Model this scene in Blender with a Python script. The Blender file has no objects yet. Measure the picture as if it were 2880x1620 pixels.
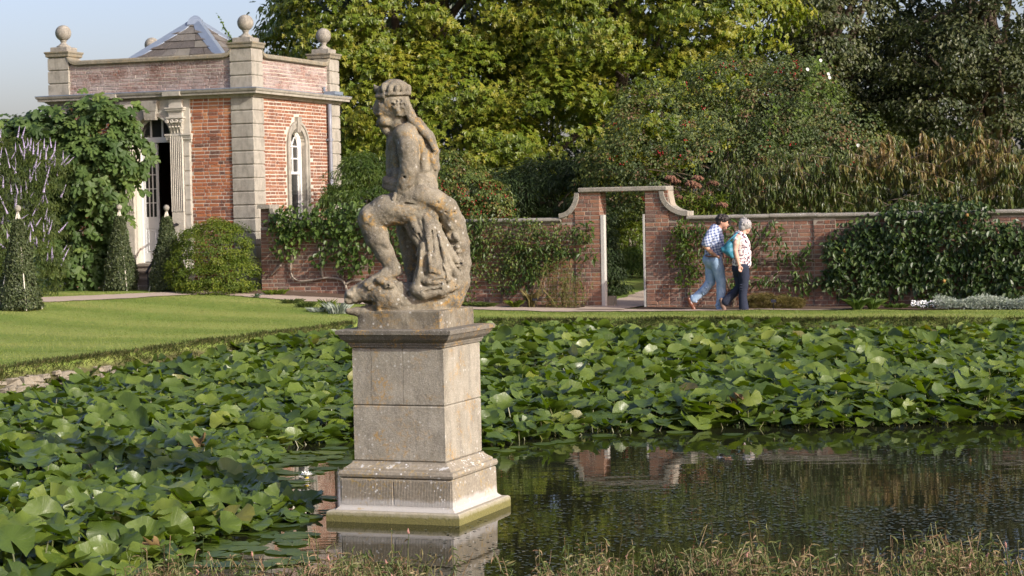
import bpy, math, random
import numpy as np
from mathutils import Matrix, Vector

# ------------------------------------------------------------------ camera, sky, sun, exposure
scene = bpy.context.scene
COL = scene.collection
FPX, PITCH, ROLL, EYE = 5800.0, math.atan(220 / 5800.0), 0.020, 2.4
cF = np.array([0, math.cos(PITCH), -math.sin(PITCH)])
_U = np.array([0, math.sin(PITCH), math.cos(PITCH)])
_R = np.array([1.0, 0, 0])
cU = math.cos(ROLL) * _U + math.sin(ROLL) * _R
cR = math.cos(ROLL) * _R - math.sin(ROLL) * _U
CAM = np.array([0, 0, EYE])
cam_data = bpy.data.cameras.new('camera')
cam = bpy.data.objects.new('camera', cam_data)
COL.objects.link(cam)
cam.matrix_world = Matrix(((cR[0], cU[0], -cF[0], 0), (cR[1], cU[1], -cF[1], 0), (cR[2], cU[2], -cF[2], EYE), (0, 0, 0, 1)))
cam_data.sensor_width = 36.0
cam_data.lens = FPX / 2880 * 36
cam_data.clip_start = 0.1
cam_data.clip_end = 3000
cam_data.dof.use_dof = True
cam_data.dof.focus_distance = 15.9
cam_data.dof.aperture_fstop = 11
scene.camera = cam

SUN_EL, SUN_AZ = math.radians(25), math.atan2(0.765, -0.644)      # azimuth clockwise from +Y
sun_dir = Vector((math.sin(SUN_AZ) * math.cos(SUN_EL), math.cos(SUN_AZ) * math.cos(SUN_EL), math.sin(SUN_EL)))
world = bpy.data.worlds.new('World')
scene.world = world
world.use_nodes = True
wn = world.node_tree.nodes
wl = world.node_tree.links
sky = wn.new('ShaderNodeTexSky')
sky.sky_type = 'NISHITA'
sky.sun_disc = False
sky.sun_elevation = SUN_EL
sky.sun_rotation = SUN_AZ
sky.altitude = 50
sky.air_density = 1.0
sky.dust_density = 3.2
sky.ozone_density = 3.0
bg = wn['Background']
bg.inputs['Strength'].default_value = 0.155
wb = wn.new('ShaderNodeMixRGB')                    # white balance of the photograph
wb.blend_type = 'MULTIPLY'
wb.inputs[0].default_value = 1.0
wb.inputs[2].default_value = (1.13, 0.955, 1.0, 1)
wl.new(sky.outputs[0], wb.inputs[1])
wl.new(wb.outputs[0], bg.inputs['Color'])
sun = bpy.data.lights.new('sun', 'SUN')
sun.energy = 4.0
sun.angle = math.radians(0.55)
sun.color = (1.0, 0.945, 0.85)
sun_o = bpy.data.objects.new('sun', sun)
COL.objects.link(sun_o)
sun_o.rotation_euler = sun_dir.to_track_quat('Z', 'Y').to_euler()
sun_o.location = (20, -20, 30)
vs = scene.view_settings
vs.view_transform = 'Standard'
vs.look = 'None'
vs.exposure = 0.56
vs.gamma = 1.0
vs.use_curve_mapping = False
scene.cycles.use_denoising = True
scene.cycles.max_bounces = 8
scene.cycles.transparent_max_bounces = 8
scene.cycles.caustics_reflective = False
scene.cycles.caustics_refractive = False

# ------------------------------------------------------------------ helpers
rng = np.random.default_rng(11)
random.seed(5)

def ray(px, py):
    d = cF + cR * ((px - 1440) / FPX) + cU * ((810 - py) / FPX)
    return d

def P(px, py, Y):
    """point of the place that lies at distance Y on the line of sight of photo position px, py"""
    d = ray(px, py)
    return CAM + d * (Y / d[1])

def G(px, py, z):
    d = ray(px, py)
    return CAM + d * ((z - EYE) / d[2])

def proj(p):
    p = np.asarray(p, float) - CAM
    w = p @ cF
    return np.stack([1440 + FPX * (p @ cR) / w, 810 - FPX * (p @ cU) / w], -1)

def sstep(a, b, x):
    t = np.clip((np.asarray(x, float) - a) / (b - a), 0, 1)
    return t * t * (3 - 2 * t)

def vnoise(p, seed=0):
    """smooth value noise in 0..1 at points p (n,3)"""
    p = np.asarray(p, float)
    i = np.floor(p).astype(np.int64)
    f = p - i
    f = f * f * (3 - 2 * f)
    out = np.zeros(p.shape[:-1])
    for dx in (0, 1):
        for dy in (0, 1):
            for dz in (0, 1):
                h = (i[..., 0] + dx) * 374761393 + (i[..., 1] + dy) * 668265263 + (i[..., 2] + dz) * 1274126177 + seed * 974634777
                h = (h ^ (h >> 13)) * 1274126177
                h = (h ^ (h >> 16)) & 0xFFFF
                w = (f[..., 0] if dx else 1 - f[..., 0]) * (f[..., 1] if dy else 1 - f[..., 1]) * (f[..., 2] if dz else 1 - f[..., 2])
                out = out + w * (h / 65535.0)
    return out

def mesh_np(name, verts, faces, mats, tint=None, midx=None, smooth=False, extra=None):
    """faces: array (n,3) or (n,4), or a list of such arrays, or a list of index lists"""
    me = bpy.data.meshes.new(name)
    verts = np.asarray(verts, np.float32).reshape(-1, 3)
    if isinstance(faces, np.ndarray):
        faces = [faces]
    if len(faces) and isinstance(faces[0], np.ndarray) and faces[0].ndim == 2:
        loops = np.concatenate([f.ravel() for f in faces]).astype(np.int32)
        tot = np.concatenate([np.full(len(f), f.shape[1]) for f in faces]).astype(np.int32)
    else:
        loops = np.array([i for f in faces for i in f], np.int32)
        tot = np.array([len(f) for f in faces], np.int32)
    start = np.concatenate([[0], np.cumsum(tot)[:-1]]).astype(np.int32)
    me.vertices.add(len(verts))
    me.vertices.foreach_set('co', verts.ravel())
    me.loops.add(len(loops))
    me.loops.foreach_set('vertex_index', loops)
    me.polygons.add(len(tot))
    me.polygons.foreach_set('loop_start', start)
    me.polygons.foreach_set('loop_total', tot)
    if midx is not None:
        me.polygons.foreach_set('material_index', np.asarray(midx, np.int32))
    me.polygons.foreach_set('use_smooth', np.full(len(tot), bool(smooth)))
    if tint is not None:
        a = me.attributes.new('tint', 'FLOAT', 'POINT')
        a.data.foreach_set('value', np.asarray(tint, np.float32))
    for k, v in (extra or {}).items():
        a = me.attributes.new(k, 'FLOAT', 'POINT')
        a.data.foreach_set('value', np.asarray(v, np.float32))
    for m in (mats if isinstance(mats, (list, tuple)) else [mats]):
        me.materials.append(m)
    me.update(calc_edges=True)
    return me

def link(name, me, parent=None):
    o = bpy.data.objects.new(name, me)
    COL.objects.link(o)
    if parent is not None:
        o.parent = parent
        l = parent.location
        if parent.type == 'EMPTY' and parent.parent is None:
            o.matrix_parent_inverse = Matrix.Translation((-l[0], -l[1], -l[2]))
    return o

def tag(o, label=None, cat=None, group=None, kind=None):
    if label: o['label'] = label
    if cat: o['category'] = cat
    if group: o['group'] = group
    if kind: o['kind'] = kind
    return o

def thing(name, label, cat, loc, group=None):
    o = bpy.data.objects.new(name, None)
    o.empty_display_size = 0.2
    COL.objects.link(o)
    o.location = [float(v) for v in loc]
    return tag(o, label, cat, group)

class MB:
    """collects shapes for one mesh"""
    def __init__(s):
        s.v, s.f, s.t = [], [], []
        s.n = 0
    def add(s, v, f, t=0.5):
        v = np.asarray(v, float).reshape(-1, 3)
        for q in f:
            s.f.append([int(i) + s.n for i in q])
        s.v.append(v)
        s.t.append(np.full(len(v), t) if np.isscalar(t) else np.asarray(t, float))
        s.n += len(v)
        return s
    def box(s, a, b, X=None, t=0.5):
        """axis box a..b, mapped by X (function on (n,3))"""
        x0, y0, z0 = a; x1, y1, z1 = b
        v = np.array([[x0, y0, z0], [x1, y0, z0], [x1, y1, z0], [x0, y1, z0], [x0, y0, z1], [x1, y0, z1], [x1, y1, z1], [x0, y1, z1]], float)
        if X is not None: v = X(v)
        return s.add(v, [(0, 3, 2, 1), (4, 5, 6, 7), (0, 1, 5, 4), (1, 2, 6, 5), (2, 3, 7, 6), (3, 0, 4, 7)], t)
    def tube(s, pts, rad, seg=8, t=0.5, cap=True):
        pts = np.asarray(pts, float)
        rad = np.full(len(pts), rad) if np.isscalar(rad) else np.asarray(rad, float)
        V = []
        tan = np.gradient(pts, axis=0)
        up = np.array([0.13, 0.31, 0.94])
        a = np.linspace(0, 2 * math.pi, seg, endpoint=False)
        for p, d, r in zip(pts, tan, rad):
            d = d / (np.linalg.norm(d) + 1e-9)
            e1 = np.cross(d, up)
            if np.linalg.norm(e1) < 1e-3: e1 = np.cross(d, [1, 0, 0])
            e1 /= np.linalg.norm(e1)
            e2 = np.cross(d, e1)
            V.append(p + r * (np.cos(a)[:, None] * e1 + np.sin(a)[:, None] * e2))
        f = []
        for i in range(len(pts) - 1):
            for j in range(seg):
                k = (j + 1) % seg
                f.append((i * seg + j, i * seg + k, (i + 1) * seg + k, (i + 1) * seg + j))
        if cap:
            f.append(tuple(range(seg))[::-1])
            f.append(tuple((len(pts) - 1) * seg + j for j in range(seg)))
        return s.add(np.concatenate(V), f, t)
    def lathe(s, prof, c, seg=20, t=0.5):
        """profile [(r,z)] turned round the vertical through c"""
        a = np.linspace(0, 2 * math.pi, seg, endpoint=False)
        V = [np.stack([c[0] + r * np.cos(a), c[1] + r * np.sin(a), np.full(seg, c[2] + z)], -1) for r, z in prof]
        f = []
        for i in range(len(prof) - 1):
            for j in range(seg):
                k = (j + 1) % seg
                f.append((i * seg + j, i * seg + k, (i + 1) * seg + k, (i + 1) * seg + j))
        f.append(tuple(range(seg))[::-1])
        f.append(tuple((len(prof) - 1) * seg + j for j in range(seg)))
        return s.add(np.concatenate(V), f, t)
    def loft(s, rings, closed=True, t=0.5, caps=True):
        """list of equally long point rings"""
        n = len(rings[0])
        f = []
        for i in range(len(rings) - 1):
            for j in range(n if closed else n - 1):
                k = (j + 1) % n
                f.append((i * n + j, i * n + k, (i + 1) * n + k, (i + 1) * n + j))
        if caps and closed:
            f.append(tuple(range(n))[::-1])
            f.append(tuple((len(rings) - 1) * n + j for j in range(n)))
        return s.add(np.concatenate([np.asarray(r, float) for r in rings]), f, t)
    def mesh(s, name, mat, smooth=False):
        return mesh_np(name, np.concatenate(s.v), s.f, mat, tint=np.concatenate(s.t), smooth=smooth)
    def build(s, name, mat, parent=None, smooth=False):
        return link(name, s.mesh(name, mat, smooth), parent)

# ------------------------------------------------------------------ materials
class NT:
    def __init__(s, name):
        s.m = bpy.data.materials.new(name)
        s.m.use_nodes = True
        s.t = s.m.node_tree
        s.b = s.t.nodes['Principled BSDF']
        s.out = s.t.nodes['Material Output']
    def n(s, typ, **kw):
        nd = s.t.nodes.new('ShaderNode' + typ)
        for k, v in kw.items():
            setattr(nd, k, v)
        return nd
    def l(s, a, b):
        s.t.links.new(a, b)
    def pos(s, scale=(1, 1, 1), coord='pos'):
        if coord == 'pos':
            g = s.n('NewGeometry').outputs['Position']
        else:
            g = s.n('TexCoord').outputs['Object']
        m = s.n('Mapping')
        m.inputs['Scale'].default_value = scale
        s.l(g, m.inputs['Vector'])
        return m.outputs[0]
    def noise(s, scale, detail=4, rough=0.55, vec=None, dist=0):
        nd = s.n('TexNoise')
        nd.inputs['Scale'].default_value = scale
        nd.inputs['Detail'].default_value = detail
        nd.inputs['Roughness'].default_value = rough
        nd.inputs['Distortion'].default_value = dist
        s.l(vec if vec is not None else s.pos(), nd.inputs['Vector'])
        return nd.outputs['Fac']
    def vor(s, scale, vec=None, feature='F1', out='Distance', rnd=1.0):
        nd = s.n('TexVoronoi', feature=feature)
        nd.inputs['Scale'].default_value = scale
        nd.inputs['Randomness'].default_value = rnd
        s.l(vec if vec is not None else s.pos(), nd.inputs['Vector'])
        return nd.outputs[out]
    def ramp(s, fac, stops, interp='LINEAR'):
        r = s.n('ValToRGB')
        r.color_ramp.interpolation = interp
        e = r.color_ramp.elements
        while len(e) < len(stops): e.new(0.5)
        for q, (p, c) in zip(e, stops):
            q.position = p
            q.color = (c, c, c, 1) if np.isscalar(c) else (*c, 1)
        s.l(fac, r.inputs[0])
        return r.outputs[0]
    def mix(s, fac, a, b, mode='MIX'):
        m = s.n('MixRGB', blend_type=mode)
        for k, v in enumerate((fac, a, b)):
            sock = m.inputs[k]
            if hasattr(v, 'is_linked'): s.l(v, sock)
            elif np.isscalar(v): sock.default_value = v if k == 0 else (v, v, v, 1)
            else: sock.default_value = (*v, 1)
        return m.outputs[0]
    def math(s, op, a, b=0.0, clamp=False):
        m = s.n('Math', operation=op, use_clamp=clamp)
        for sock, v in ((m.inputs[0], a), (m.inputs[1], b)):
            if hasattr(v, 'is_linked'): s.l(v, sock)
            else: sock.default_value = v
        return m.outputs[0]
    def sep(s, vec):
        x = s.n('SeparateXYZ')
        s.l(vec, x.inputs[0])
        return x.outputs
    def attr(s, name):
        a = s.n('Attribute', attribute_name=name)
        return a.outputs['Fac']
    def bump(s, h, strength=0.5, dist=0.01):
        b = s.n('Bump')
        b.inputs['Strength'].default_value = strength
        b.inputs['Distance'].default_value = dist
        s.l(h, b.inputs['Height'])
        s.l(b.outputs[0], s.b.inputs['Normal'])
        return s
    def set(s, color=None, rough=None, spec=None, metal=None):
        if color is not None:
            if hasattr(color, 'is_linked'): s.l(color, s.b.inputs['Base Color'])
            else: s.b.inputs['Base Color'].default_value = (*color, 1)
        if rough is not None:
            if hasattr(rough, 'is_linked'): s.l(rough, s.b.inputs['Roughness'])
            else: s.b.inputs['Roughness'].default_value = rough
        if spec is not None: s.b.inputs['Specular IOR Level'].default_value = spec
        if metal is not None: s.b.inputs['Metallic'].default_value = metal
        return s

def plain(name, color, rough=0.6, spec=0.3, metal=0.0, var=0.12, scale=25.0, bump=0.15):
    n = NT(name)
    f = n.noise(scale, 5, 0.6)
    c = n.mix(f, [v * (1 - var) for v in color], [min(1, v * (1 + var)) for v in color])
    n.set(c, rough, spec, metal)
    if bump: n.bump(f, bump, 0.01)
    return n.m

def leafmat(name, stops, rough=0.45, trans=0.35, spec=0.4, tcol=(1.15, 1.2, 0.45), veins=False):
    n = NT(name)
    t = n.attr('tint')
    c = n.ramp(t, stops)
    c = n.mix(n.math('MULTIPLY', n.noise(9, 3), 0.5), c, [v * 0.55 for v in stops[0][1]])
    if veins:
        n.b.inputs['Coat Weight'].default_value = 0.12
        n.b.inputs['Coat Roughness'].default_value = 0.30
        a = n.math('MULTIPLY', n.attr('ang'), 11.0)
        v = n.math('ABSOLUTE', n.math('SINE', a))
        v = n.ramp(v, [(0.0, 1.0), (0.16, 0.0)])
        c = n.mix(n.math('MULTIPLY', v, 0.22), c, (0.20, 0.26, 0.08))
        h = n.math('ADD', n.math('MULTIPLY', v, -0.6), n.noise(28, 3))
        n.bump(h, 0.35, 0.012)
        n.l(n.ramp(n.noise(6, 3), [(0.3, max(0.05, rough - 0.08)), (0.7, rough + 0.12)]), n.b.inputs['Roughness'])
        n.set(c, None, spec)
    else:
        n.set(c, rough, spec)
    if trans > 0:
        tr = n.n('BsdfTranslucent')
        n.l(n.mix(1.0, c, tcol, 'MULTIPLY'), tr.inputs['Color'])
        mx = n.n('MixShader')
        mx.inputs[0].default_value = trans
        n.l(n.b.outputs[0], mx.inputs[1])
        n.l(tr.outputs[0], mx.inputs[2])
        n.l(mx.outputs[0], n.out.inputs['Surface'])
    return n.m

def brickmat(name, stops, bloom=0.0, dark=0.35):
    n = NT(name)
    c = n.ramp(n.attr('tint'), stops)
    f = n.noise(18, 6, 0.65)
    c = n.mix(n.ramp(f, [(0.35, 0.0), (0.75, dark)]), c, (0.09, 0.065, 0.05))
    c = n.mix(n.ramp(n.noise(60, 3), [(0.45, 0.0), (0.7, 0.30)]), c, (0.42, 0.30, 0.22))
    if bloom:
        c = n.mix(n.ramp(n.noise(1.7, 6, 0.7, n.pos((1, 1, 2.2))), [(0.36, 0.0), (0.62, bloom)]), c, (0.36, 0.305, 0.28))
        c = n.mix(n.ramp(n.noise(26, 5, 0.7), [(0.46, 0.0), (0.66, bloom * 0.8)]), c, (0.44, 0.395, 0.37))
    n.set(c, 0.9, 0.15)
    n.bump(n.noise(55, 5, 0.7), 0.6, 0.006)
    return n.m

def stonemat(name, a, b, grime=0.5, lichen=0.0, orange=0.0, scale=1.0, speck=0.0, bump=0.5, streak=0.0):
    n = NT(name)
    c = n.mix(n.ramp(n.noise(3.5 * scale, 7, 0.62), [(0.32, 0.0), (0.70, 1.0)]), a, b)
    g = n.noise(6 * scale, 8, 0.7, n.pos((1, 1, 0.55)))
    c = n.mix(n.ramp(g, [(0.47, 0.0), (0.68, grime)]), c, (0.085, 0.075, 0.058))
    if streak:
        c = n.mix(n.ramp(n.noise(7 * scale, 6, 0.65, n.pos((1, 1, 0.16))), [(0.5, 0.0), (0.72, streak)]), c, (0.06, 0.055, 0.045))
    if speck:
        c = n.mix(n.ramp(n.noise(75 * scale, 4, 0.75), [(0.50, 0.0), (0.66, speck)]), c, (0.55, 0.53, 0.47))
        c = n.mix(n.ramp(n.noise(110 * scale, 3, 0.7), [(0.54, 0.0), (0.70, speck)]), c, (0.08, 0.07, 0.055))
    if lichen:
        w = n.math('MULTIPLY', n.ramp(n.vor(16 * scale), [(0.16, 1.0), (0.24, 0.0)]), n.ramp(n.noise(4.0 * scale, 3), [(0.50, 0.0), (0.60, lichen)]))
        c = n.mix(w, c, (0.60, 0.60, 0.55))
    if orange:
        o = n.math('MULTIPLY', n.ramp(n.noise(22 * scale, 5, 0.7), [(0.48, 0.0), (0.60, 1.0)]), n.ramp(n.noise(3.2 * scale, 3, 0.5, n.pos((1, 1, 1.3))), [(0.50, 0.0), (0.64, orange)]))
        c = n.mix(o, c, (0.40, 0.23, 0.045))
    n.set(c, 0.92, 0.12)
    h = n.math('ADD', n.noise(28 * scale, 7, 0.7), n.math('MULTIPLY', n.noise(130 * scale, 3), 0.4))
    n.bump(h, bump, 0.010)
    return n.m

M = {}
M['ashlar'] = stonemat('cream_limestone', (0.357, 0.332, 0.274), (0.284, 0.262, 0.217), 0.50, 0.15, 0.05, 1.3, 0.35, 0.45, 0.35)
M['trim'] = stonemat('pale_carved_limestone', (0.503, 0.475, 0.404), (0.399, 0.370, 0.307), 0.15, 0, 0, 1.6, 0.15, 0.25)
M['coping'] = stonemat('lichened_coping_stone', (0.231, 0.204, 0.143), (0.163, 0.146, 0.102), 0.55, 0.5, 0.35, 1.7, 0.5, 0.6)
M['wallcap'] = stonemat('grey_coping_stone', (0.306, 0.281, 0.230), (0.187, 0.174, 0.140), 0.5, 0.8, 0.05, 1.5, 0.4, 0.6)
M['finial'] = stonemat('speckled_finial_stone', (0.30, 0.275, 0.225), (0.17, 0.155, 0.125), 0.75, 0.8, 0.05, 2.6, 0.85, 0.6)
M['statue'] = stonemat('weathered_statue_stone', (0.270, 0.240, 0.175), (0.130, 0.113, 0.080), 0.80, 0.45, 0.60, 1.25, 0.25, 0.6, 0.8)
M['shaft'] = stonemat('pedestal_stone', (0.345, 0.318, 0.250), (0.235, 0.214, 0.162), 0.45, 0.45, 0.62, 1.4, 0.45, 0.55, 0.45)
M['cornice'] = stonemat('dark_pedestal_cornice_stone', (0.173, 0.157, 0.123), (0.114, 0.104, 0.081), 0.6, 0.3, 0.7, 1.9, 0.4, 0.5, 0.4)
M['rubble'] = stonemat('pond_edge_stone', (0.258, 0.224, 0.168), (0.179, 0.157, 0.112), 0.5, 0.3, 0.1, 1.5, 0.3, 0.7)
M['step'] = stonemat('worn_step_stone', (0.320, 0.272, 0.216), (0.224, 0.184, 0.144), 0.5, 0.1, 0.0, 1.5, 0.4, 0.5)
M['brick'] = brickmat('orange_brick', [(0, (0.10, 0.050, 0.038)), (0.22, (0.21, 0.075, 0.043)), (0.5, (0.33, 0.105, 0.045)), (0.8, (0.42, 0.155, 0.06)), (1, (0.46, 0.22, 0.10))], 0, 0.35)
M['brick_sun'] = brickmat('salmon_brick', [(0, (0.13, 0.046, 0.027)), (0.5, (0.225, 0.077, 0.036)), (1, (0.30, 0.125, 0.058))], 0.08, 0.32)
M['brick_old'] = brickmat('bleached_parapet_brick', [(0, (0.085, 0.045, 0.038)), (0.5, (0.165, 0.070, 0.050)), (1, (0.25, 0.12, 0.085))], 0.78, 0.40)
M['brick_wall'] = brickmat('garden_wall_brick', [(0, (0.075, 0.042, 0.034)), (0.25, (0.14, 0.062, 0.040)), (0.6, (0.225, 0.085, 0.045)), (1, (0.30, 0.135, 0.065))], 0.14, 0.5)
M['mortar'] = plain('lime_mortar', (0.50, 0.45, 0.37), 0.95, 0.1, 0, 0.3, 14, 0.3)
M['mortar_wall'] = plain('grey_lime_mortar', (0.30, 0.26, 0.205), 0.95, 0.1, 0, 0.45, 9, 0.4)
M['lead'] = plain('sheet_lead', (0.21, 0.255, 0.315), 0.42, 0.6, 0.25, 0.2, 6, 0.25)
M['leadpipe'] = plain('lead_pipe', (0.20, 0.21, 0.24), 0.5, 0.5, 0.2, 0.35, 12, 0.3)
for _k, (_a, _b) in enumerate((((0.150, 0.138, 0.118), (0.105, 0.097, 0.086)), ((0.095, 0.082, 0.072), (0.066, 0.058, 0.054)), ((0.19, 0.175, 0.14), (0.13, 0.122, 0.10)))):
    M['slate' + 'abc'[_k]] = stonemat('stone_slate', _a, _b, 0.35, 0.2, 0.05, 1.5, 0.3, 0.5)
M['white'] = plain('white_gloss_paint', (0.78, 0.77, 0.72), 0.35, 0.4, 0, 0.04, 30, 0.05)
M['doorpaint'] = plain('grey_white_door_paint', (0.60, 0.61, 0.60), 0.4, 0.4, 0, 0.05, 20, 0.05)
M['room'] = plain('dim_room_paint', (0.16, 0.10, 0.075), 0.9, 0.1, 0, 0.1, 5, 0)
M['black'] = plain('black_iron', (0.02, 0.02, 0.024), 0.35, 0.5, 0.3, 0.1, 20, 0.05)
M['rod'] = plain('pale_metal_rod', (0.62, 0.58, 0.48), 0.5, 0.4, 0.0, 0.2, 20, 0.1)
M['bark'] = plain('brown_bark', (0.115, 0.090, 0.065), 0.9, 0.1, 0, 0.45, 20, 0.8)
M['greybark'] = plain('grey_bark', (0.26, 0.225, 0.18), 0.9, 0.1, 0, 0.35, 22, 0.8)
def glassmat():
    n = NT('window_glass')
    n.set((0.025, 0.028, 0.028), 0.04, 0.9)
    n.bump(n.noise(5, 2), 0.08, 0.02)
    return n.m
M['glass'] = glassmat()

def lawnmat():
    n = NT('mown_lawn')
    p = n.pos()
    x = n.sep(p)
    band = n.math('SINE', n.math('MULTIPLY', n.math('ADD', n.math('MULTIPLY', x[0], 0.42), n.math('MULTIPLY', x[1], 0.90)), 3.1))
    wob = n.math('MULTIPLY', n.math('SUBTRACT', n.noise(0.6, 3), 0.5), 3.0)
    band = n.math('MULTIPLY', n.math('ADD', n.math('ADD', band, wob), 1.0), 0.5, True)
    c = n.mix(n.ramp(band, [(0.25, 0.0), (0.75, 1.0)]), (0.150, 0.215, 0.040), (0.225, 0.275, 0.065))  # mowing stripes: sheen of leaning blades put into the colour
    c = n.mix(n.ramp(n.noise(2.2, 5, 0.65, n.pos((1, 1, 1))), [(0.42, 0.0), (0.72, 0.55)]), c, (0.25, 0.25, 0.070))
    c = n.mix(n.ramp(n.noise(42, 4, 0.7), [(0.42, 0.0), (0.68, 0.4)]), c, (0.075, 0.125, 0.016))
    # bare earth and dead thatch on the steep pond bank
    z = x[2]
    bank = n.ramp(n.math('ADD', z, n.math('MULTIPLY', n.noise(7, 4), 0.12)), [(0.45, 1.0), (0.55, 0.0)])
    soil = n.mix(n.noise(11, 5, 0.7), (0.050, 0.042, 0.022), (0.120, 0.120, 0.045))
    c = n.mix(bank, c, soil)
    n.set(c, 0.85, 0.15)
    n.bump(n.noise(55, 4, 0.7), 0.8, 0.02)
    return n.m
M['lawn'] = lawnmat()
M['gravel'] = plain('pinkish_gravel', (0.40, 0.325, 0.25), 0.95, 0.1, 0, 0.28, 45, 0.6)
M['soil'] = plain('brown_soil', (0.115, 0.080, 0.055), 0.95, 0.1, 0, 0.5, 30, 0.9)
def watermat():
    n = NT('pond_water')
    n.set((0.014, 0.015, 0.008), 0.015, 0.5)
    n.b.inputs['IOR'].default_value = 1.33
    a = n.noise(2.6, 3, 0.5, n.pos((0.55, 1.5, 1)))
    b = n.noise(15, 2, 0.5, n.pos((0.45, 1.4, 1)))
    n.bump(n.math('ADD', n.math('MULTIPLY', a, 1.0), n.math('MULTIPLY', b, 0.04)), 0.035, 0.030)
    return n.m
M['water'] = watermat()

# ------------------------------------------------------------------ leaves
T_RHOMB = (np.array([[0, 0, 0], [.45, -.5, .10], [1, 0, -.06], [.45, .5, .10]]), np.array([[0, 1, 2], [0, 2, 3]]))
T_LOBE = (np.array([[0, 0, 0], [.05, -.5, .04], [.42, -.20, .08], [.62, -.46, .0], [.66, -.16, .06], [1, 0, -.12], [.66, .16, .06], [.62, .46, .0], [.42, .20, .08], [.05, .5, .04]]),
          np.array([[0, 1, 2], [0, 2, 4], [2, 3, 4], [0, 4, 5], [0, 5, 6], [0, 6, 8], [6, 7, 8], [0, 8, 9]]))
T_TRI = (np.array([[0, 0, 0], [.08, -.5, .04], [.46, -.26, .08], [1, 0, -.10], [.46, .26, .08], [.08, .5, .04]]), np.array([[0, 1, 2], [0, 2, 3], [0, 3, 4], [0, 4, 5]]))
T_OVAL = (np.array([[0, 0, 0], [.28, -.42, .09], [.62, -.44, .08], [1, 0, -.06], [.62, .44, .08], [.28, .42, .09]]), np.array([[0, 1, 2], [0, 2, 3], [0, 3, 4], [0, 4, 5]]))
T_LONG = (np.array([[0, 0, 0], [.30, -.5, .10], [.68, -.36, .02], [1, 0, -.20], [.68, .36, .02], [.30, .5, .10], [.5, 0, .0]]),
          np.array([[0, 1, 6], [1, 2, 6], [2, 3, 6], [3, 4, 6], [4, 5, 6], [5, 0, 6]]))
T_FIG = (np.array([[0, 0, 0], [-.06, -.30, .02], [.14, -.50, -.04], [.34, -.34, .04], [.36, -.17, .06], [.58, -.44, -.03], [.78, -.34, -.03], [.66, -.13, .05], [.92, -.14, -.06], [1, 0, -.10],
                   [.92, .14, -.06], [.66, .13, .05], [.78, .34, -.03], [.58, .44, -.03], [.36, .17, .06], [.34, .34, .04], [.14, .50, -.04], [-.06, .30, .02], [.36, 0, -.02]]),
         np.array([[0, 1, 18], [1, 2, 18], [2, 3, 18], [3, 4, 18], [4, 5, 7], [5, 6, 7], [4, 7, 18], [7, 8, 18], [8, 9, 18], [9, 10, 18], [10, 11, 18], [11, 12, 13], [11, 13, 14], [11, 14, 18], [14, 15, 18], [15, 16, 18], [16, 17, 18], [17, 0, 18]]))

def unit(v):
    return v / (np.linalg.norm(v, axis=-1, keepdims=True) + 1e-9)

def leaf_arrays(pos, nrm, tip, L, W, tmpl, tint):
    tv, tf = tmpl
    n = len(pos)
    N = unit(nrm)
    T = unit(tip - N * np.sum(tip * N, -1, keepdims=True))
    B = np.cross(N, T)
    L = np.broadcast_to(L, (n,))[:, None, None]
    W = np.broadcast_to(W, (n,))[:, None, None]
    V = pos[:, None, :] + tv[None, :, 0:1] * L * T[:, None, :] + tv[None, :, 1:2] * W * B[:, None, :] + tv[None, :, 2:3] * L * N[:, None, :]
    F = tf[None] + (np.arange(n) * len(tv))[:, None, None]
    return V.reshape(-1, 3), F.reshape(-1, 3), np.repeat(tint, len(tv))

def leaf_mesh(name, mats, sets):
    """sets: list of leaf_arrays results"""
    V, F, T, n = [], [], [], 0
    for v, f, t in sets:
        V.append(v); F.append(f + n); T.append(t)
        n += len(v)
    return mesh_np(name, np.concatenate(V), np.concatenate(F), mats, tint=np.concatenate(T))

def sphere_dirs(n, r):
    d = r.normal(size=(n, 3))
    return unit(d)

def crown_boughs(ells, spacing, r, front=-0.35, inner=0.0, rough=0.22, freq=0.6, seed=1):
    """bough centres and outward directions over a union of ellipsoids (cx,cy,cz,rx,ry,rz)"""
    C, O = [], []
    E = np.array(ells, float)
    for i, e in enumerate(E):
        area = 4 * math.pi * ((e[3] * e[4]) ** 1.6 / 3 + (e[3] * e[5]) ** 1.6 / 3 + (e[4] * e[5]) ** 1.6 / 3) ** (1 / 1.6)
        n = int(area / spacing ** 2 * 1.15)
        d = sphere_dirs(n, r)
        d = d[(-d[:, 1] > front)]
        k = 1 - inner * r.random(len(d)) ** 2
        p = e[:3] + d * e[3:] * k[:, None]
        p += d * e[3:].mean() * rough * (vnoise(p * freq + i * 7.3, seed)[:, None] - 0.55) * 2
        keep = np.ones(len(p), bool)
        for j, g in enumerate(E):
            if j != i:
                keep &= (((p - g[:3]) / g[3:]) ** 2).sum(1) > 0.62
        nn = unit(d / e[3:])
        C.append(p[keep]); O.append(nn[keep])
    return np.concatenate(C), np.concatenate(O)

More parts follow.
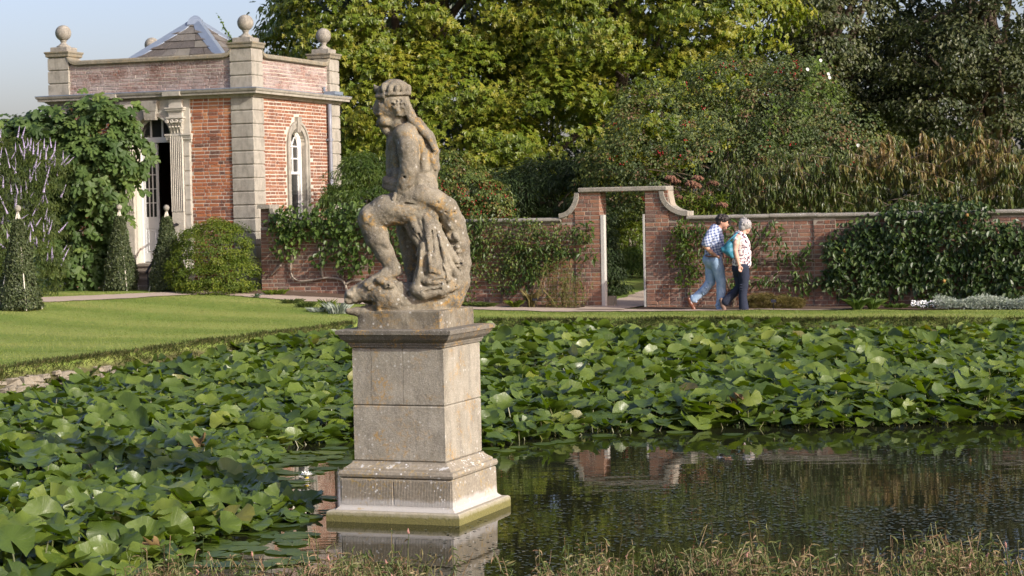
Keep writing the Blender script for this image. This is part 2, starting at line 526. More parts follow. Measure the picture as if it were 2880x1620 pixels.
def bough_leaves(C, O, per, size, L, W, tmpl, r, droop=0.6, flat=0.55, up=0.3, tint=(0.5, 0.2), jit=0.45, lj=0.3):
    """clusters of leaves: an umbrella of leaves round every bough centre"""
    n = len(C)
    size = np.broadcast_to(size, (n,)) * (0.7 + 0.6 * r.random(n))
    cl_t = np.clip(tint[0] + tint[1] * r.normal(size=n), 0, 1)
    idx = np.repeat(np.arange(n), per)
    m = len(idx)
    d = sphere_dirs(m, r)
    d[:, 2] = np.where(r.random(m) < 0.75, np.abs(d[:, 2]), d[:, 2])
    rad = (0.35 + 0.65 * r.random(m) ** 0.6)[:, None]
    ax = O[idx]
    off = d * size[idx][:, None] * rad * np.array([1, 1, flat])
    hor = np.linalg.norm(off[:, :2], axis=1)
    off[:, 2] -= droop * 0.55 * hor ** 2 / size[idx]
    off += ax * size[idx][:, None] * 0.25
    pos = C[idx] + off
    nrm = unit(ax * (1 - up) + np.array([0, 0, 1.0]) * up + d * 0.45 + r.normal(size=(m, 3)) * jit)
    out = np.stack([off[:, 0], off[:, 1], np.zeros(m)], -1)
    tip = unit(unit(out) * (1 - droop) + ax * 0.25 + np.array([0, 0, -droop]) + r.normal(size=(m, 3)) * 0.3)
    ls = 1 - lj / 2 + lj * r.random(m)
    t = np.clip(cl_t[idx] + 0.16 * r.normal(size=m), 0, 1)
    return leaf_arrays(pos, nrm, tip, L * ls, W * ls, tmpl, t)

def blob(px, py, rx, rz, Y, ry):
    """an ellipsoid whose centre is seen at px,py, at distance Y; radii in photo pixels and (depth) metres"""
    c = P(px, py, Y)
    s = Y / FPX
    return (c[0], c[1], c[2], rx * s, ry, rz * s)

def twigs(root, C, mat, name, parent, r, n=14, r0=0.12, seg=6, trunk_top=None):
    """trunk and limbs from root to some of the bough centres"""
    m = MB()
    root = np.asarray(root, float)
    top = np.asarray(trunk_top if trunk_top is not None else C.mean(0), float)
    w = root + (top - root) * np.linspace(0, 1, 7)[:, None] + np.concatenate([[[0, 0, 0]], r.normal(size=(6, 3)) * 0.05 * np.linalg.norm(top - root) * np.array([1, 1, .3])])
    m.tube(w, np.linspace(r0, r0 * 0.45, 7), 9)
    pick = r.choice(len(C), min(n, len(C)), replace=False)
    for i in pick:
        k = r.integers(2, 7)
        a, b = w[k], C[i]
        mid = (a + b) / 2 + np.array([0, 0, 0.12 * np.linalg.norm(b - a)])
        s = np.linspace(0, 1, 6)[:, None]
        c = (1 - s) ** 2 * a + 2 * s * (1 - s) * mid + s ** 2 * b
        m.tube(c, np.linspace(r0 * 0.42, r0 * 0.08, 6), seg)
    return m.build(name, mat, parent, smooth=True)
# ------------------------------------------------------------------ ground, pond, path
POND = np.array([(-11, 15.0), (-9.6, 18.0), (-8.0, 22.0), (-6.45, 25.9), (-4.75, 30.0), (-3.45, 33.2), (-2.75, 34.9), (-2.0, 35.45), (-0.6, 35.2), (3.5, 33.9), (9, 32.05), (15, 30.2), (15, 9.6), (-11, 9.6)])

def pond_sd(x, y):
    """signed distance to the pond's outline, negative on the water"""
    p = np.stack([np.asarray(x, float), np.asarray(y, float)], -1)
    d = np.full(p.shape[:-1], 1e9)
    ins = np.zeros(p.shape[:-1], bool)
    n = len(POND)
    for i in range(n):
        a, b = POND[i], POND[(i + 1) % n]
        e = b - a
        w = p - a
        t = np.clip((w @ e) / (e @ e), 0, 1)
        q = w - t[..., None] * e
        d = np.minimum(d, (q ** 2).sum(-1))
        c = ((a[1] <= p[..., 1]) & (b[1] > p[..., 1])) | ((b[1] <= p[..., 1]) & (a[1] > p[..., 1]))
        if b[1] != a[1]:
            ins ^= c & (p[..., 0] < a[0] + (p[..., 1] - a[1]) / (b[1] - a[1]) * e[0])
    return np.where(ins, -1, 1) * np.sqrt(d)

def land(x, y):
    u = -np.asarray(x, float) * 0.6 + (np.asarray(y, float) - 34) * 0.8
    return 0.53 + 0.40 * sstep(2.0, 10.5, u)

def ground_z(x, y):
    sd = pond_sd(x, y)
    p = np.stack([np.asarray(x, float) * 2.3, np.asarray(y, float) * 2.3, np.zeros_like(np.asarray(x, float))], -1)
    sd = sd + (vnoise(p, 3) - 0.5) * 0.16
    k = sstep(-0.34, 0.06, sd)
    z = -0.45 + (land(x, y) + 0.45) * k
    return z + (vnoise(p * 0.5, 8) - 0.5) * 0.03 * k

xs = np.concatenate([-np.geomspace(700, 13.6, 22), np.arange(-13.2, 12.2, 0.13), np.geomspace(12.6, 700, 22)])
ys = np.concatenate([[-300, -80, -20, 0, 7], np.arange(9.0, 17, 0.5), np.arange(17, 44.5, 0.13), np.geomspace(45, 1200, 26)])
gx, gy = np.meshgrid(xs, ys)
gz = ground_z(gx.ravel(), gy.ravel())
nx, ny = len(xs), len(ys)
ii = (np.arange(ny - 1)[:, None] * nx + np.arange(nx - 1)[None]).ravel()
ground = link('ground', mesh_np('ground', np.stack([gx.ravel(), gy.ravel(), gz], -1), np.stack([ii, ii + 1, ii + nx + 1, ii + nx], -1), M['lawn'], smooth=True))
tag(ground, kind='structure')

m = MB()
m.add([(-14, 8.8, 0), (17, 8.8, 0), (17, 37, 0), (-14, 37, 0)], [(0, 1, 2, 3)])
tag(m.build('pond_water', M['water']), kind='structure')

# wall frame: u runs along the garden wall to the right, off towards the pond
eW = np.array([0.9366, -0.350, 0.0]); nW = np.array([-0.350, -0.9366, 0.0]); WO = np.array([1.87, 38.6, 0.0])
def wallp(u, off, z):
    u, off, z = np.broadcast_arrays(np.asarray(u, float), np.asarray(off, float), np.asarray(z, float))
    return WO + u[..., None] * eW + off[..., None] * nW + z[..., None] * np.array([0, 0, 1.0])
def wallmap(v):
    return wallp(v[:, 0], v[:, 1], v[:, 2])
def onwall(px, py, off=0.0):
    """point at off metres in front of the garden wall's face, on the line of sight of px,py"""
    d = ray(px, py)
    o = WO + off * nW
    return CAM + d * (((o - CAM) @ nW) / (d @ nW))
def wall_u(px, py=700, off=0.0):
    return (onwall(px, py, off) - WO) @ eW

def strip(name, pts, mat, lift, kind='structure', seed=0, sub=22, wob=0.05):
    """flat band on the ground between two edge polylines of equal length"""
    A, B = [], []
    r = np.random.default_rng(seed)
    for (a, b), (c, d) in zip(pts[:-1], pts[1:]):
        for t in np.linspace(0, 1, sub, endpoint=False):
            A.append(np.array(a) * (1 - t) + np.array(c) * t)
            B.append(np.array(b) * (1 - t) + np.array(d) * t)
    A.append(np.array(pts[-1][0])); B.append(np.array(pts[-1][1]))
    A = np.array(A) + r.normal(size=(len(A), 2)) * wob * 0.5; B = np.array(B) + r.normal(size=(len(B), 2)) * wob * 0.5
    K = 7
    rows = np.stack([A + (B - A) * k / (K - 1) for k in range(K)], 1)
    n = len(A)
    z = ground_z(rows[..., 0].ravel(), rows[..., 1].ravel()) + lift
    V = np.column_stack([rows.reshape(-1, 2), z])
    i = (np.arange(n - 1)[:, None] * K + np.arange(K - 1)[None]).ravel()
    o = link(name, mesh_np(name, V, np.stack([i, i + 1, i + K + 1, i + K], -1), mat, smooth=True))
    return tag(o, kind=kind)

def wxy(u, off):
    p = wallp(u, off, 0)
    return (p[0], p[1])
pth = [((-22, 30.0), (-22, 31.4)), ((-12.5, 35.4), (-12.7, 36.8)), ((-9.6, 37.2), (-9.85, 38.5)), ((-7.3, 38.9), (-7.5, 39.9)), ((-5.9, 40.2), (-5.95, 40.9)),
       (wxy(-6.0, 1.55), wxy(-6.1, 0.75)), (wxy(-3, 1.50), wxy(-3, 0.7)), (wxy(0, 1.45), wxy(0, 0.6)), (wxy(2.4, 1.25), wxy(2.4, 0.75)), (wxy(5.0, 1.05), wxy(5.0, 0.9))]
strip('gravel_path', pth, M['gravel'], 0.014, seed=2)
strip('gate_path', [(wxy(-0.40, 0.95), wxy(0.50, 0.95)), (wxy(-0.40, -1.0), wxy(0.50, -1.0)), (wxy(-0.6, -4.5), wxy(0.7, -4.5)), (wxy(-1.2, -9), wxy(0.6, -9))], M['gravel'], 0.026, seed=4)
strip('flower_bed', [(wxy(-7.4, 0.85), wxy(-7.4, -0.1)), (wxy(-3, 0.75), wxy(-3, -0.1)), (wxy(-0.5, 0.65), wxy(-0.5, -0.1))], M['soil'], 0.020, seed=5)
strip('flower_bed', [(wxy(0.62, 0.68), wxy(0.62, -0.1)), (wxy(4, 0.95), wxy(4, -0.1)), (wxy(14, 1.0), wxy(14, -0.1))], M['soil'], 0.020, seed=6)

# ------------------------------------------------------------------ brickwork
def brick_template(seed):
    r = random.Random(seed)
    c = 0.05 + 0.05 * r.random()
    cz = 0.10 + 0.06 * r.random()
    j = lambda s: (r.random() - 0.5) * s
    v = [(-.5, 0, -.5), (.5, 0, -.5), (.5, 0, .5), (-.5, 0, .5)]
    v += [(x + j(.02), .72, z + j(.06)) for x, _, z in v[:4]]
    v += [(x * (1 - c) + j(.03), 1.0 + j(.16), z * (1 - cz) + j(.04)) for x, _, z in v[:4]]
    f = [(0, 1, 5, 4), (1, 2, 6, 5), (2, 3, 7, 6), (3, 0, 4, 7), (4, 5, 9, 8), (5, 6, 10, 9), (6, 7, 11, 10), (7, 4, 8, 11), (8, 9, 10, 11)]
    return np.array(v), np.array(f)
BT = [brick_template(i) for i in range(6)]

def course_bricks(u0, u1, z0, z1, pitch, hole=None, seed=0, L=0.225, hd=0.108, joint=0.011):
    """Flemish bond over u0..u1, z0..z1: list of (u, z, w, h)"""
    r = random.Random(seed)
    out = []
    k = 0
    z = z0
    while z + pitch * 0.6 < z1:
        h = min(pitch, z1 - z) - joint
        u = u0 - (0.0 if k % 2 else 0.165) - r.random() * 0.05
        head = k % 2 == 0
        while u < u1:
            w = (hd if head else L) + (r.random() - 0.5) * 0.02
            a, b = max(u, u0), min(u + w, u1)
            if b - a > 0.03:
                zz = z + joint / 2 + h / 2 + 0.006 * math.sin(u * 1.7 + k * 0.9)
                if hole is None or not hole(a, b, zz):
                    out.append(((a + b) / 2, zz, b - a - 0.002, h * (0.94 + 0.08 * r.random())))
            u += w + joint
            head = not head
        z += pitch
        k += 1
    return out

def lay_bricks(lst, frame, eu, en, parent, mat, keep, seed=0, proud=0.006, bias=0.0, spread=0.24, name='brick'):
    """lst of (u,z,w,h) in frame(u,off,z): the keep largest in view are objects, the rest one mesh"""
    r = np.random.default_rng(seed)
    A = np.array(lst)
    c = frame(A[:, 0], 0.0, A[:, 1])
    D = np.maximum(1, (c - CAM) @ cF)
    pp = proj(c)
    vis = (pp[:, 0] > -20) & (pp[:, 0] < 2900) & (pp[:, 1] > -20) & (pp[:, 1] < 1640)
    size = A[:, 2] * A[:, 3] / D ** 2 * vis
    order = np.argsort(-size)
    nv = 15
    t = np.clip(0.5 + bias + spread * r.normal(size=len(A)) + 0.5 * (vnoise(c * 1.6, seed) - 0.5), 0, 1)
    t = np.where(r.random(len(A)) < 0.08, t * 0.3, t)
    depth = 0.022 + proud + 0.0017 * r.normal(size=len(A))
    var = [mesh_np(name, BT[i % 6][0], BT[i % 6][1], mat, tint=np.full(12, (i + 0.5) / nv)) for i in range(nv)]
    loc = np.array(parent.location) if parent is not None else np.zeros(3)
    big = order[:keep]
    for i in big:
        o = bpy.data.objects.new(name, var[min(nv - 1, int(t[i] * nv))])
        COL.objects.link(o)
        o.parent = parent
        u, z, w, h = A[i]
        b = frame(u, -0.022, z) - loc
        o.matrix_local = Matrix(((eu[0] * w, en[0] * depth[i], 0, b[0]), (eu[1] * w, en[1] * depth[i], 0, b[1]), (0, 0, h, b[2]), (0, 0, 0, 1)))
    rest = order[keep:]
    if len(rest):
        V, F, T = [], [], []
        n = 0
        for i in rest:
            bv, bf = BT[int(r.integers(6))]
            u, z, w, h = A[i]
            V.append(frame(u + bv[:, 0] * w, -0.022 + bv[:, 1] * depth[i], z + bv[:, 2] * h))
            F.append(bf + n); T.append(np.full(12, t[i])); n += 12
        o = link('brickwork', mesh_np('brickwork', np.concatenate(V), np.concatenate(F), mat, tint=np.concatenate(T)), parent)
        tag(o, kind='stuff')

# ------------------------------------------------------------------ pavilion
PC = np.array([-5.21, 42.0, 0.0]); eL = np.array([-0.9366, 0.350, 0.0]); eR = np.array([0.350, 0.9366, 0.0])
WL, WR = 4.74, 4.08
def pav(t, s, z):
    t, s, z = np.broadcast_arrays(np.asarray(t, float), np.asarray(s, float), np.asarray(z, float))
    return PC + t[..., None] * eL + s[..., None] * eR + z[..., None] * np.array([0, 0, 1.0])
def X(v):
    return pav(v[:, 0], v[:, 1], v[:, 2])
def swap(v):
    """(along the right face, into the building, z) to pavilion coordinates"""
    return pav(v[:, 1], v[:, 0], v[:, 2])
pavilion = thing('garden_pavilion', 'small square orange brick pavilion with cream stone corners, ball finials and pyramid roof', 'pavilion', pav(0, 0, 0.85))
GZ, ZC, ZT, ZK = 0.80, 4.80, 4.96, 5.62           # ground, cornice soffit, cornice top, brick parapet top

def arch_wall(mb, mp, u0, u1, d0, d1, z0, z1, a0, a1, sill, spring, seg=14):
    """wall slab u0..u1, depth d0..d1, z0..z1 with an arched opening a0..a1 from sill, springing at spring"""
    mb.box((u0, d0, z0), (a0, d1, z1), mp)
    mb.box((a1, d0, z0), (u1, d1, z1), mp)
    if sill > z0: mb.box((a0, d0, z0), (a1, d1, sill), mp)
    c, r = (a0 + a1) / 2, (a1 - a0) / 2
    th = np.linspace(math.pi, 0, seg + 1)
    x = c + r * np.cos(th); z = spring + r * np.sin(th)
    ring = []
    for xi, zi in zip(x, z):
        ring.append(mp(np.array([[xi, d0, zi], [xi, d0, z1], [xi, d1, z1], [xi, d1, zi]])))
    mb.loft(ring)

# core walls behind the bricks (the mortar seen in the joints)
m = MB()
DA0, DA1, DSILL, DSPR = 1.87, 2.72, 1.45, 4.06
arch_wall(m, X, 0.02, WL - 0.02, 0.0, 0.36, GZ - 0.3, ZC, DA0, DA1, DSILL, DSPR)
SA0, SA1, SSILL, SSPR = 1.66, 2.38, 2.30, 3.86
arch_wall(m, swap, 0.37, WR - 0.02, 0.0, 0.36, GZ - 0.3, ZC, SA0, SA1, SSILL, SSPR)
m.box((WL - 0.36, 0.37, GZ - 0.3), (WL, WR - 0.02, ZC), X)
m.box((0.37, WR - 0.36, GZ - 0.3), (WL - 0.37, WR, ZC), X)
for a, b in (((0.10, 0.034), (WL - 0.1, 0.28)), ((0.10, WR - 0.28), (WL - 0.1, WR - 0.02))):
    m.box((a[0], a[1], ZT), (b[0], b[1], ZK), X)
for a, b in (((0.034, 0.30), (0.28, WR - 0.30)), ((WL - 0.28, 0.30), (WL - 0.02, WR - 0.30))):
    m.box((a[0], a[1], ZT), (b[0], b[1], ZK), X)
m.build('wall', M['mortar'], pavilion)
m = MB()
m.box((0.37, 0.37, DSILL - 0.12), (WL - 0.37, WR - 0.37, DSILL - 0.01), X)
m.build('floor', M['step'], pavilion)
m = MB()
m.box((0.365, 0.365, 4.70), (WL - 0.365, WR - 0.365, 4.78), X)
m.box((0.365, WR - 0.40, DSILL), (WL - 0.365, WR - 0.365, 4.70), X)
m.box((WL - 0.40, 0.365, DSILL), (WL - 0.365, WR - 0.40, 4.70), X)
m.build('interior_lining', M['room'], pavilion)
m = MB()
m.box((0.28, 0.28, ZT), (WL - 0.28, WR - 0.28, ZT + 0.08), X)
m.build('gutter_floor', M['lead'], pavilion)

# bricks
frL = lambda u, off, z: pav(u, -np.asarray(off), z)
frR = lambda u, off, z: pav(-np.asarray(off), u, z)
lo = course_bricks(0.47, 1.41, GZ, ZC, 0.0715, None, 21)
lay_bricks(lo, frL, eL, -eR, pavilion, M['brick'], 150, 21, 0.007)
lo2 = course_bricks(3.18, 4.37, GZ, ZC, 0.0715, None, 25)
lay_bricks(lo2, frL, eL, -eR, pavilion, M['brick'], 0, 25)
def winhole(a, b, z):
    c = (SA0 + SA1) / 2
    if z > SSPR: return (max(0, max(a - c, c - b)) ** 2 + (z - SSPR) ** 2) < 0.50 ** 2 or (abs((a + b) / 2 - c) < 0.16 and z < SSPR + 0.62)
    return b > SA0 - 0.155 and a < SA1 + 0.155 and z > SSILL - 0.1
lr = course_bricks(0.47, WR - 0.46, GZ, ZC, 0.0715, winhole, 22, joint=0.012)
lay_bricks(lr, frR, eR, -eL, pavilion, M['brick_sun'], 90, 22, 0.006)
lp = course_bricks(0.46, WL - 0.46, ZT + 0.03, ZK, 0.0715, None, 23, joint=0.008)
lay_bricks(lp, lambda u, off, z: pav(u, 0.03 - np.asarray(off), z), eL, -eR, pavilion, M['brick_old'], 40, 23, 0.005)
lq = course_bricks(0.46, WR - 0.46, ZT + 0.03, ZK, 0.0715, None, 24, joint=0.010)
lay_bricks(lq, lambda u, off, z: pav(0.03 - np.asarray(off), u, z), eR, -eL, pavilion, M['brick_old'], 20, 24, 0.005, 0.2)

# corner stones
def quoins(t0, t1, s0, s1, z0, z1, pitch, gap=0.016, ch=0.016, name='corner_stone'):
    z = z1
    r = random.Random(int(t0 * 100 + s0 * 10))
    while z - pitch * 0.4 > z0:
        b = max(z - pitch, z0)
        mb = MB()
        e = 0.002 * r.random()
        rings = []
        for zz, k in ((b + gap / 2, ch), (b + gap / 2 + ch, 0), (z - gap / 2 - ch, 0), (z - gap / 2, ch)):
            rings.append(X(np.array([(t0 - e + k, s0 - e + k, zz), (t1 + e - k, s0 - e + k, zz), (t1 + e - k, s1 + e - k, zz), (t0 - e + k, s1 + e - k, zz)])))
        mb.loft(rings)
        mb.build(name, M['ashlar'], pavilion)
        z -= pitch
PR = 0.035
for (t0, t1, s0, s1) in ((-PR, 0.46, -PR, 0.46), (WL - 0.46, WL + PR, -PR, 0.46), (-PR, 0.46, WR - 0.46, WR + PR), (WL - 0.46, WL + PR, WR - 0.46, WR + PR)):
    quoins(t0, t1, s0, s1, GZ - 0.1, ZC, 0.275)
    quoins(t0, t1, s0, s1, ZT + 0.02, 5.79, 0.277)
    m = MB(); m.box((t0 + 0.02, s0 + 0.02, GZ - 0.1), (t1 - 0.02, s1 - 0.02, 5.79), X); m.build('corner_core', M['ashlar'], pavilion)

# cornice: moulded band on all four sides, with a lead sheet on top
def band(prof, z0, t0, t1, s0, s1):
    """profile [(projection, z)] carried round a rectangle"""
    rings = []
    for p, z in prof:
        rings.append(X(np.array([(t0 - p, s0 - p, z0 + z), (t1 + p, s0 - p, z0 + z), (t1 + p, s1 + p, z0 + z), (t0 - p, s1 + p, z0 + z)])))
    return rings
m = MB()
m.loft(band([(0.0, 0), (0.05, 0.0), (0.06, 0.03), (0.085, 0.035), (0.10, 0.06), (0.20, 0.065), (0.205, 0.11), (0.225, 0.12), (0.24, 0.155), (0.24, 0.165), (0.0, 0.168)], ZC, 0, WL, 0, WR))
m.build('cornice', M['ashlar'], pavilion)
m = MB()
m.loft(band([(0.0, 0.0), (0.246, 0.0), (0.246, 0.012), (0.0, 0.035)], ZT + 0.009, 0, WL, 0, WR))
m.build('cornice_flashing', M['lead'], pavilion)
for tt in (1.55, 3.05):      # the cornice breaks forward over each pilaster
    m = MB()
    m.box((tt - 0.03, -0.265, ZC + 0.068), (tt + 0.37, -0.02, ZT + 0.004), X)
    m.build('cornice_block', M['ashlar'], pavilion)

# parapet coping sweeping up to the piers
def coping(mp, a, b, din, dout, zl, zh, run, name='coping'):
    us = np.concatenate([np.linspace(a, a + run, 9), np.linspace(a + run, b - run, 8)[1:-1], np.linspace(b - run, b, 9)])
    rings = []
    for u in us:
        q = min(u - a, b - u)
        z = zl + (zh - zl) * (1 - math.sqrt(max(0, 1 - (1 - min(q / run, 1)) ** 2)))
        rings.append(mp(np.array([(u, dout + 0.035, z - 0.02), (u, dout, z + 0.0), (u, dout, z + 0.055), (u, dout + 0.02, z + 0.085), (u, din, z + 0.085), (u, din, z - 0.02)])))
    mb = MB(); mb.loft(rings)
    return mb.build(name, M['coping'], pavilion)
coping(X, 0.425, WL - 0.425, 0.33, -0.05, 5.62, 5.80, 0.24)
coping(swap, 0.425, WR - 0.425, 0.33, -0.05, 5.62, 5.80, 0.24)
coping(lambda v: pav(v[:, 0], WR - v[:, 1], v[:, 2]), 0.425, WL - 0.425, 0.33, -0.05, 5.62, 5.80, 0.24)
coping(lambda v: pav(WL - v[:, 1], v[:, 0], v[:, 2]), 0.425, WR - 0.425, 0.33, -0.05, 5.62, 5.80, 0.24)
for k, (t, s) in enumerate(((0.21, 0.21), (WL - 0.21, 0.21), (0.21, WR - 0.21), (WL - 0.21, WR - 0.21))):
    m = MB()
    m.loft(band([(0.0, 0), (0.03, 0.02), (0.035, 0.07), (0.055, 0.10), (0.055, 0.125), (0.0, 0.13)], 5.79, t - 0.245, t + 0.245, s - 0.245, s + 0.245))
    m.build('pier_cap', M['coping'], pavilion)
    m = MB()
    m.loft(band([(0.0, 0), (0.0, 0.085), (-0.02, 0.095)], 5.921, t - 0.20, t + 0.20, s - 0.20, s + 0.20))
    fin = m.build('finial', M['finial'], pavilion)
    m = MB()
    c = pav(t, s, 6.015)
    m.lathe([(0.145, 0), (0.15, 0.025), (0.10, 0.05), (0.06, 0.085), (0.055, 0.12), (0.075, 0.135), (0.07, 0.15)], c, 24)
    m.build('finial_neck', M['finial'], fin, True)
    m = MB()
    a = np.linspace(-1.25, math.pi / 2 - 0.02, 16)
    m.lathe([(0.168 * math.cos(q), 0.305 + 0.168 * math.sin(q)) for q in a], c, 28)
    m.build('finial_ball', M['finial'], fin, True)

# roof: stone slates on a pyramid, lead hips
RZ0, RZ1 = 5.10, 6.62
tc, sc = WL / 2, WR / 2
hw, hd_ = WL / 2 - 0.45, WR / 2 - 0.45
apex = pav(tc, sc, RZ1)
m = MB()
q = [pav(tc - hw, sc - hd_, RZ0), pav(tc + hw, sc - hd_, RZ0), pav(tc + hw, sc + hd_, RZ0), pav(tc - hw, sc + hd_, RZ0)]
m.add(q + [apex], [(0, 1, 4), (1, 2, 4), (2, 3, 4), (3, 0, 4), (0, 3, 2, 1)])
roof = m.build('roof', M['slateb'], pavilion)
rr = random.Random(3)
for side in range(4):
    A, B = q[side], q[(side + 1) % 4]
    nrm = np.cross(B - A, apex - A); nrm /= np.linalg.norm(nrm)
    if nrm[2] < 0: nrm = -nrm
    rows = 9
    for k in range(rows):
        f0, f1 = k / rows, min((k + 1.25) / rows, 0.985)
        La, Lb = A + (apex - A) * f0, B + (apex - B) * f0
        n = max(1, int(round(np.linalg.norm(Lb - La) / 0.36)))
        off = 0.5 if k % 2 else 0.0
        edges = sorted({0.0, 1.0} | {min(1, max(0, (i + off + rr.uniform(-.12, .12)) / n)) for i in range(n + 1)})
        for e0, e1 in zip(edges[:-1], edges[1:]):
            if e1 - e0 < 0.03: continue
            lift0, lift1 = 0.045 + rr.uniform(0, .012), 0.012
            def at(e, f, up):
                return A + (apex - A) * f + e * ((B - A) * (1 - f)) + nrm * up
            g = 0.006 / max(0.2, np.linalg.norm(Lb - La))
            pts = [at(e0 + g, f0, lift0), at(e1 - g, f0, lift0), at(e1 - g, f1, lift1 + .012), at(e0 + g, f1, lift1 + .012)]
            low = [p - nrm * 0.022 for p in pts]
            mb = MB(); mb.add(low + pts, [(4, 5, 6, 7), (0, 1, 5, 4), (1, 2, 6, 5), (3, 0, 4, 7), (0, 3, 2, 1)])
            mb.build('slate', M['slate' + rr.choice('aabbc')], roof)
for i in range(4):
    m = MB()
    a, b = q[i], apex
    side1 = q[(i + 1) % 4] - a; side2 = q[(i - 1) % 4] - a
    side1 = side1 / np.linalg.norm(side1); side2 = side2 / np.linalg.norm(side2)
    up = np.array([0, 0, 1.0])
    R_ = []
    for f in np.linspace(-0.02, 0.97, 8):
        c = a + (b - a) * f
        w = 0.21 if f < 0.9 else 0.21 * (1 - f) / 0.1 + 0.05
        R_.append(np.array([c + side1 * w * 1.0 + up * 0.062, c + up * 0.085, c + side2 * w + up * 0.062, c + side2 * w + up * 0.03, c + up * 0.05, c + side1 * w + up * 0.03]))
    m.loft(R_)
    m.build('lead_hip', M['lead'], roof)
m = MB()
m.loft([np.array([apex + np.array([sx * w, sy * w, dz]) for sx, sy in ((-1, -1), (1, -1), (1, 1), (-1, 1))]) for w, dz in ((0.17, -0.10), (0.13, 0.02), (0.07, 0.085), (0.03, 0.105))])
m.build('roof_cap', M['lead'], roof)

# doorway
m = MB()
mp = lambda v: pav(v[:, 0], -v[:, 1], v[:, 2])
def arch_ring(mb, mp, c, r0, r1, spring, d0, d1, seg=18, legs=None, th0=math.pi, th1=0.0):
    th = np.linspace(th0, th1, seg + 1)
    rings = [mp(np.array([[c + r * math.cos(t_), d, spring + r * math.sin(t_)] for r, d in ((r0, d0), (r0, d1), (r1, d1), (r1, d0))])) for t_ in th]
    mb.loft(rings)
dc = (DA0 + DA1) / 2
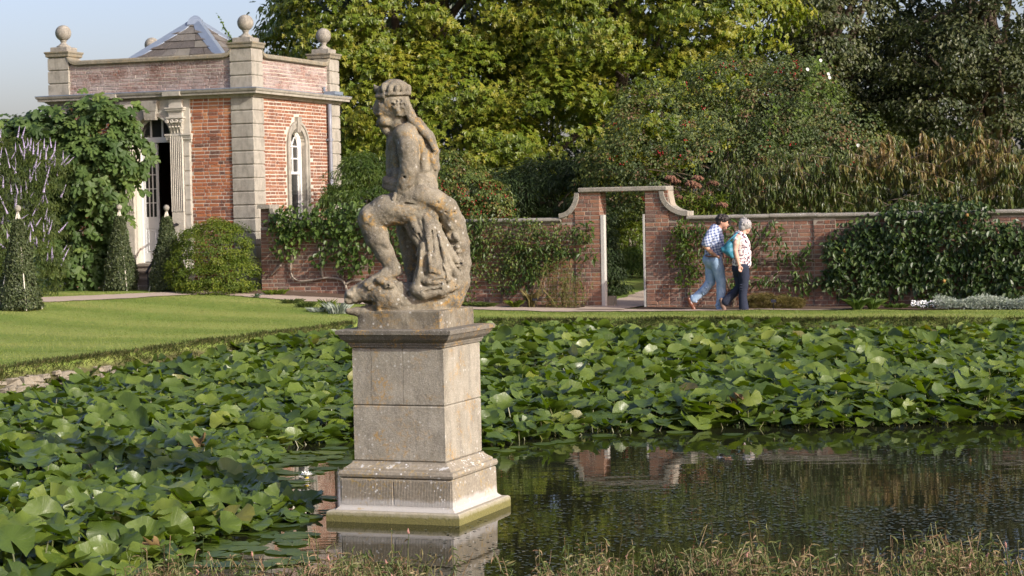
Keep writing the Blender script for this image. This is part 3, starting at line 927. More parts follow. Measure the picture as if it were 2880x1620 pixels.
# plain stone surround behind the pilasters with an arched opening
arch_wall(m, lambda v: pav(v[:, 0], -v[:, 1], v[:, 2]), 1.42, 3.17, 0.004, 0.035, DSILL - 0.5, ZC - 0.002, DA0, DA1, DSILL, DSPR)
m.build('door_surround', M['trim'], pavilion)
m = MB(); arch_ring(m, mp, dc, 0.425, 0.50, DSPR, 0.035, 0.06); m.build('arch_moulding', M['trim'], pavilion)
m = MB()
m.loft([X(np.array([(dc - w, -0.036, z), (dc + w, -0.036, z), (dc + w, -p, z), (dc - w, -p, z)])) for w, p, z in ((0.125, 0.14, 4.40), (0.145, 0.15, 4.58), (0.155, 0.16, 4.585), (0.19, 0.17, ZC - 0.004))])
m.build('keystone', M['ashlar'], pavilion)
for side, t0 in ((0, 1.565), (1, 2.735)):
    # impost mouldings and rusticated blocks beside the pilaster
    for a, b in ((1.40, 1.56), (1.87, 1.93)) if side == 0 else ((2.66, 2.72), (3.03, 3.19)):
        m = MB()
        for z0, z1, p in ((3.93, 3.98, 0.055), (3.98, 4.03, 0.085), (4.03, 4.065, 0.10), (4.065, 4.10, 0.12)):
            m.box((a - p * .35, -p, z0), (b + p * .35, -0.02, z1 - 0.001), X)
        m.build('impost', M['trim'], pavilion)
    for k in range(9):
        z1 = 3.92 - k * 0.30
        for a, b in ((1.43, 1.55),) if side == 0 else ((3.045, 3.165),):
            mb = MB(); mb.box((a, -0.06, z1 - 0.275), (b, -0.0355, z1), X); mb.build('jamb_block', M['trim'], pavilion)
    # fluted pilaster
    pil = MB(); pil.box((t0, -0.085, DSILL - 0.15), (t0 + 0.29, -0.0365, 4.10), X)
    pil = pil.build('pilaster', M['trim'], pavilion)
    m = MB()
    nfl = 6
    for k in range(nfl + 1):
        u = t0 + 0.012 + k * (0.266 / nfl) - 0.004
        rings = [X(np.array([(u + 0.006 + 0.010 * math.cos(a), -0.0855 - 0.026 * max(0, math.sin(a)), z) for a in np.linspace(0, math.pi, 6)])) for z in (2.50, 4.05)]
        m.loft(rings)
    m.build('pilaster_fillet', M['trim'], pil)
    m = MB()
    for k in range(11):
        u = t0 + 0.016 + k * 0.0256
        rings = [X(np.array([(u + 0.010 * math.cos(a), -0.0855 - 0.018 * max(0, math.sin(a)), z) for a in np.linspace(0, math.pi, 5)])) for z in (1.62, 2.48)]
        m.loft(rings)
    m.build('pilaster_reeding', M['trim'], pil)
    m = MB()
    m.box((t0 - 0.03, -0.13, DSILL - 0.15), (t0 + 0.32, -0.037, 1.60), X)
    m.build('pilaster_base', M['trim'], pil)
    m = MB()
    m.box((t0 - 0.012, -0.105, 4.055), (t0 + 0.302, -0.037, 4.10), X)
    m.build('pilaster_collar', M['trim'], pil)
    # capital: bell with two tiers of acanthus leaves and corner scrolls
    m = MB()
    cx = t0 + 0.145
    m.loft([X(np.array([(cx - w, -0.038, z), (cx + w, -0.038, z), (cx + w, -p, z), (cx - w, -p, z)])) for w, p, z in ((0.135, 0.085, 4.102), (0.125, 0.085, 4.15), (0.14, 0.10, 4.30), (0.175, 0.135, 4.40), (0.18, 0.14, 4.41))])
    for tier, (zb, hh, us) in enumerate(((4.11, 0.14, (-0.11, -0.037, 0.037, 0.11)), (4.19, 0.16, (-0.14, -0.07, 0.0, 0.07, 0.14)))):
        for du in us:
            rings = []
            for f, w, p in ((0, 0.032, 0.095), (0.4, 0.038, 0.112), (0.75, 0.034, 0.135), (0.95, 0.026, 0.165), (1.0, 0.018, 0.178), (0.88, 0.014, 0.186)):
                z = zb + f * hh
                rings.append(X(np.array([(cx + du - w, -p + 0.018, z), (cx + du, -p - 0.006, z), (cx + du + w, -p + 0.018, z), (cx + du, -p + 0.03, z)])))
            m.loft(rings)
    for du in (-0.165, 0.165, -0.05, 0.05):
        th = np.linspace(0, 4.6 * math.pi / 2, 14)
        rad = 0.042 - 0.0028 * np.arange(14)
        m.tube(X(np.stack([cx + du + np.sign(du) * rad * np.cos(th) * .8, np.full(14, -0.165), 4.345 + rad * np.sin(th)], -1)), 0.016, 6)
    m.build('capital', M['trim'], pil)
    m = MB()
    for z0, z1, p, w in ((4.415, 4.445, 0.165, 0.20), (4.446, 4.50, 0.11, 0.155), (4.501, 4.545, 0.115, 0.16), (4.546, 4.575, 0.13, 0.175), (4.576, 4.615, 0.16, 0.205), (4.616, 4.64, 0.18, 0.22)):
        m.box((cx - w, -p, z0), (cx + w, -0.038, z1), X)
    m.box((cx - 0.15, -0.11, 4.641), (cx + 0.15, -0.038, ZC - 0.003), X)
    m.build('entablature', M['trim'], pil)

# fanlight and transom
m = MB()
m.box((DA0, 0.10, 3.94), (DA1, 0.20, 4.05), X)
m.build('transom', M['doorpaint'], pavilion)
m = MB(); arch_ring(m, X, dc, 0.375, 0.424, 4.055, 0.11, 0.18); fan = m.build('fanlight', M['doorpaint'], pavilion)
for du in (-0.135, 0.135):
    m = MB(); m.box((dc + du - 0.016, 0.125, 4.055), (dc + du + 0.016, 0.165, 4.055 + math.sqrt(0.38 ** 2 - du ** 2)), X); m.build('glazing_bar', M['doorpaint'], fan)
for a, b in ((-0.375, -0.151), (-0.119, 0.119), (0.151, 0.375)):
    th = np.linspace(a, b, 9)
    top = [(dc + u, 0.15, 4.055 + math.sqrt(max(0, 0.376 ** 2 - u * u))) for u in th]
    pts = np.array([(dc + a, 0.15, 4.055), (dc + b, 0.15, 4.055)] + top[::-1])
    m = MB(); m.add(X(pts), [tuple(range(len(pts)))]); m.build('pane', M['glass'], fan)
# the closed left leaf of the glazed double door
m = MB()
for a, b in ((DA1 - 0.06, DA1), (DA0, DA0 + 0.05)):
    m.box((a, 0.10, DSILL), (b, 0.22, 3.938), X)
m.build('door_frame', M['white'], pavilion)
d0, d1 = 2.30, 2.655
m = MB()
m.box((d0, 0.14, DSILL + 0.02), (d0 + 0.045, 0.185, 3.93), X); m.box((d1 - 0.05, 0.14, DSILL + 0.02), (d1, 0.185, 3.93), X)
m.box((d0 + 0.045, 0.14, 3.86), (d1 - 0.05, 0.185, 3.93), X); m.box((d0 + 0.045, 0.14, 2.16), (d1 - 0.05, 0.185, 2.40), X); m.box((d0 + 0.045, 0.14, DSILL + 0.02), (d1 - 0.05, 0.185, 1.66), X)
m.box((d0 + 0.045, 0.155, 1.66), (d1 - 0.05, 0.172, 2.16), X)
leaf = m.build('door', M['doorpaint'], pavilion)
m = MB(); m.loft([X(np.array([(d0 + e, y, 1.60 + e), (d1 - e, y, 1.60 + e), (d1 - e, y, 2.22 - e), (d0 + e, y, 2.22 - e)])) for e, y in ((0.085, 0.156), (0.10, 0.140), (0.115, 0.150))]); m.build('door_panel', M['doorpaint'], leaf)
w3 = (d1 - d0 - 0.095) / 3
for k in (1, 2):
    u = d0 + 0.045 + k * w3
    m = MB(); m.box((u - 0.009, 0.145, 2.40), (u + 0.009, 0.18, 3.86), X); m.build('glazing_bar', M['doorpaint'], leaf)
for k in range(1, 5):
    z = 2.40 + k * 0.292
    m = MB(); m.box((d0 + 0.045, 0.147, z - 0.009), (d1 - 0.05, 0.178, z + 0.009), X); m.build('glazing_bar', M['doorpaint'], leaf)
for i in range(3):
    for k in range(5):
        u, z = d0 + 0.045 + i * w3, 2.40 + k * 0.292
        m = MB(); m.add(X(np.array([(u, 0.163, z), (u + w3, 0.163, z), (u + w3, 0.163, z + 0.292), (u, 0.163, z + 0.292)])), [(0, 1, 2, 3)]); m.build('pane', M['glass'], leaf)
# steps, handrail
for k in range(5):
    m = MB()
    zt = DSILL - 0.02 - k * 0.135
    m.loft([X(np.array([(1.72 - e, -0.05 - 0.27 * (k + 1) - e, z), (2.86 + e, -0.05 - 0.27 * (k + 1) - e, z), (2.86 + e, 0.0 if k else 0.30, z), (1.72 - e, 0.0 if k else 0.30, z)])) for z, e in ((zt - 0.135 if k < 4 else zt - 0.4, -0.03), (zt - 0.05, -0.03), (zt - 0.045, 0.0), (zt - 0.002 * k, 0.0))])
    m.build('step', M['step'], pavilion)
m = MB()
m.tube(pav(np.full(7, 1.72), np.array([-0.06, -0.16, -0.30, -0.42, -0.8, -1.2, -1.42]), np.array([2.22, 2.25, 2.22, 2.12, 1.80, 1.46, 1.28])), 0.022, 8)
m.tube(pav(np.full(2, 1.72), np.array([-1.35, -1.35]), np.array([0.75, 1.33])), 0.014, 6)
m.build('handrail', M['black'], pavilion, True)
m = MB(); m.box((0.98, -0.02, 2.21), (1.03, 0.01, 2.27), X); m.build('vent', M['black'], pavilion)

# arched sash window on the sunny side
Y = swap
scx = (SA0 + SA1) / 2
m = MB()
for a, b in ((SA0 - 0.15, SA0), (SA1, SA1 + 0.15)):
    m.box((a, -0.03, SSILL), (b, 0.084, SSPR), Y)
arch_ring(m, Y, scx, 0.36, 0.51, SSPR, -0.03, 0.084)
win = m.build('window', M['ashlar'], pavilion)
m = MB()
for a, b in ((SA0 - 0.155, SA0 - 0.10), (SA1 + 0.10, SA1 + 0.155)):
    m.box((a, -0.05, SSILL), (b, -0.031, SSPR), Y)
arch_ring(m, Y, scx, 0.46, 0.515, SSPR, -0.05, -0.031)
m.build('window_moulding', M['ashlar'], win)
m = MB()
m.loft([Y(np.array([(scx - w, 0.05, z), (scx + w, 0.05, z), (scx + w, -p, z), (scx - w, -p, z)])) for w, p, z in ((0.075, 0.06, SSPR + 0.27), (0.085, 0.075, SSPR + 0.42), (0.10, 0.085, SSPR + 0.60))])
m.build('window_keystone', M['ashlar'], win)
m = MB(); m.box((SA0 - 0.17, -0.08, SSILL - 0.09), (SA1 + 0.17, 0.12, SSILL - 0.001), Y); m.build('window_sill', M['ashlar'], win)
m = MB()
for a, b in ((SA0, SA0 + 0.055), (SA1 - 0.055, SA1)):
    m.box((a, 0.085, SSILL), (b, 0.22, SSPR), Y)
arch_ring(m, Y, scx, 0.305, 0.36, SSPR, 0.085, 0.22)
m.build('window_frame', M['white'], win)
m = MB()
for a, b in ((SA0 + 0.056, SA0 + 0.095), (SA1 - 0.095, SA1 - 0.056)):
    m.box((a, 0.105, 3.25), (b, 0.15, SSPR), Y); m.box((a, 0.152, SSILL), (b, 0.195, 3.30), Y)
arch_ring(m, Y, scx, 0.265, 0.304, SSPR, 0.105, 0.15)
m.box((SA0 + 0.095, 0.105, 3.25), (SA1 - 0.095, 0.15, 3.30), Y)
m.build('window_sash', M['white'], win)
m = MB()
for zb, zt, dd in ((3.30, 4.13, 0.11), (SSILL, 3.25, 0.16)):
    m.box((scx - 0.012, dd, zb), (scx + 0.012, dd + 0.03, zt if dd > 0.13 else SSPR - 0.05), Y)
for z, dd in ((3.58, 0.11), (3.84, 0.11), (2.72, 0.16), (3.0, 0.16)):
    m.box((SA0 + 0.095, dd + 0.001, z - 0.012), (SA1 - 0.095, dd + 0.029, z + 0.012), Y)
for sgn in (-1, 1):
    th = np.linspace(0, 1.25, 9)
    x = scx + sgn * (0.265 - 0.53 * np.sin(th) * 0.0 - (1 - np.cos(th)) * 0.40); z = SSPR - 0.06 + 0.36 * np.sin(th)
    m.tube(swap(np.stack([x - sgn * 0.0, np.full(9, 0.125), z], -1)), 0.013, 6)
    x = scx - sgn * 0.0 + sgn * (1 - np.cos(th)) * 0.42
    m.tube(swap(np.stack([x, np.full(9, 0.125), SSPR - 0.06 + 0.33 * np.sin(th)], -1)), 0.013, 6)
m.build('glazing_bar', M['white'], win)
m = MB()
th = np.linspace(0, math.pi, 15)
pts = np.array([(SA0 + 0.09, 0.14, SSILL), (SA1 - 0.09, 0.14, SSILL)] + [(scx + 0.27 * math.cos(a), 0.14, SSPR + 0.27 * math.sin(a)) for a in th])
m.add(Y(pts), [tuple(range(len(pts)))]); m.build('pane', M['glass'], win)

# downpipe with its hopper outlet through the cornice
m = MB()
dp = pav(np.full(8, -0.075), np.full(8, 3.50), np.linspace(4.79, 1.0, 8))
m.tube(dp, 0.045, 12)
pipe = m.build('downpipe', M['leadpipe'], pavilion, True)
for z in (3.98, 3.0, 2.1):
    m = MB(); m.tube(pav(np.full(3, -0.075), np.full(3, 3.50), np.array([z, z + .03, z + .06])), 0.058, 12); m.box((-0.11, 3.42, z + 0.005), (-0.006, 3.58, z + 0.05), X); m.build('pipe_bracket', M['leadpipe'], pipe)
m = MB(); m.box((-0.27, 3.38, ZT + 0.03), (-0.01, 3.80, ZT + 0.10), X); m.box((-0.03, 3.36, ZT + 0.10), (0.0, 3.41, ZT + 0.20), X); m.build('lead_chute', M['lead'], pipe)

# framed picture and a chest standing inside the room
pic = thing('framed_picture', 'dark framed picture on the far wall seen through the pavilion door', 'picture', pav(1.15, WR - 0.43, 2.6))
m = MB()
for a, b in (((0.75, 2.3), (0.80, 3.5)), ((1.60, 2.3), (1.65, 3.5)), ((0.801, 2.3), (1.599, 2.35)), ((0.801, 3.45), (1.599, 3.5))):
    m.box((a[0], WR - 0.45, a[1]), (b[0], WR - 0.405, b[1]), X)
m.build('frame', M['black'], pic)
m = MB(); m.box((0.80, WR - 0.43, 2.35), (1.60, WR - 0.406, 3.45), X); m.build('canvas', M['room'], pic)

# small plant rooted in the corner finial's base
r_ = np.random.default_rng(4)
sp = thing('wall_weed', 'small leggy weed rooted beside the nearest ball finial on the parapet', 'plant', pav(0.42, 0.1, 6.01))
m = MB()
tips = []
for k in range(5):
    b = pav(0.40 + 0.03 * k, 0.08, 5.92); tpt = b + np.array([-0.10 - 0.03 * k, 0, 0.12 + 0.11 * k])
    m.tube([b, (b + tpt) / 2 + np.array([0.02, 0, 0.02]), tpt], 0.004, 4); tips += [tpt, (b + tpt) / 2, tpt + np.array([.03, 0, -.04])]
    tips += [b + np.array([0, -.03, .05]), b + np.array([-.04, 0, .02])]
M['weed'] = leafmat('weed_leaves', [(0, (0.07, 0.12, 0.02)), (1, (0.16, 0.24, 0.04))])
m.build('stem', M['weed'], sp)
tips = np.array(tips)
link('foliage', leaf_mesh('foliage', M['weed'], [leaf_arrays(np.repeat(tips, 3, 0) + r_.normal(size=(len(tips) * 3, 3)) * .015, r_.normal(size=(len(tips) * 3, 3)), r_.normal(size=(len(tips) * 3, 3)), 0.05, 0.045, T_OVAL, r_.random(len(tips) * 3))]), sp)

# ------------------------------------------------------------------ garden wall and gateway
gl0, gl1 = wall_u(1619), wall_u(1690)        # left pier
gr0, gr1 = wall_u(1817), wall_u(1882)        # right pier
WTH = 0.34
frW = lambda u, off, z: wallp(u, off, z)
def make_wall(u0, u1, label, seed, keep, piers=(), zt=2.14, capin=(0, 0)):
    w = thing('garden_wall', label, 'wall', wallp((u0 + u1) / 2, 0, 0.5), 'brick garden walls either side of the gateway')
    m = MB(); m.box((u0, -WTH, 0.2), (u1, 0.0, zt), wallmap)
    m.build('wall_core', M['mortar_wall'], w)
    lst = course_bricks(u0, u1, 0.50, zt, 0.0765, None, seed)
    lay_bricks(lst, frW, eW, nW, w, M['brick_wall'], keep, seed, 0.006)
    for a, b in piers:
        m = MB(); m.box((a, 0.002, 0.2), (b, 0.028, zt), wallmap); m.build('buttress', M['mortar_wall'], w)
        lay_bricks(course_bricks(a + 0.004, b - 0.004, 0.50, zt, 0.0765, None, seed + 7), lambda u, off, z: wallp(u, np.asarray(off) + 0.028, z), eW, nW, w, M['brick_wall'], 20, seed + 7, 0.006, 0.1)
    # coping stones with a rolled edge
    a, ucap = u0 + capin[0], u1 - capin[1]
    r = random.Random(seed)
    while a < ucap - 0.05:
        b = min(a + 0.62 + r.random() * 0.35, ucap)
        if ucap - b < 0.3: b = ucap
        e = r.uniform(-.006, .006)
        rings = [wallp(np.full(8, u), np.array([-WTH - .05, -WTH - .05, -WTH - .02, -0.02, 0.05, 0.075, 0.075, 0.03]), zt + e + np.array([0.0, 0.055, 0.085, 0.095, 0.085, 0.06, 0.035, 0.0])) for u in (a + 0.004, b - 0.004)]
        m = MB(); m.loft(rings); m.build('coping_stone', M['wallcap'], w)
        a = b
    return w
ul = wall_u(734)
w1 = make_wall(ul, gl0, 'brick garden wall under an espalier between the pavilion and the gateway', 41, 300, capin=(0.62, 0.27))
w2 = make_wall(gr1, 13.5, 'brick garden wall behind the walking couple, topped with grey coping', 42, 300, piers=((wall_u(2290), wall_u(2352)),), capin=(0.355, 0))
# the wall turns back to meet the pavilion, and climbs in a scroll towards it
m = MB(); m.box((ul, -1.05, 0.3), (ul + 0.30, -WTH - 0.001, 2.14), wallmap); m.build('wall_return', M['mortar_wall'], w1)
lay_bricks(course_bricks(WTH, 1.05, 0.50, 2.14, 0.0765, None, 49), lambda u, off, z: wallp(ul - np.asarray(off), -np.asarray(u), z), -nW, -eW, w1, M['brick_wall'], 0, 49, 0.006)
m = MB()
m.box((ul, -WTH + 0.02, 2.142), (ul + 0.20, -0.02, 2.52), wallmap)
m.build('wall_end_pier', M['mortar_wall'], w1)
lay_bricks(course_bricks(ul, ul + 0.20, 2.142, 2.52, 0.0765, None, 48), lambda u, off, z: wallp(u, np.asarray(off) - 0.02, z), eW, nW, w1, M['brick_wall'], 20, 48, 0.006)
us = np.linspace(0, 1, 12)
rings = []
for k in us:
    u = ul - 0.02 + 0.24 + 0.36 * math.sin(k * math.pi / 2); z = 2.53 - 0.33 * (1 - math.cos(k * math.pi / 2))
    if k == 0: u, z = ul + 0.20, 2.53
    dx, dz = math.cos(k * math.pi / 2 - 0.0), -math.sin(k * math.pi / 2)
    nx_, nz_ = 0.08, 0.08
    rings.append(wallp(np.array([u - 0.09, u - 0.09, u + 0.02, u + 0.02]), np.array([-WTH, 0.06, 0.06, -WTH]), np.array([z - 0.10, z - 0.10, z, z])))
m = MB(); m.loft([wallp(np.full(4, ul - 0.03), np.array([-WTH, 0.07, 0.07, -WTH]), np.array([2.522, 2.522, 2.60, 2.60])), wallp(np.full(4, ul + 0.25), np.array([-WTH, 0.07, 0.07, -WTH]), np.array([2.522, 2.522, 2.60, 2.60]))])
m.build('pier_cap', M['wallcap'], w1)
def sweep(u_top, z_top, u_bot, z_bot, name, parent, th=0.085):
    """concave coping curve from the top of a pier down to the wall"""
    rings = []
    for k in np.linspace(0, math.pi / 2, 14):
        # quarter ellipse, hollow side upwards
        u = u_top + (u_bot - u_top) * (1 - math.cos(k)); z = z_top + (z_bot - z_top) * math.sin(k)
        du, dz = (u_bot - u_top) * math.sin(k), (z_bot - z_top) * math.cos(k)
        l = math.hypot(du, dz) + 1e-6
        nu, nz = -dz / l, du / l
        if nz < 0 or (nz < 0.05 and nu * (u_bot - u_top) < 0): nu, nz = -nu, -nz
        rings.append(wallp(np.array([u, u, u + nu * th, u + nu * th]), np.array([-WTH - .03, 0.075, 0.075, -WTH - .03]), np.array([z, z, z + nz * th, z + nz * th])))
    m = MB(); m.loft(rings)
    return m.build(name, M['wallcap'], parent, False)
sweep(ul + 0.24, 2.52, ul + 0.66, 2.20, 'scroll_coping', w1)

gate = thing('gateway', 'brick gateway with flat stone lintel and scrolled shoulders over an open path', 'gateway', wallp((gl1 + gr0) / 2, 0, 0.5))
ZG = 2.70
for a, b, nm in ((gl0, gl1, 43), (gr0, gr1, 44)):
    m = MB(); m.box((a + 0.001, -WTH - 0.02, 0.2), (b - 0.001, 0.02, ZG - 0.001), wallmap); m.build('pier', M['mortar_wall'], gate)
    lay_bricks(course_bricks(a, b, 0.50, ZG, 0.0765, None, nm), lambda u, off, z: wallp(u, np.asarray(off) + 0.02, z), eW, nW, gate, M['brick_wall'], 90, nm, 0.007, 0.12)
    # reveal bricks
    s = 1 if nm == 43 else -1
    ue = b if nm == 43 else a
    lay_bricks(course_bricks(0.0, WTH + 0.02, 0.50, ZG, 0.0765, None, nm + 9), lambda u, off, z: wallp(ue + s * np.asarray(off), 0.02 - np.asarray(u), z), -nW, s * eW, gate, M['brick_wall'], 30, nm + 9, 0.005, -0.1)
# brick shoulders under the scrolls
for ut, ub, nm in ((gl0, gl0 - 0.26, 51), (gr1, gr1 + 0.36, 52)):
    zs, zb = ZG - 0.02, 2.235
    lst = []
    for bk in course_bricks(min(ut, ub), max(ut, ub), 2.142, zs, 0.0765, None, nm, L=0.15):
        f = (bk[0] - ut) / (ub - ut)
        zc = zs + (zb - zs) * (1 - math.sqrt(max(0, 1 - (1 - min(1, f + 0.12)) ** 2)) if f < 1 else 1)
        zc = zb + (zs - zb) * (1 - math.sqrt(max(0, 1 - (1 - min(1, f + 0.10)) ** 2)))
        if bk[1] + 0.04 < zc: lst.append(bk)
    if lst: lay_bricks(lst, frW, eW, nW, gate, M['brick_wall'], 20, nm, 0.004)
    m = MB()
    us = np.linspace(0, 1, 10)
    top = [(ut + (ub - ut) * f, zb + (zs - zb) * (1 - math.sqrt(max(0, 1 - (1 - f) ** 2)))) for f in us]
    rings = [wallp(np.full(4, u), np.array([-WTH + .01, -0.004, -0.004, -WTH + .01]), np.array([2.141, 2.141, max(z - .01, 2.237), max(z - .01, 2.237)])) for u, z in top]
    m.loft(rings); m.build('shoulder', M['mortar_wall'], gate)
sweep(gl0 + 0.10, ZG - 0.01, gl0 - 0.30, 2.225, 'scroll_coping', gate)
sweep(gr1 - 0.16, ZG - 0.01, gr1 + 0.38, 2.225, 'scroll_coping', gate)
m = MB()
m.loft([wallp(np.array([gl0 + 0.10 - e, gr1 - 0.02 + e, gr1 - 0.02 + e, gl0 + 0.10 - e]), np.array([0.09 + e, 0.09 + e, -WTH - 0.08 - e, -WTH - 0.08 - e]), np.full(4, z)) for e, z in ((-0.012, ZG), (0, ZG + 0.012), (0, ZG + 0.07), (-0.012, ZG + 0.085))])
m.build('lintel', M['wallcap'], gate)
M['jamb'] = plain('weathered_white_timber', (0.44, 0.425, 0.385), 0.75, 0.2, 0, 0.22, 9, 0.3)
for a, b in ((gl1 + 0.012, gl1 + 0.075), (gr0 - 0.045, gr0 - 0.010)):
    m = MB(); m.box((a, -0.10, 0.45), (b, 0.035, 2.27), wallmap); m.build('jamb_post', M['jamb'], gate)
m = MB(); m.box((gl1 + 0.06, -0.30, 0.4), (gl1 + 0.20, -0.11, 0.74), wallmap); m.build('kerb_stone', M['rubble'], gate)

# ------------------------------------------------------------------ pond bank stones
bank = tag(bpy.data.objects.new('pond_bank', None), kind='structure')
COL.objects.link(bank)
rs = np.random.default_rng(17)
def edge_at(i, f):
    a, b = POND[i], POND[i + 1]
    p = a + (b - a) * f
    d = (b - a) / np.linalg.norm(b - a)
    return p, d, np.array([d[1], -d[0]])          # inward normal (towards the water)
sv = []
for k in range(5):
    v = np.array([(x, y, z) for z in (-.5, .5) for x, y in ((-.5, -.5), (.5, -.5), (.5, .5), (-.5, .5))]) + rs.normal(size=(8, 3)) * 0.07
    c = v.mean(0)
    ring = []
    mb = MB()
    mb.loft([v[:4] * np.array([.86, .9, 1.0]), v[:4] * np.array([1, 1, .7]), v[4:] * np.array([1, 1, .7]), v[4:] * np.array([.86, .9, 1.0])])
    sv.append(mb.mesh('stone', M['rubble']))
for i in range(1, 7):
    L = np.linalg.norm(POND[i + 1] - POND[i])
    for row in range(4):
        s = rs.random() * 0.2
        while s < L:
            w = 0.13 + 0.24 * rs.random() ** 1.5
            p, d, n = edge_at(i, min(1, s / L))
            s += w + 0.02
            if vnoise(np.array([[p[0] * 0.8, p[1] * 0.8, row * 0.35]]), 31)[0] < 0.50 + 0.03 * row: continue
            o = bpy.data.objects.new('stone', sv[int(rs.integers(5))])
            COL.objects.link(o); o.parent = bank
            h = 0.06 + 0.06 * rs.random()
            q = p - n * (-0.13 + 0.055 * row - 0.03 * rs.random())
            z = 0.07 + row * 0.095 + rs.normal() * 0.012
            a = math.atan2(d[1], d[0]) + rs.normal() * 0.10
            o.matrix_local = Matrix.Translation((q[0], q[1], z)) @ Matrix.Rotation(a, 4, 'Z') @ Matrix.Rotation(rs.normal() * .08, 4, 'X') @ Matrix.Rotation(rs.normal() * .06, 4, 'Y') @ Matrix.Diagonal((w, 0.24, h, 1))
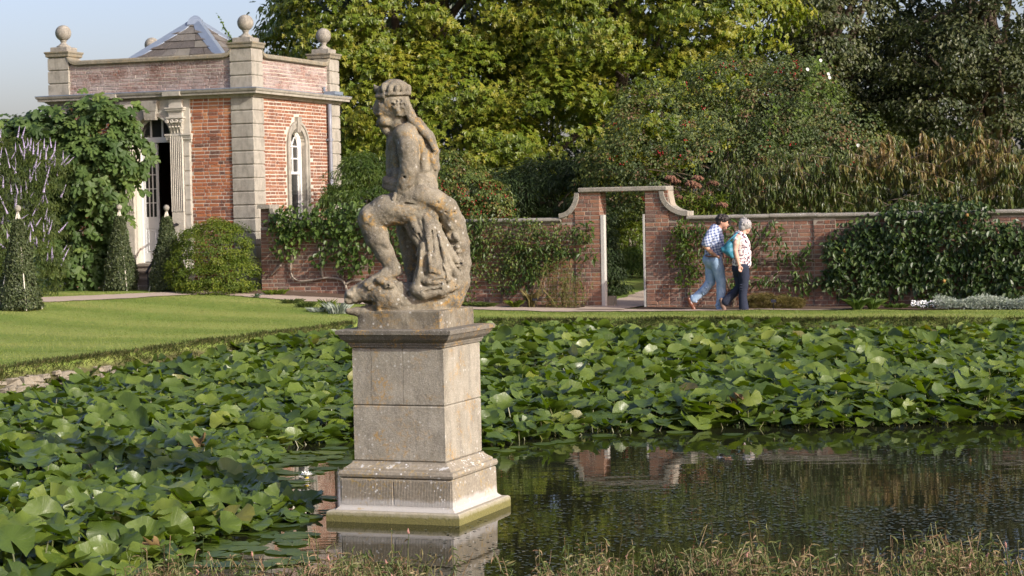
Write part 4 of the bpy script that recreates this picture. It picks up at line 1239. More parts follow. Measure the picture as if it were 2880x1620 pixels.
# ------------------------------------------------------------------ sculpting: signed distances on a grid, meshed by surface nets
class Sculpt:
    def __init__(s, lo, hi, h):
        s.lo = np.array(lo, float); s.h = h
        n = np.ceil((np.array(hi) - s.lo) / h).astype(int) + 1
        s.n = n
        s.ax = [s.lo[i] + np.arange(n[i]) * h for i in range(3)]
        s.f = np.full(n, 0.25, np.float32)
    def _win(s, lo, hi, pad):
        a = np.clip(np.floor((np.array(lo) - pad - s.lo) / s.h).astype(int), 0, s.n)
        b = np.clip(np.ceil((np.array(hi) + pad - s.lo) / s.h).astype(int) + 1, 0, s.n)
        sl = tuple(slice(a[i], b[i]) for i in range(3))
        g = np.meshgrid(s.ax[0][sl[0]], s.ax[1][sl[1]], s.ax[2][sl[2]], indexing='ij')
        return sl, g
    def _join(s, sl, d, k):
        if not d.size: return
        a = s.f[sl]
        if k <= 0:
            s.f[sl] = np.minimum(a, d); return
        h = np.clip(0.5 + 0.5 * (a - d) / k, 0, 1)
        s.f[sl] = a + (d - a) * h - k * h * (1 - h)
    def _cut(s, sl, d, k):
        if not d.size: return
        a = s.f[sl]; d = -d
        h = np.clip(0.5 - 0.5 * (a - d) / max(k, 1e-6), 0, 1)
        s.f[sl] = a + (d - a) * h + k * h * (1 - h)
    def cap(s, a, b, r0, r1=None, k=0.02, cut=False, squash=None):
        """tapered limb from a to b"""
        a = np.array(a, float); b = np.array(b, float)
        r1 = r0 if r1 is None else r1
        R = max(r0, r1) + k + 3 * s.h
        sl, g = s._win(np.minimum(a, b), np.maximum(a, b), R)
        e = b - a
        L = max(e @ e, 1e-9)
        w = [g[i] - a[i] for i in range(3)]
        t = np.clip((w[0] * e[0] + w[1] * e[1] + w[2] * e[2]) / L, 0, 1)
        d = np.sqrt(sum((w[i] - t * e[i]) ** 2 for i in range(3))) - (r0 + (r1 - r0) * t)
        (s._cut if cut else s._join)(sl, d, k)
        return s
    def chain(s, pts, rad, k=0.02, cut=False):
        for i in range(len(pts) - 1):
            s.cap(pts[i], pts[i + 1], rad[i], rad[i + 1], k, cut)
        return s
    def ell(s, c, r, k=0.02, rot=None, cut=False):
        """ellipsoid; rot: 3x3 whose columns are its axes"""
        c = np.array(c, float); r = np.array(r, float)
        sl, g = s._win(c - r.max(), c + r.max(), k + 3 * s.h)
        w = [g[i] - c[i] for i in range(3)]
        if rot is not None:
            w = [sum(w[j] * rot[j][i] for j in range(3)) for i in range(3)]
        q = np.sqrt(sum((w[i] / r[i]) ** 2 for i in range(3))) + 1e-9
        q2 = np.sqrt(sum((w[i] / r[i] ** 2) ** 2 for i in range(3))) + 1e-9
        d = q * (q - 1) / q2
        (s._cut if cut else s._join)(sl, d, k)
        return s
    def boxr(s, fn, lo, hi, k=0.01):
        """anything: fn(x,y,z) -> distance, inside world bounds lo..hi"""
        sl, g = s._win(lo, hi, 0)
        s._join(sl, fn(*g), k)
        return s
    def noise(s, amp, freq, seed=0):
        band = np.abs(s.f) < 0.06
        i = np.argwhere(band)
        p = s.lo + i * s.h
        s.f[band] += (amp * (vnoise(p * freq, seed) - 0.5) * 2).astype(np.float32)
        return s
    def mesh(s, name, mat, smooth=True):
        f = s.f
        nx, ny, nz = f.shape
        ins = f < 0
        c = [ins[i:nx - 1 + i, j:ny - 1 + j, k:nz - 1 + k] for i in (0, 1) for j in (0, 1) for k in (0, 1)]
        tot = sum(x.astype(np.int8) for x in c)
        act = (tot > 0) & (tot < 8)
        idx = np.full(act.shape, -1, np.int64)
        cells = np.argwhere(act)
        idx[act] = np.arange(len(cells))
        corner = {(i, j, k): f[cells[:, 0] + i, cells[:, 1] + j, cells[:, 2] + k] for i in (0, 1) for j in (0, 1) for k in (0, 1)}
        acc = np.zeros((len(cells), 3)); cnt = np.zeros(len(cells))
        for ax in range(3):
            for u in (0, 1):
                for v in (0, 1):
                    a = [0, 0, 0]; o = [q for q in range(3) if q != ax]
                    a[o[0]] = u; a[o[1]] = v
                    b = list(a); b[ax] = 1
                    fa, fb = corner[tuple(a)], corner[tuple(b)]
                    m_ = (fa < 0) != (fb < 0)
                    t = np.where(m_, fa / np.where(np.abs(fa - fb) < 1e-9, 1, fa - fb), 0)
                    p = np.tile(np.array(a, float), (len(cells), 1)); p[:, ax] = t
                    acc += p * m_[:, None]; cnt += m_
        V = s.lo + (cells + acc / cnt[:, None]) * s.h
        F = []
        for ax in range(3):
            o = [q for q in range(3) if q != ax]
            sl0 = [slice(None)] * 3; sl1 = [slice(None)] * 3
            sl0[ax] = slice(0, f.shape[ax] - 1); sl1[ax] = slice(1, f.shape[ax])
            e = ins[tuple(sl0)] != ins[tuple(sl1)]
            E = np.argwhere(e)
            E = E[(E[:, o[0]] > 0) & (E[:, o[1]] > 0) & (E[:, o[0]] < f.shape[o[0]] - 1) & (E[:, o[1]] < f.shape[o[1]] - 1)]
            q = []
            for du, dv in ((-1, -1), (0, -1), (0, 0), (-1, 0)):
                g = E.copy(); g[:, o[0]] += du; g[:, o[1]] += dv
                q.append(idx[g[:, 0], g[:, 1], g[:, 2]])
            q = np.stack(q, -1)
            flip = ins[E[:, 0], E[:, 1], E[:, 2]]
            if ax == 1: flip = ~flip
            q = np.where(flip[:, None], q, q[:, ::-1])
            F.append(q)
        return mesh_np(name, V, np.concatenate(F), mat, tint=np.full(len(V), 0.5), smooth=smooth)

# ------------------------------------------------------------------ pedestal
SY = 16.25                                  # distance of the statue
corner = G(1292, 1480, 0.0)                 # nearest corner of the slab, at the water
e1, e2 = eL, eR                             # its sides run as the pavilion's do
PW = 1.12
pc = corner + (e1 + e2) * PW / 2
def ped(a, b, z):
    """pedestal coordinates from its centre: a to the right along the front, b into depth"""
    a, b, z = np.broadcast_arrays(np.asarray(a, float), np.asarray(b, float), np.asarray(z, float))
    return pc - a[..., None] * e1 + b[..., None] * e2 + z[..., None] * np.array([0, 0, 1.0])
def sq(w, z, d=0.0):
    return ped(np.array([-w, w, w, -w]), np.array([-w, -w, w, w]), np.full(4, z))
def mossmat():
    n = NT('mossy_waterline_stone')
    c = n.mix(n.noise(9, 6, 0.7), (0.46, 0.42, 0.34), (0.33, 0.30, 0.235))
    z = n.sep(n.pos())[2]
    k = n.math('ADD', z, n.math('MULTIPLY', n.math('SUBTRACT', n.noise(22, 5, 0.7), 0.5), 0.05))
    c = n.mix(n.ramp(k, [(0.045, 0.85), (0.085, 0.0)]), c, n.mix(n.noise(60, 4, 0.7), (0.05, 0.055, 0.008), (0.20, 0.18, 0.02)))
    c = n.mix(n.ramp(k, [(0.050, 0.0), (0.070, 0.35), (0.10, 0.0)]), c, (0.20, 0.19, 0.08))
    n.set(c, 0.9, 0.2)
    n.bump(n.noise(60, 6, 0.7), 0.6, 0.012)
    return n.m
M['moss'] = mossmat()
def plinthmat():
    n = NT('tooled_plinth_stone')
    p = n.pos()
    z = n.sep(p)[2]
    c = n.mix(n.noise(8, 7, 0.7), (0.15, 0.135, 0.105), (0.30, 0.265, 0.20))
    c = n.mix(n.ramp(n.noise(45, 4, 0.7), [(0.45, 0), (0.68, 0.5)]), c, (0.42, 0.38, 0.30))
    k = n.math('ADD', z, n.math('MULTIPLY', n.math('SUBTRACT', n.noise(7, 4, 0.6), 0.5), 0.10))
    c = n.mix(n.ramp(k, [(0.155, 0.9), (0.185, 0.0)]), c, (0.42, 0.405, 0.37))
    sp = n.math('MULTIPLY', n.ramp(n.vor(30), [(0.20, 1.0), (0.27, 0.0)]), n.ramp(n.noise(6, 3), [(0.52, 0.0), (0.58, 1.0)]))
    c = n.mix(sp, c, (0.60, 0.60, 0.57))
    sp2 = n.math('MULTIPLY', n.ramp(n.noise(5.5, 6, 0.65), [(0.625, 0.0), (0.64, 1.0)]), 0.9)
    c = n.mix(sp2, c, (0.52, 0.52, 0.49))
    og = n.math('MULTIPLY', n.ramp(n.noise(34, 4, 0.7), [(0.52, 0), (0.62, 1.0)]), n.ramp(n.noise(4.3, 3), [(0.5, 0), (0.64, 0.7)]))
    c = n.mix(og, c, (0.36, 0.25, 0.07))
    n.set(c, 0.9, 0.15)
    n.bump(n.noise(60, 6, 0.7), 0.5, 0.008)
    return n.m
M['plinth'] = plinthmat()

pedestal = thing('statue_pedestal', 'tall weathered stone pedestal standing in the pond on a mossy slab, carrying the statue', 'pedestal', pc)
m = MB()
S0 = PW / 2
m.loft([sq(S0, -0.5), sq(S0, 0.055), sq(S0 - 0.004, 0.075), sq(S0 - 0.018, 0.085)])
m.build('base_slab', M['moss'], pedestal)
m = MB()
W1 = 0.475
m.loft([sq(W1 + .03, 0.086), sq(W1 + .004, 0.11), sq(W1, 0.12), sq(W1 - .004, 0.325), sq(W1 - .012, 0.333)])
plin = m.build('plinth', M['plinth'], pedestal)
m = MB()           # vertical tooling on the front face
r_ = random.Random(8)
for k in range(72):
    a = -W1 + 0.02 + k * (2 * W1 - 0.04) / 71
    if abs(a + 0.02) < 0.012: continue
    b = -W1 - 0.001
    h1 = 0.318 + r_.uniform(-.006, .004)
    m.loft([ped(np.array([a - .0046, a + .0046, a + .0036, a - .0036]), np.array([b + .003, b + .003, b - .0016, b - .0016]), np.full(4, z)) for z in (0.125 + r_.uniform(0, .01), h1)])
m.build('tooling', M['plinth'], plin)
m = MB()
m.loft([sq(W1 - 0.015, 0.3335), sq(W1 + 0.004, 0.345), sq(W1 + 0.010, 0.365), sq(W1 + 0.003, 0.388), sq(W1 - 0.022, 0.395), sq(W1 - 0.024, 0.408), sq(W1 - 0.05, 0.425), sq(W1 - 0.075, 0.447), sq(W1 - 0.078, 0.458)])
m.build('base_moulding', M['plinth'], pedestal)
WS = 0.387
ZS0, ZS1, ZJ = 0.459, 1.345, 0.895
# dado: two courses of blocks, joints recessed
def block(a0, a1, b0, b1, z0, z1, g=0.0035):
    mb = MB()
    rr_ = random.Random(int(a0 * 100 + z0 * 7))
    rings = []
    for z, e in ((z0 + g * .5, 0.006), (z0 + g + .007, 0.0), (z1 - g - .007, 0.0), (z1 - g * .5, 0.006)):
        rings.append(ped(np.array([a0 + g / 2 + e, a1 - g / 2 - e, a1 - g / 2 - e, a0 + g / 2 + e]), np.array([b0 + g / 2 + e, b0 + g / 2 + e, b1 - g / 2 - e, b1 - g / 2 - e]), np.full(4, z)))
    mb.loft(rings)
    return mb.build('stone_block', M['shaft'], pedestal)
block(-WS, WS, -WS, WS, ZS0, ZJ)
block(-WS, -0.225, -WS, WS, ZJ, ZS1); block(-0.225, 0.045, -WS, WS, ZJ, ZS1); block(0.045, WS, -WS, WS, ZJ, ZS1)
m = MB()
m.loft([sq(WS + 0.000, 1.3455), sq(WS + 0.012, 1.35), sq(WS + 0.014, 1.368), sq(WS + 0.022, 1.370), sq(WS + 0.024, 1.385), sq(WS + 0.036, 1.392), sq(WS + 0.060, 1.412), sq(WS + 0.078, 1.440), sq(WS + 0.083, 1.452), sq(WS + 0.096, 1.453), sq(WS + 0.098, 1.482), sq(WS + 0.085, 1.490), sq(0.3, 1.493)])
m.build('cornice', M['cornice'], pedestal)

# ------------------------------------------------------------------ statue: bearded crowned man astride a sea monster
UM = SY / FPX                               # metres per photo pixel there
def S(px, py, dep=0.0):
    """statue point seen at px,py; dep metres behind the statue's middle plane"""
    return P(px, py, SY + dep)
def rp(v):
    return v * UM
statue = thing('stone_statue', 'weathered carved statue of a crowned bearded man riding a sea monster on the pedestal', 'statue', ped(0, 0, 1.49))
lo = np.minimum(S(955, 940, -0.6), S(955, 215, -0.6)); hi = np.maximum(S(1350, 215, 0.5), S(1350, 940, 0.5))
lo[1], hi[1] = SY - 0.42, SY + 0.42
lo[2] = 1.484
sc_ = Sculpt(lo, hi, 0.0062)
def limb(pts, k=8, cut=False):
    """[(px,py,depth,radius px)]"""
    k = k * 0.6
    sc_.chain([S(a, b, c) for a, b, c, r in pts], [rp(r) for a, b, c, r in pts], rp(k), cut)
def el(px, py, dep, rx, rz, ry, k=8, rot=0.0, cut=False):
    c, s = math.cos(rot), math.sin(rot)
    R_ = ((c, 0, s), (0, 1, 0), (-s, 0, c))          # columns: axes turned by rot in the picture plane
    sc_.ell(S(px, py, dep), (rp(rx), rp(ry), rp(rz)), rp(k), R_, cut)
# --- sea monster: tail rising behind, coil under the man's arm, body and head on the block
limb([(1150, 550, -.17, 22), (1185, 548, -.17, 26), (1220, 560, -.14, 29), (1254, 584, -.08, 31), (1276, 630, -.02, 32), (1288, 685, .02, 33), (1289, 740, .04, 36), (1280, 790, .04, 42), (1256, 832, .02, 48), (1215, 850, 0, 52), (1150, 848, -.02, 54), (1090, 842, -.04, 52)], 10)
for (x, y, r) in ((1232, 590, 17), (1252, 612, 18), (1262, 640, 17), (1268, 668, 18), (1272, 698, 17), (1275, 728, 17)):
    el(x, y, -.06, r, r * .62, r * .9, 3, 0.5)
for (x, y) in ((1288, 700), (1296, 735), (1290, 765), (1283, 668), (1265, 630)):
    el(x, y, -.10, 15, 10, 9, 3, 1.1)
# head
el(1085, 828, -.05, 58, 52, 62, 12)
limb([(1070, 820, -.05, 46), (1035, 822, -.06, 36), (1005, 826, -.07, 24)], 10)
limb([(1030, 838, -.07, 20), (1000, 838, -.08, 15), (983, 846, -.08, 12)], 6)          # upper jaw
el(985, 828, -.09, 16, 13, 22, 6); el(1013, 816, -.11, 11, 9, 10, 4); el(995, 818, -.12, 7, 6, 7, 2)
el(974, 842, -.08, 9, 8, 16, 4)
limb([(1076, 876, -.06, 22), (1040, 876, -.08, 17), (1005, 876, -.09, 13), (980, 875, -.09, 10)], 6)   # lower jaw
limb([(1050, 852, -.16, 9), (1020, 856, -.16, 11), (985, 861, -.14, 7), (955, 863, -.12, 6)], 2, True)
limb([(1050, 852, -.10, 9), (1020, 856, -.10, 11), (985, 861, -.10, 7), (955, 863, -.10, 6)], 2, True)   # open mouth
limb([(1046, 855, -.05, 7), (1015, 857, -.05, 9), (985, 861, -.05, 6), (960, 862, -.05, 5)], 2, True)
el(1030, 855, -.14, 16, 9, 22, 2, 0.1, True)
limb([(1060, 838, -.17, 9), (1068, 856, -.17, 10), (1064, 874, -.15, 8)], 4)                     # corner of the mouth
el(1092, 803, -.205, 17, 13, 12, 3); el(1092, 803, -.235, 7, 7, 6, 2); el(1074, 792, -.19, 22, 9, 14, 4, 0.4)   # eye and brow
for q in range(3):
    limb([(1112 + q * 8, 796, -.160 + q * .012, 4), (1122 + q * 8, 814, -.165 + q * .014, 4), (1120 + q * 8, 832, -.160 + q * .012, 4)], 2)
limb([(1144, 790, -.14, 4), (1154, 810, -.15, 7), (1146, 834, -.15, 4)], 1, True)
el(984, 826, -.18, 4, 3, 10, 1, 0, True); el(1000, 816, -.19, 4, 3, 10, 1, 0, True); el(1092, 803, -.245, 3, 3, 6, 1, 0, True)
# --- far leg
limb([(1150, 600, .14, 34), (1145, 650, .15, 30), (1158, 720, .13, 26), (1166, 790, .10, 22)], 8)
# --- near leg
limb([(1190, 572, -.05, 52), (1140, 582, -.09, 50), (1085, 592, -.11, 43), (1048, 612, -.12, 36)], 14)
el(1040, 612, -.12, 32, 34, 32, 10)
limb([(1040, 622, -.12, 33), (1060, 668, -.11, 33), (1082, 712, -.10, 26), (1104, 752, -.09, 20)], 10)
el(1058, 655, -.09, 30, 38, 30, 8, -0.4)
limb([(1108, 756, -.09, 21), (1085, 776, -.11, 20), (1052, 790, -.14, 16), (1032, 800, -.15, 11)], 8)      # foot
el(1120, 764, -.08, 15, 13, 15, 6)
for q in range(4):
    limb([(1046 + q * 2, 793 + q * 3, -.11 - q * .02, 7), (1030 + q * 3, 801 + q * 3, -.115 - q * .022, 6)], 2)
# --- hips, trunk
el(1186, 520, -.01, 46, 42, 58, 10); el(1180, 560, .02, 44, 36, 50, 8)
limb([(1172, 535, -.01, 46), (1156, 480, 0, 44), (1152, 430, .01, 52), (1150, 385, .01, 47)], 14)
el(1135, 430, .03, 42, 58, 60, 12, 0.1); el(1128, 495, .02, 37, 34, 50, 12)
el(1104, 402, .01, 17, 26, 42, 8)                                                                     # chest
limb([(1088, 508, -.06, 15), (1118, 520, -.12, 14), (1150, 528, -.14, 12)], 4)                       # rolled belt
limb([(1086, 522, -.05, 13), (1116, 534, -.13, 12)], 3)
# --- far shoulder and arm
limb([(1118, 380, .12, 32), (1110, 430, .17, 25), (1106, 490, .12, 20)], 10)
# --- near arm
el(1140, 378, -.12, 36, 30, 34, 12)
limb([(1140, 383, -.14, 32), (1150, 428, -.19, 31), (1152, 478, -.205, 26)], 4)
limb([(1152, 478, -.205, 26), (1140, 512, -.20, 22), (1130, 536, -.185, 17)], 4)
el(1146, 425, -.215, 26, 44, 26, 4, -.1)
el(1126, 548, -.17, 19, 15, 16, 5)
for q in range(4):
    limb([(1112 + q * 11, 546, -.195, 8), (1108 + q * 12, 560, -.205, 7), (1116 + q * 11, 568, -.19, 6)], 2)
limb([(1142, 545, -.18, 8), (1152, 556, -.19, 7)], 2)
limb([(1112, 408, -.17, 6), (1119, 440, -.20, 8), (1120, 470, -.20, 8), (1112, 505, -.19, 7)], 3, True)
limb([(1180, 420, -.20, 6), (1182, 460, -.20, 7), (1172, 500, -.19, 6)], 2, True)                   # gap between arm and flank
el(1137, 497, -.245, 4, 4, 10, 1, 0, True)                                                           # drilled hole
# --- neck and head
limb([(1130, 370, 0, 32), (1112, 330, -.01, 30)], 10)
el(1108, 292, -.02, 44, 56, 42, 8, -0.05)
el(1080, 300, -.02, 25, 44, 30, 6)                                                                    # face
limb([(1066, 286, -.02, 9), (1058, 304, -.02, 9), (1058, 314, -.02, 8)], 4)                          # nose
limb([(1062, 272, -.07, 8), (1080, 270, -.11, 8)], 4)                                                # brow
el(1070, 284, -.10, 9, 7, 9, 2, 0, True)                                                             # eye socket
limb([(1063, 328, -.05, 5), (1083, 332, -.11, 4)], 2, True)                                          # mouth
el(1070, 322, -.04, 14, 6, 20, 3)                                                                    # moustache
el(1084, 342, -.02, 24, 20, 32, 6); limb([(1072, 345, -.02, 14), (1088, 366, -.02, 14), (1098, 380, -.02, 12)], 5)   # beard
el(1117, 308, -.135, 8, 11, 9, 2); limb([(1110, 298, -.13, 5), (1122, 292, -.135, 6), (1130, 306, -.13, 6), (1124, 322, -.125, 5)], 2)   # ear under a curl
# hair locks
rr_ = np.random.default_rng(5)
for q in range(12):
    x = 1090 + rr_.random() * 44; y = 276 + rr_.random() * 14
    limb([(x, y, -.12 + .002 * q, 7), (x + 8, y + 12, -.135, 8), (x + 14 + rr_.random() * 8, y + 34, -.115, 6)], 1.5)
    el(x + 4, y + 6, -.145, 4, 4, 6, 1, 0, True)
limb([(1134, 276, 0, 15), (1144, 305, .0, 15), (1158, 340, .0, 18)], 5)
for q in range(5):
    d = -.10 + q * .05
    limb([(1140, 300, d, 9), (1156, 335, d - .02, 9), (1182, 362, d - .02, 10), (1206, 388 + q * 6, d, 9), (1222, 420 + q * 8, d, 7)], 1.5)
# crown with a battered front point
el(1109, 250, -.02, 41, 27, 42, 3)
for t_ in np.linspace(0, 2 * math.pi, 40, endpoint=False):
    el(1108 + 43 * math.cos(t_), 264 - 1.5 * math.cos(t_), -.02 + rp(43) * math.sin(t_), 6, 6, 6, 2)
for t_ in np.linspace(0, 2 * math.pi, 14, endpoint=False):
    el(1107 + 42 * math.cos(t_), 252 - 1.5 * math.cos(t_), -.02 + rp(42) * math.sin(t_), 8, 12, 8, 2)
limb([(1072, 258, -.02, 11), (1060, 250, -.02, 8), (1053, 240, -.02, 4)], 4)
el(1082, 244, -.10, 10, 12, 8, 3); el(1125, 240, -.11, 10, 10, 8, 3)
# --- straps and cloak down the back
limb([(1150, 352, -.10, 12), (1176, 390, -.10, 13), (1192, 430, -.08, 14), (1192, 475, -.08, 14), (1176, 512, -.10, 13), (1160, 540, -.13, 12)], 3)
limb([(1186, 380, -.05, 3), (1204, 430, -.05, 5), (1206, 480, -.04, 5)], 2, True)
limb([(1172, 350, -.02, 20), (1202, 388, 0, 21), (1217, 425, .02, 19), (1222, 470, .03, 16), (1214, 512, .04, 12)], 6)
limb([(1188, 362, -.08, 9), (1212, 400, -.06, 9), (1226, 424, -.05, 7)], 3)
limb([(1186, 374, -.04, 16), (1206, 430, -.03, 20), (1210, 480, -.02, 16), (1204, 520, -.02, 10)], 3)
limb([(1206, 420, -.07, 10), (1220, 455, -.05, 11), (1226, 474, -.05, 7)], 3)
limb([(1210, 400, -.1, 3), (1222, 445, -.08, 3)], 1.5, True)
el(1226, 422, -.02, 8, 8, 14, 3); el(1226, 470, -.02, 9, 6, 14, 3)
# --- drapery from the lap down over the monster
limb([(1180, 600, -.10, 34), (1205, 650, -.11, 37), (1216, 710, -.12, 40), (1226, 768, -.13, 44), (1232, 800, -.14, 40)], 10)
limb([(1160, 615, -.16, 15), (1172, 650, -.18, 13), (1196, 680, -.17, 10)], 4)
limb([(1150, 632, -.12, 14), (1170, 668, -.15, 14), (1188, 694, -.16, 12), (1178, 716, -.16, 10)], 4)
limb([(1196, 610, -.19, 9), (1206, 660, -.21, 8), (1205, 720, -.22, 8), (1196, 760, -.22, 8)], 4)
limb([(1192, 690, -.20, 13), (1186, 730, -.20, 13), (1182, 770, -.20, 14), (1172, 812, -.19, 15)], 4)
limb([(1222, 720, -.23, 10), (1216, 765, -.24, 10), (1236, 782, -.23, 8)], 3)
limb([(1172, 812, -.18, 20), (1196, 826, -.20, 18), (1236, 818, -.20, 14), (1282, 806, -.14, 11)], 5)
limb([(1178, 782, -.20, 12), (1205, 790, -.22, 12), (1236, 790, -.22, 10), (1262, 784, -.20, 9)], 4)
limb([(1190, 803, -.245, 6), (1222, 806, -.25, 6), (1240, 800, -.24, 4)], 2, True)
limb([(1208, 735, -.26, 5), (1206, 768, -.26, 6), (1230, 776, -.26, 5)], 2, True)
limb([(1216, 598, -.13, 13), (1226, 640, -.13, 13), (1246, 680, -.13, 14), (1268, 715, -.12, 15), (1288, 742, -.10, 12)], 3)
limb([(1246, 690, -.15, 11), (1262, 740, -.15, 12), (1282, 772, -.13, 12), (1288, 800, -.12, 10)], 3)
limb([(1232, 690, -.19, 4), (1252, 748, -.19, 4), (1268, 790, -.18, 4)], 2, True)
el(1237, 796, -.14, 46, 22, 30, 6)
for (x0, y0, x1, y1, d0, d1) in ((1186, 620, 1198, 700, -.20, -.235), (1212, 640, 1218, 720, -.20, -.235), (1176, 700, 1168, 790, -.225, -.215), (1200, 700, 1198, 760, -.24, -.25), (1226, 650, 1244, 740, -.19, -.22), (1240, 740, 1256, 800, -.225, -.215), (1216, 790, 1250, 786, -.25, -.235), (1180, 822, 1240, 812, -.235, -.235), (1160, 640, 1186, 676, -.19, -.20)):
    limb([(x0, y0, d0, 3), ((x0 + x1) / 2 + 3, (y0 + y1) / 2, (d0 + d1) / 2 - .01, 5), (x1, y1, d1, 3)], 1, True)
for (x0, y0, x1, y1, d0, d1) in ((1194, 630, 1206, 700, -.20, -.24), (1184, 706, 1176, 780, -.235, -.23), (1234, 660, 1252, 740, -.19, -.21), (1206, 716, 1210, 764, -.25, -.26)):
    limb([(x0, y0, d0, 4), ((x0 + x1) / 2 + 2, (y0 + y1) / 2, (d0 + d1) / 2 - .012, 5), (x1, y1, d1, 4)], 1.5)
# calf, knee and thigh muscles, rib and back lines
el(1074, 668, -.165, 16, 34, 14, 5, -0.4); el(1030, 606, -.19, 14, 16, 12, 4); el(1110, 590, -.20, 44, 18, 16, 8, .1)
limb([(1056, 640, -.19, 3), (1050, 615, -.20, 4), (1064, 598, -.20, 3)], 2, True)
for q in range(3):
    limb([(1090, 430 + q * 22, -.10, 3), (1104, 436 + q * 22, -.14, 4), (1112, 446 + q * 22, -.15, 3)], 2, True)
limb([(1166, 520, -.20, 3), (1190, 512, -.18, 4), (1222, 515, -.12, 3)], 2, True)
limb([(1140, 572, -.22, 4), (1180, 580, -.23, 6), (1216, 594, -.20, 7), (1238, 622, -.14, 6)], 2, True)
# scales on the tail and ridges along its back
for i_, (x, y, d) in enumerate(((1200, 548, -.26), (1222, 556, -.24), (1246, 574, -.19), (1266, 600, -.14), (1282, 640, -.12), (1290, 680, -.09), (1298, 720, -.08), (1300, 760, -.09), (1288, 700, -.10), (1290, 740, -.10), (1280, 800, -.12), (1266, 832, -.15), (1240, 850, -.18))):
    limb([(x - 14, y - 4, d - .02, 3), (x, y + 6, d - .03, 4), (x + 12, y - 4, d + .01, 3)], 1.5, True)
limb([(1240, 572, -.11, 3), (1262, 588, -.12, 4), (1280, 606, -.10, 3)], 1.5, True)
# --- weathering and the block it is carved from
sc_.noise(0.005, 11, 1); sc_.noise(0.0035, 30, 2); sc_.noise(0.0025, 62, 3)
bc = pc + np.array([0, 0, 0.0])
def blockd(x, y, z):
    dx, dy = x - pc[0], y - pc[1]
    a = -(dx * e1[0] + dy * e1[1]); b = dx * e2[0] + dy * e2[1]
    qx, qy, qz = np.abs(a) - 0.345, np.abs(b) - 0.345, np.abs(z - 1.545) - 0.078
    o = np.sqrt(np.maximum(qx, 0) ** 2 + np.maximum(qy, 0) ** 2 + np.maximum(qz, 0) ** 2) + np.minimum(np.maximum(np.maximum(qx, qy), qz), 0)
    p = np.stack([x, y, z], -1)
    return (o - 0.008 + 0.008 * (vnoise(p * 14, 5) - 0.5)).astype(np.float32)
sc_.boxr(blockd, lo, np.array([hi[0], hi[1], 1.66]), 0.012)
link('carving', sc_.mesh('carving', M['statue']), statue)
# ------------------------------------------------------------------ water lilies
M['lily'] = leafmat('water_lily_leaf', [(0, (0.046, 0.082, 0.009)), (0.35, (0.088, 0.140, 0.014)), (0.7, (0.140, 0.196, 0.021)), (0.93, (0.200, 0.240, 0.030)), (0.965, (0.20, 0.20, 0.035)), (1.0, (0.12, 0.095, 0.030))], 0.42, 0.30, 0.6, (1.6, 1.7, 0.25), veins=True)
def lily_leaf(seed, seg=22, rings=4, stem=True):
    """a notched, waved and folded leaf of radius 1 on a stalk; returns verts, faces, ang"""
    r = np.random.default_rng(seed)
    gap = 0.16 + 0.12 * r.random()
    th = np.linspace(gap, 2 * math.pi - gap, seg)
    ph = r.random(4) * 6.28
    V, A = [(0, 0, 0)], [0]
    cup = r.uniform(-0.55, 0.55)
    sad = r.uniform(0.06, 0.26)
    wav = r.uniform(0.04, 0.13)
    fold = r.uniform(-0.25, 0.45) * (r.random() < 0.6)
    fa = r.random() * 3.14
    curl = r.uniform(0.0, 0.35) * (r.random() < 0.5); ca = r.random() * 6.28
    for i in range(1, rings + 1):
        q = i / rings
        rad = q * (1 + (0.03 * np.sin(9 * th + ph[0]) + 0.05 * np.sin(3 * th + ph[1])) * q)
        z = cup * q ** 2 * 0.5 + sad * q ** 2 * np.sin(2 * th + ph[2]) + wav * q ** 3 * np.sin(6 * th + ph[3]) * 1.0 + wav * 0.5 * q ** 4 * np.sin(13 * th + ph[1])
        z = z + fold * np.sin(th - fa) ** 2 * q + curl * q ** 4 * np.clip(np.cos(th - ca), 0, 1) ** 2 * 1.2
        z = z + 0.10 * q * np.exp(-np.minimum(th - gap, 2 * math.pi - gap - th) * 3)
        for t_, rr_, zz in zip(th, rad, z):
            V.append((rr_ * math.cos(t_), rr_ * math.sin(t_), zz)); A.append(t_)
    F = []
    for j in range(seg - 1):
        F.append((0, 1 + j, 2 + j))
    for i in range(rings - 1):
        for j in range(seg - 1):
            a = 1 + i * seg + j
            F += [(a, a + seg, a + seg + 1), (a, a + seg + 1, a + 1)]
    return np.array(V), np.array(F), np.array(A)
LL = [lily_leaf(100 + i) for i in range(30)]
LS = [lily_leaf(200 + i, 15, 2) for i in range(30)]

_edge = [(-80, 1720), (330, 1660), (430, 1590), (560, 1545), (690, 1505), (790, 1478), (860, 1450), (880, 1425), (770, 1405), (735, 1330), (780, 1272), (900, 1248), (970, 1243), (1150, 1245), (1345, 1262), (1480, 1248), (1640, 1224), (1800, 1212), (2050, 1206), (2350, 1204), (2640, 1198), (3000, 1192)]
field = np.array([G(a, b, 0)[:2] for a, b in _edge] + [(9.6, 31.7), (3.5, 33.75), (-0.6, 35.05), (-2.2, 35.3), (-2.9, 34.4), (-3.6, 32.7), (-4.9, 29.7), (-6.55, 25.6), (-7.5, 22.9), (-6.0, 15.0)])
def in_poly(p, poly):
    ins = np.zeros(len(p), bool)
    n = len(poly)
    for i in range(n):
        a, b = poly[i], poly[(i + 1) % n]
        c = (a[1] > p[:, 1]) != (b[1] > p[:, 1])
        ins ^= c & (p[:, 0] < a[0] + (p[:, 1] - a[1]) / (b[1] - a[1] + 1e-12) * (b[0] - a[0]))
    return ins
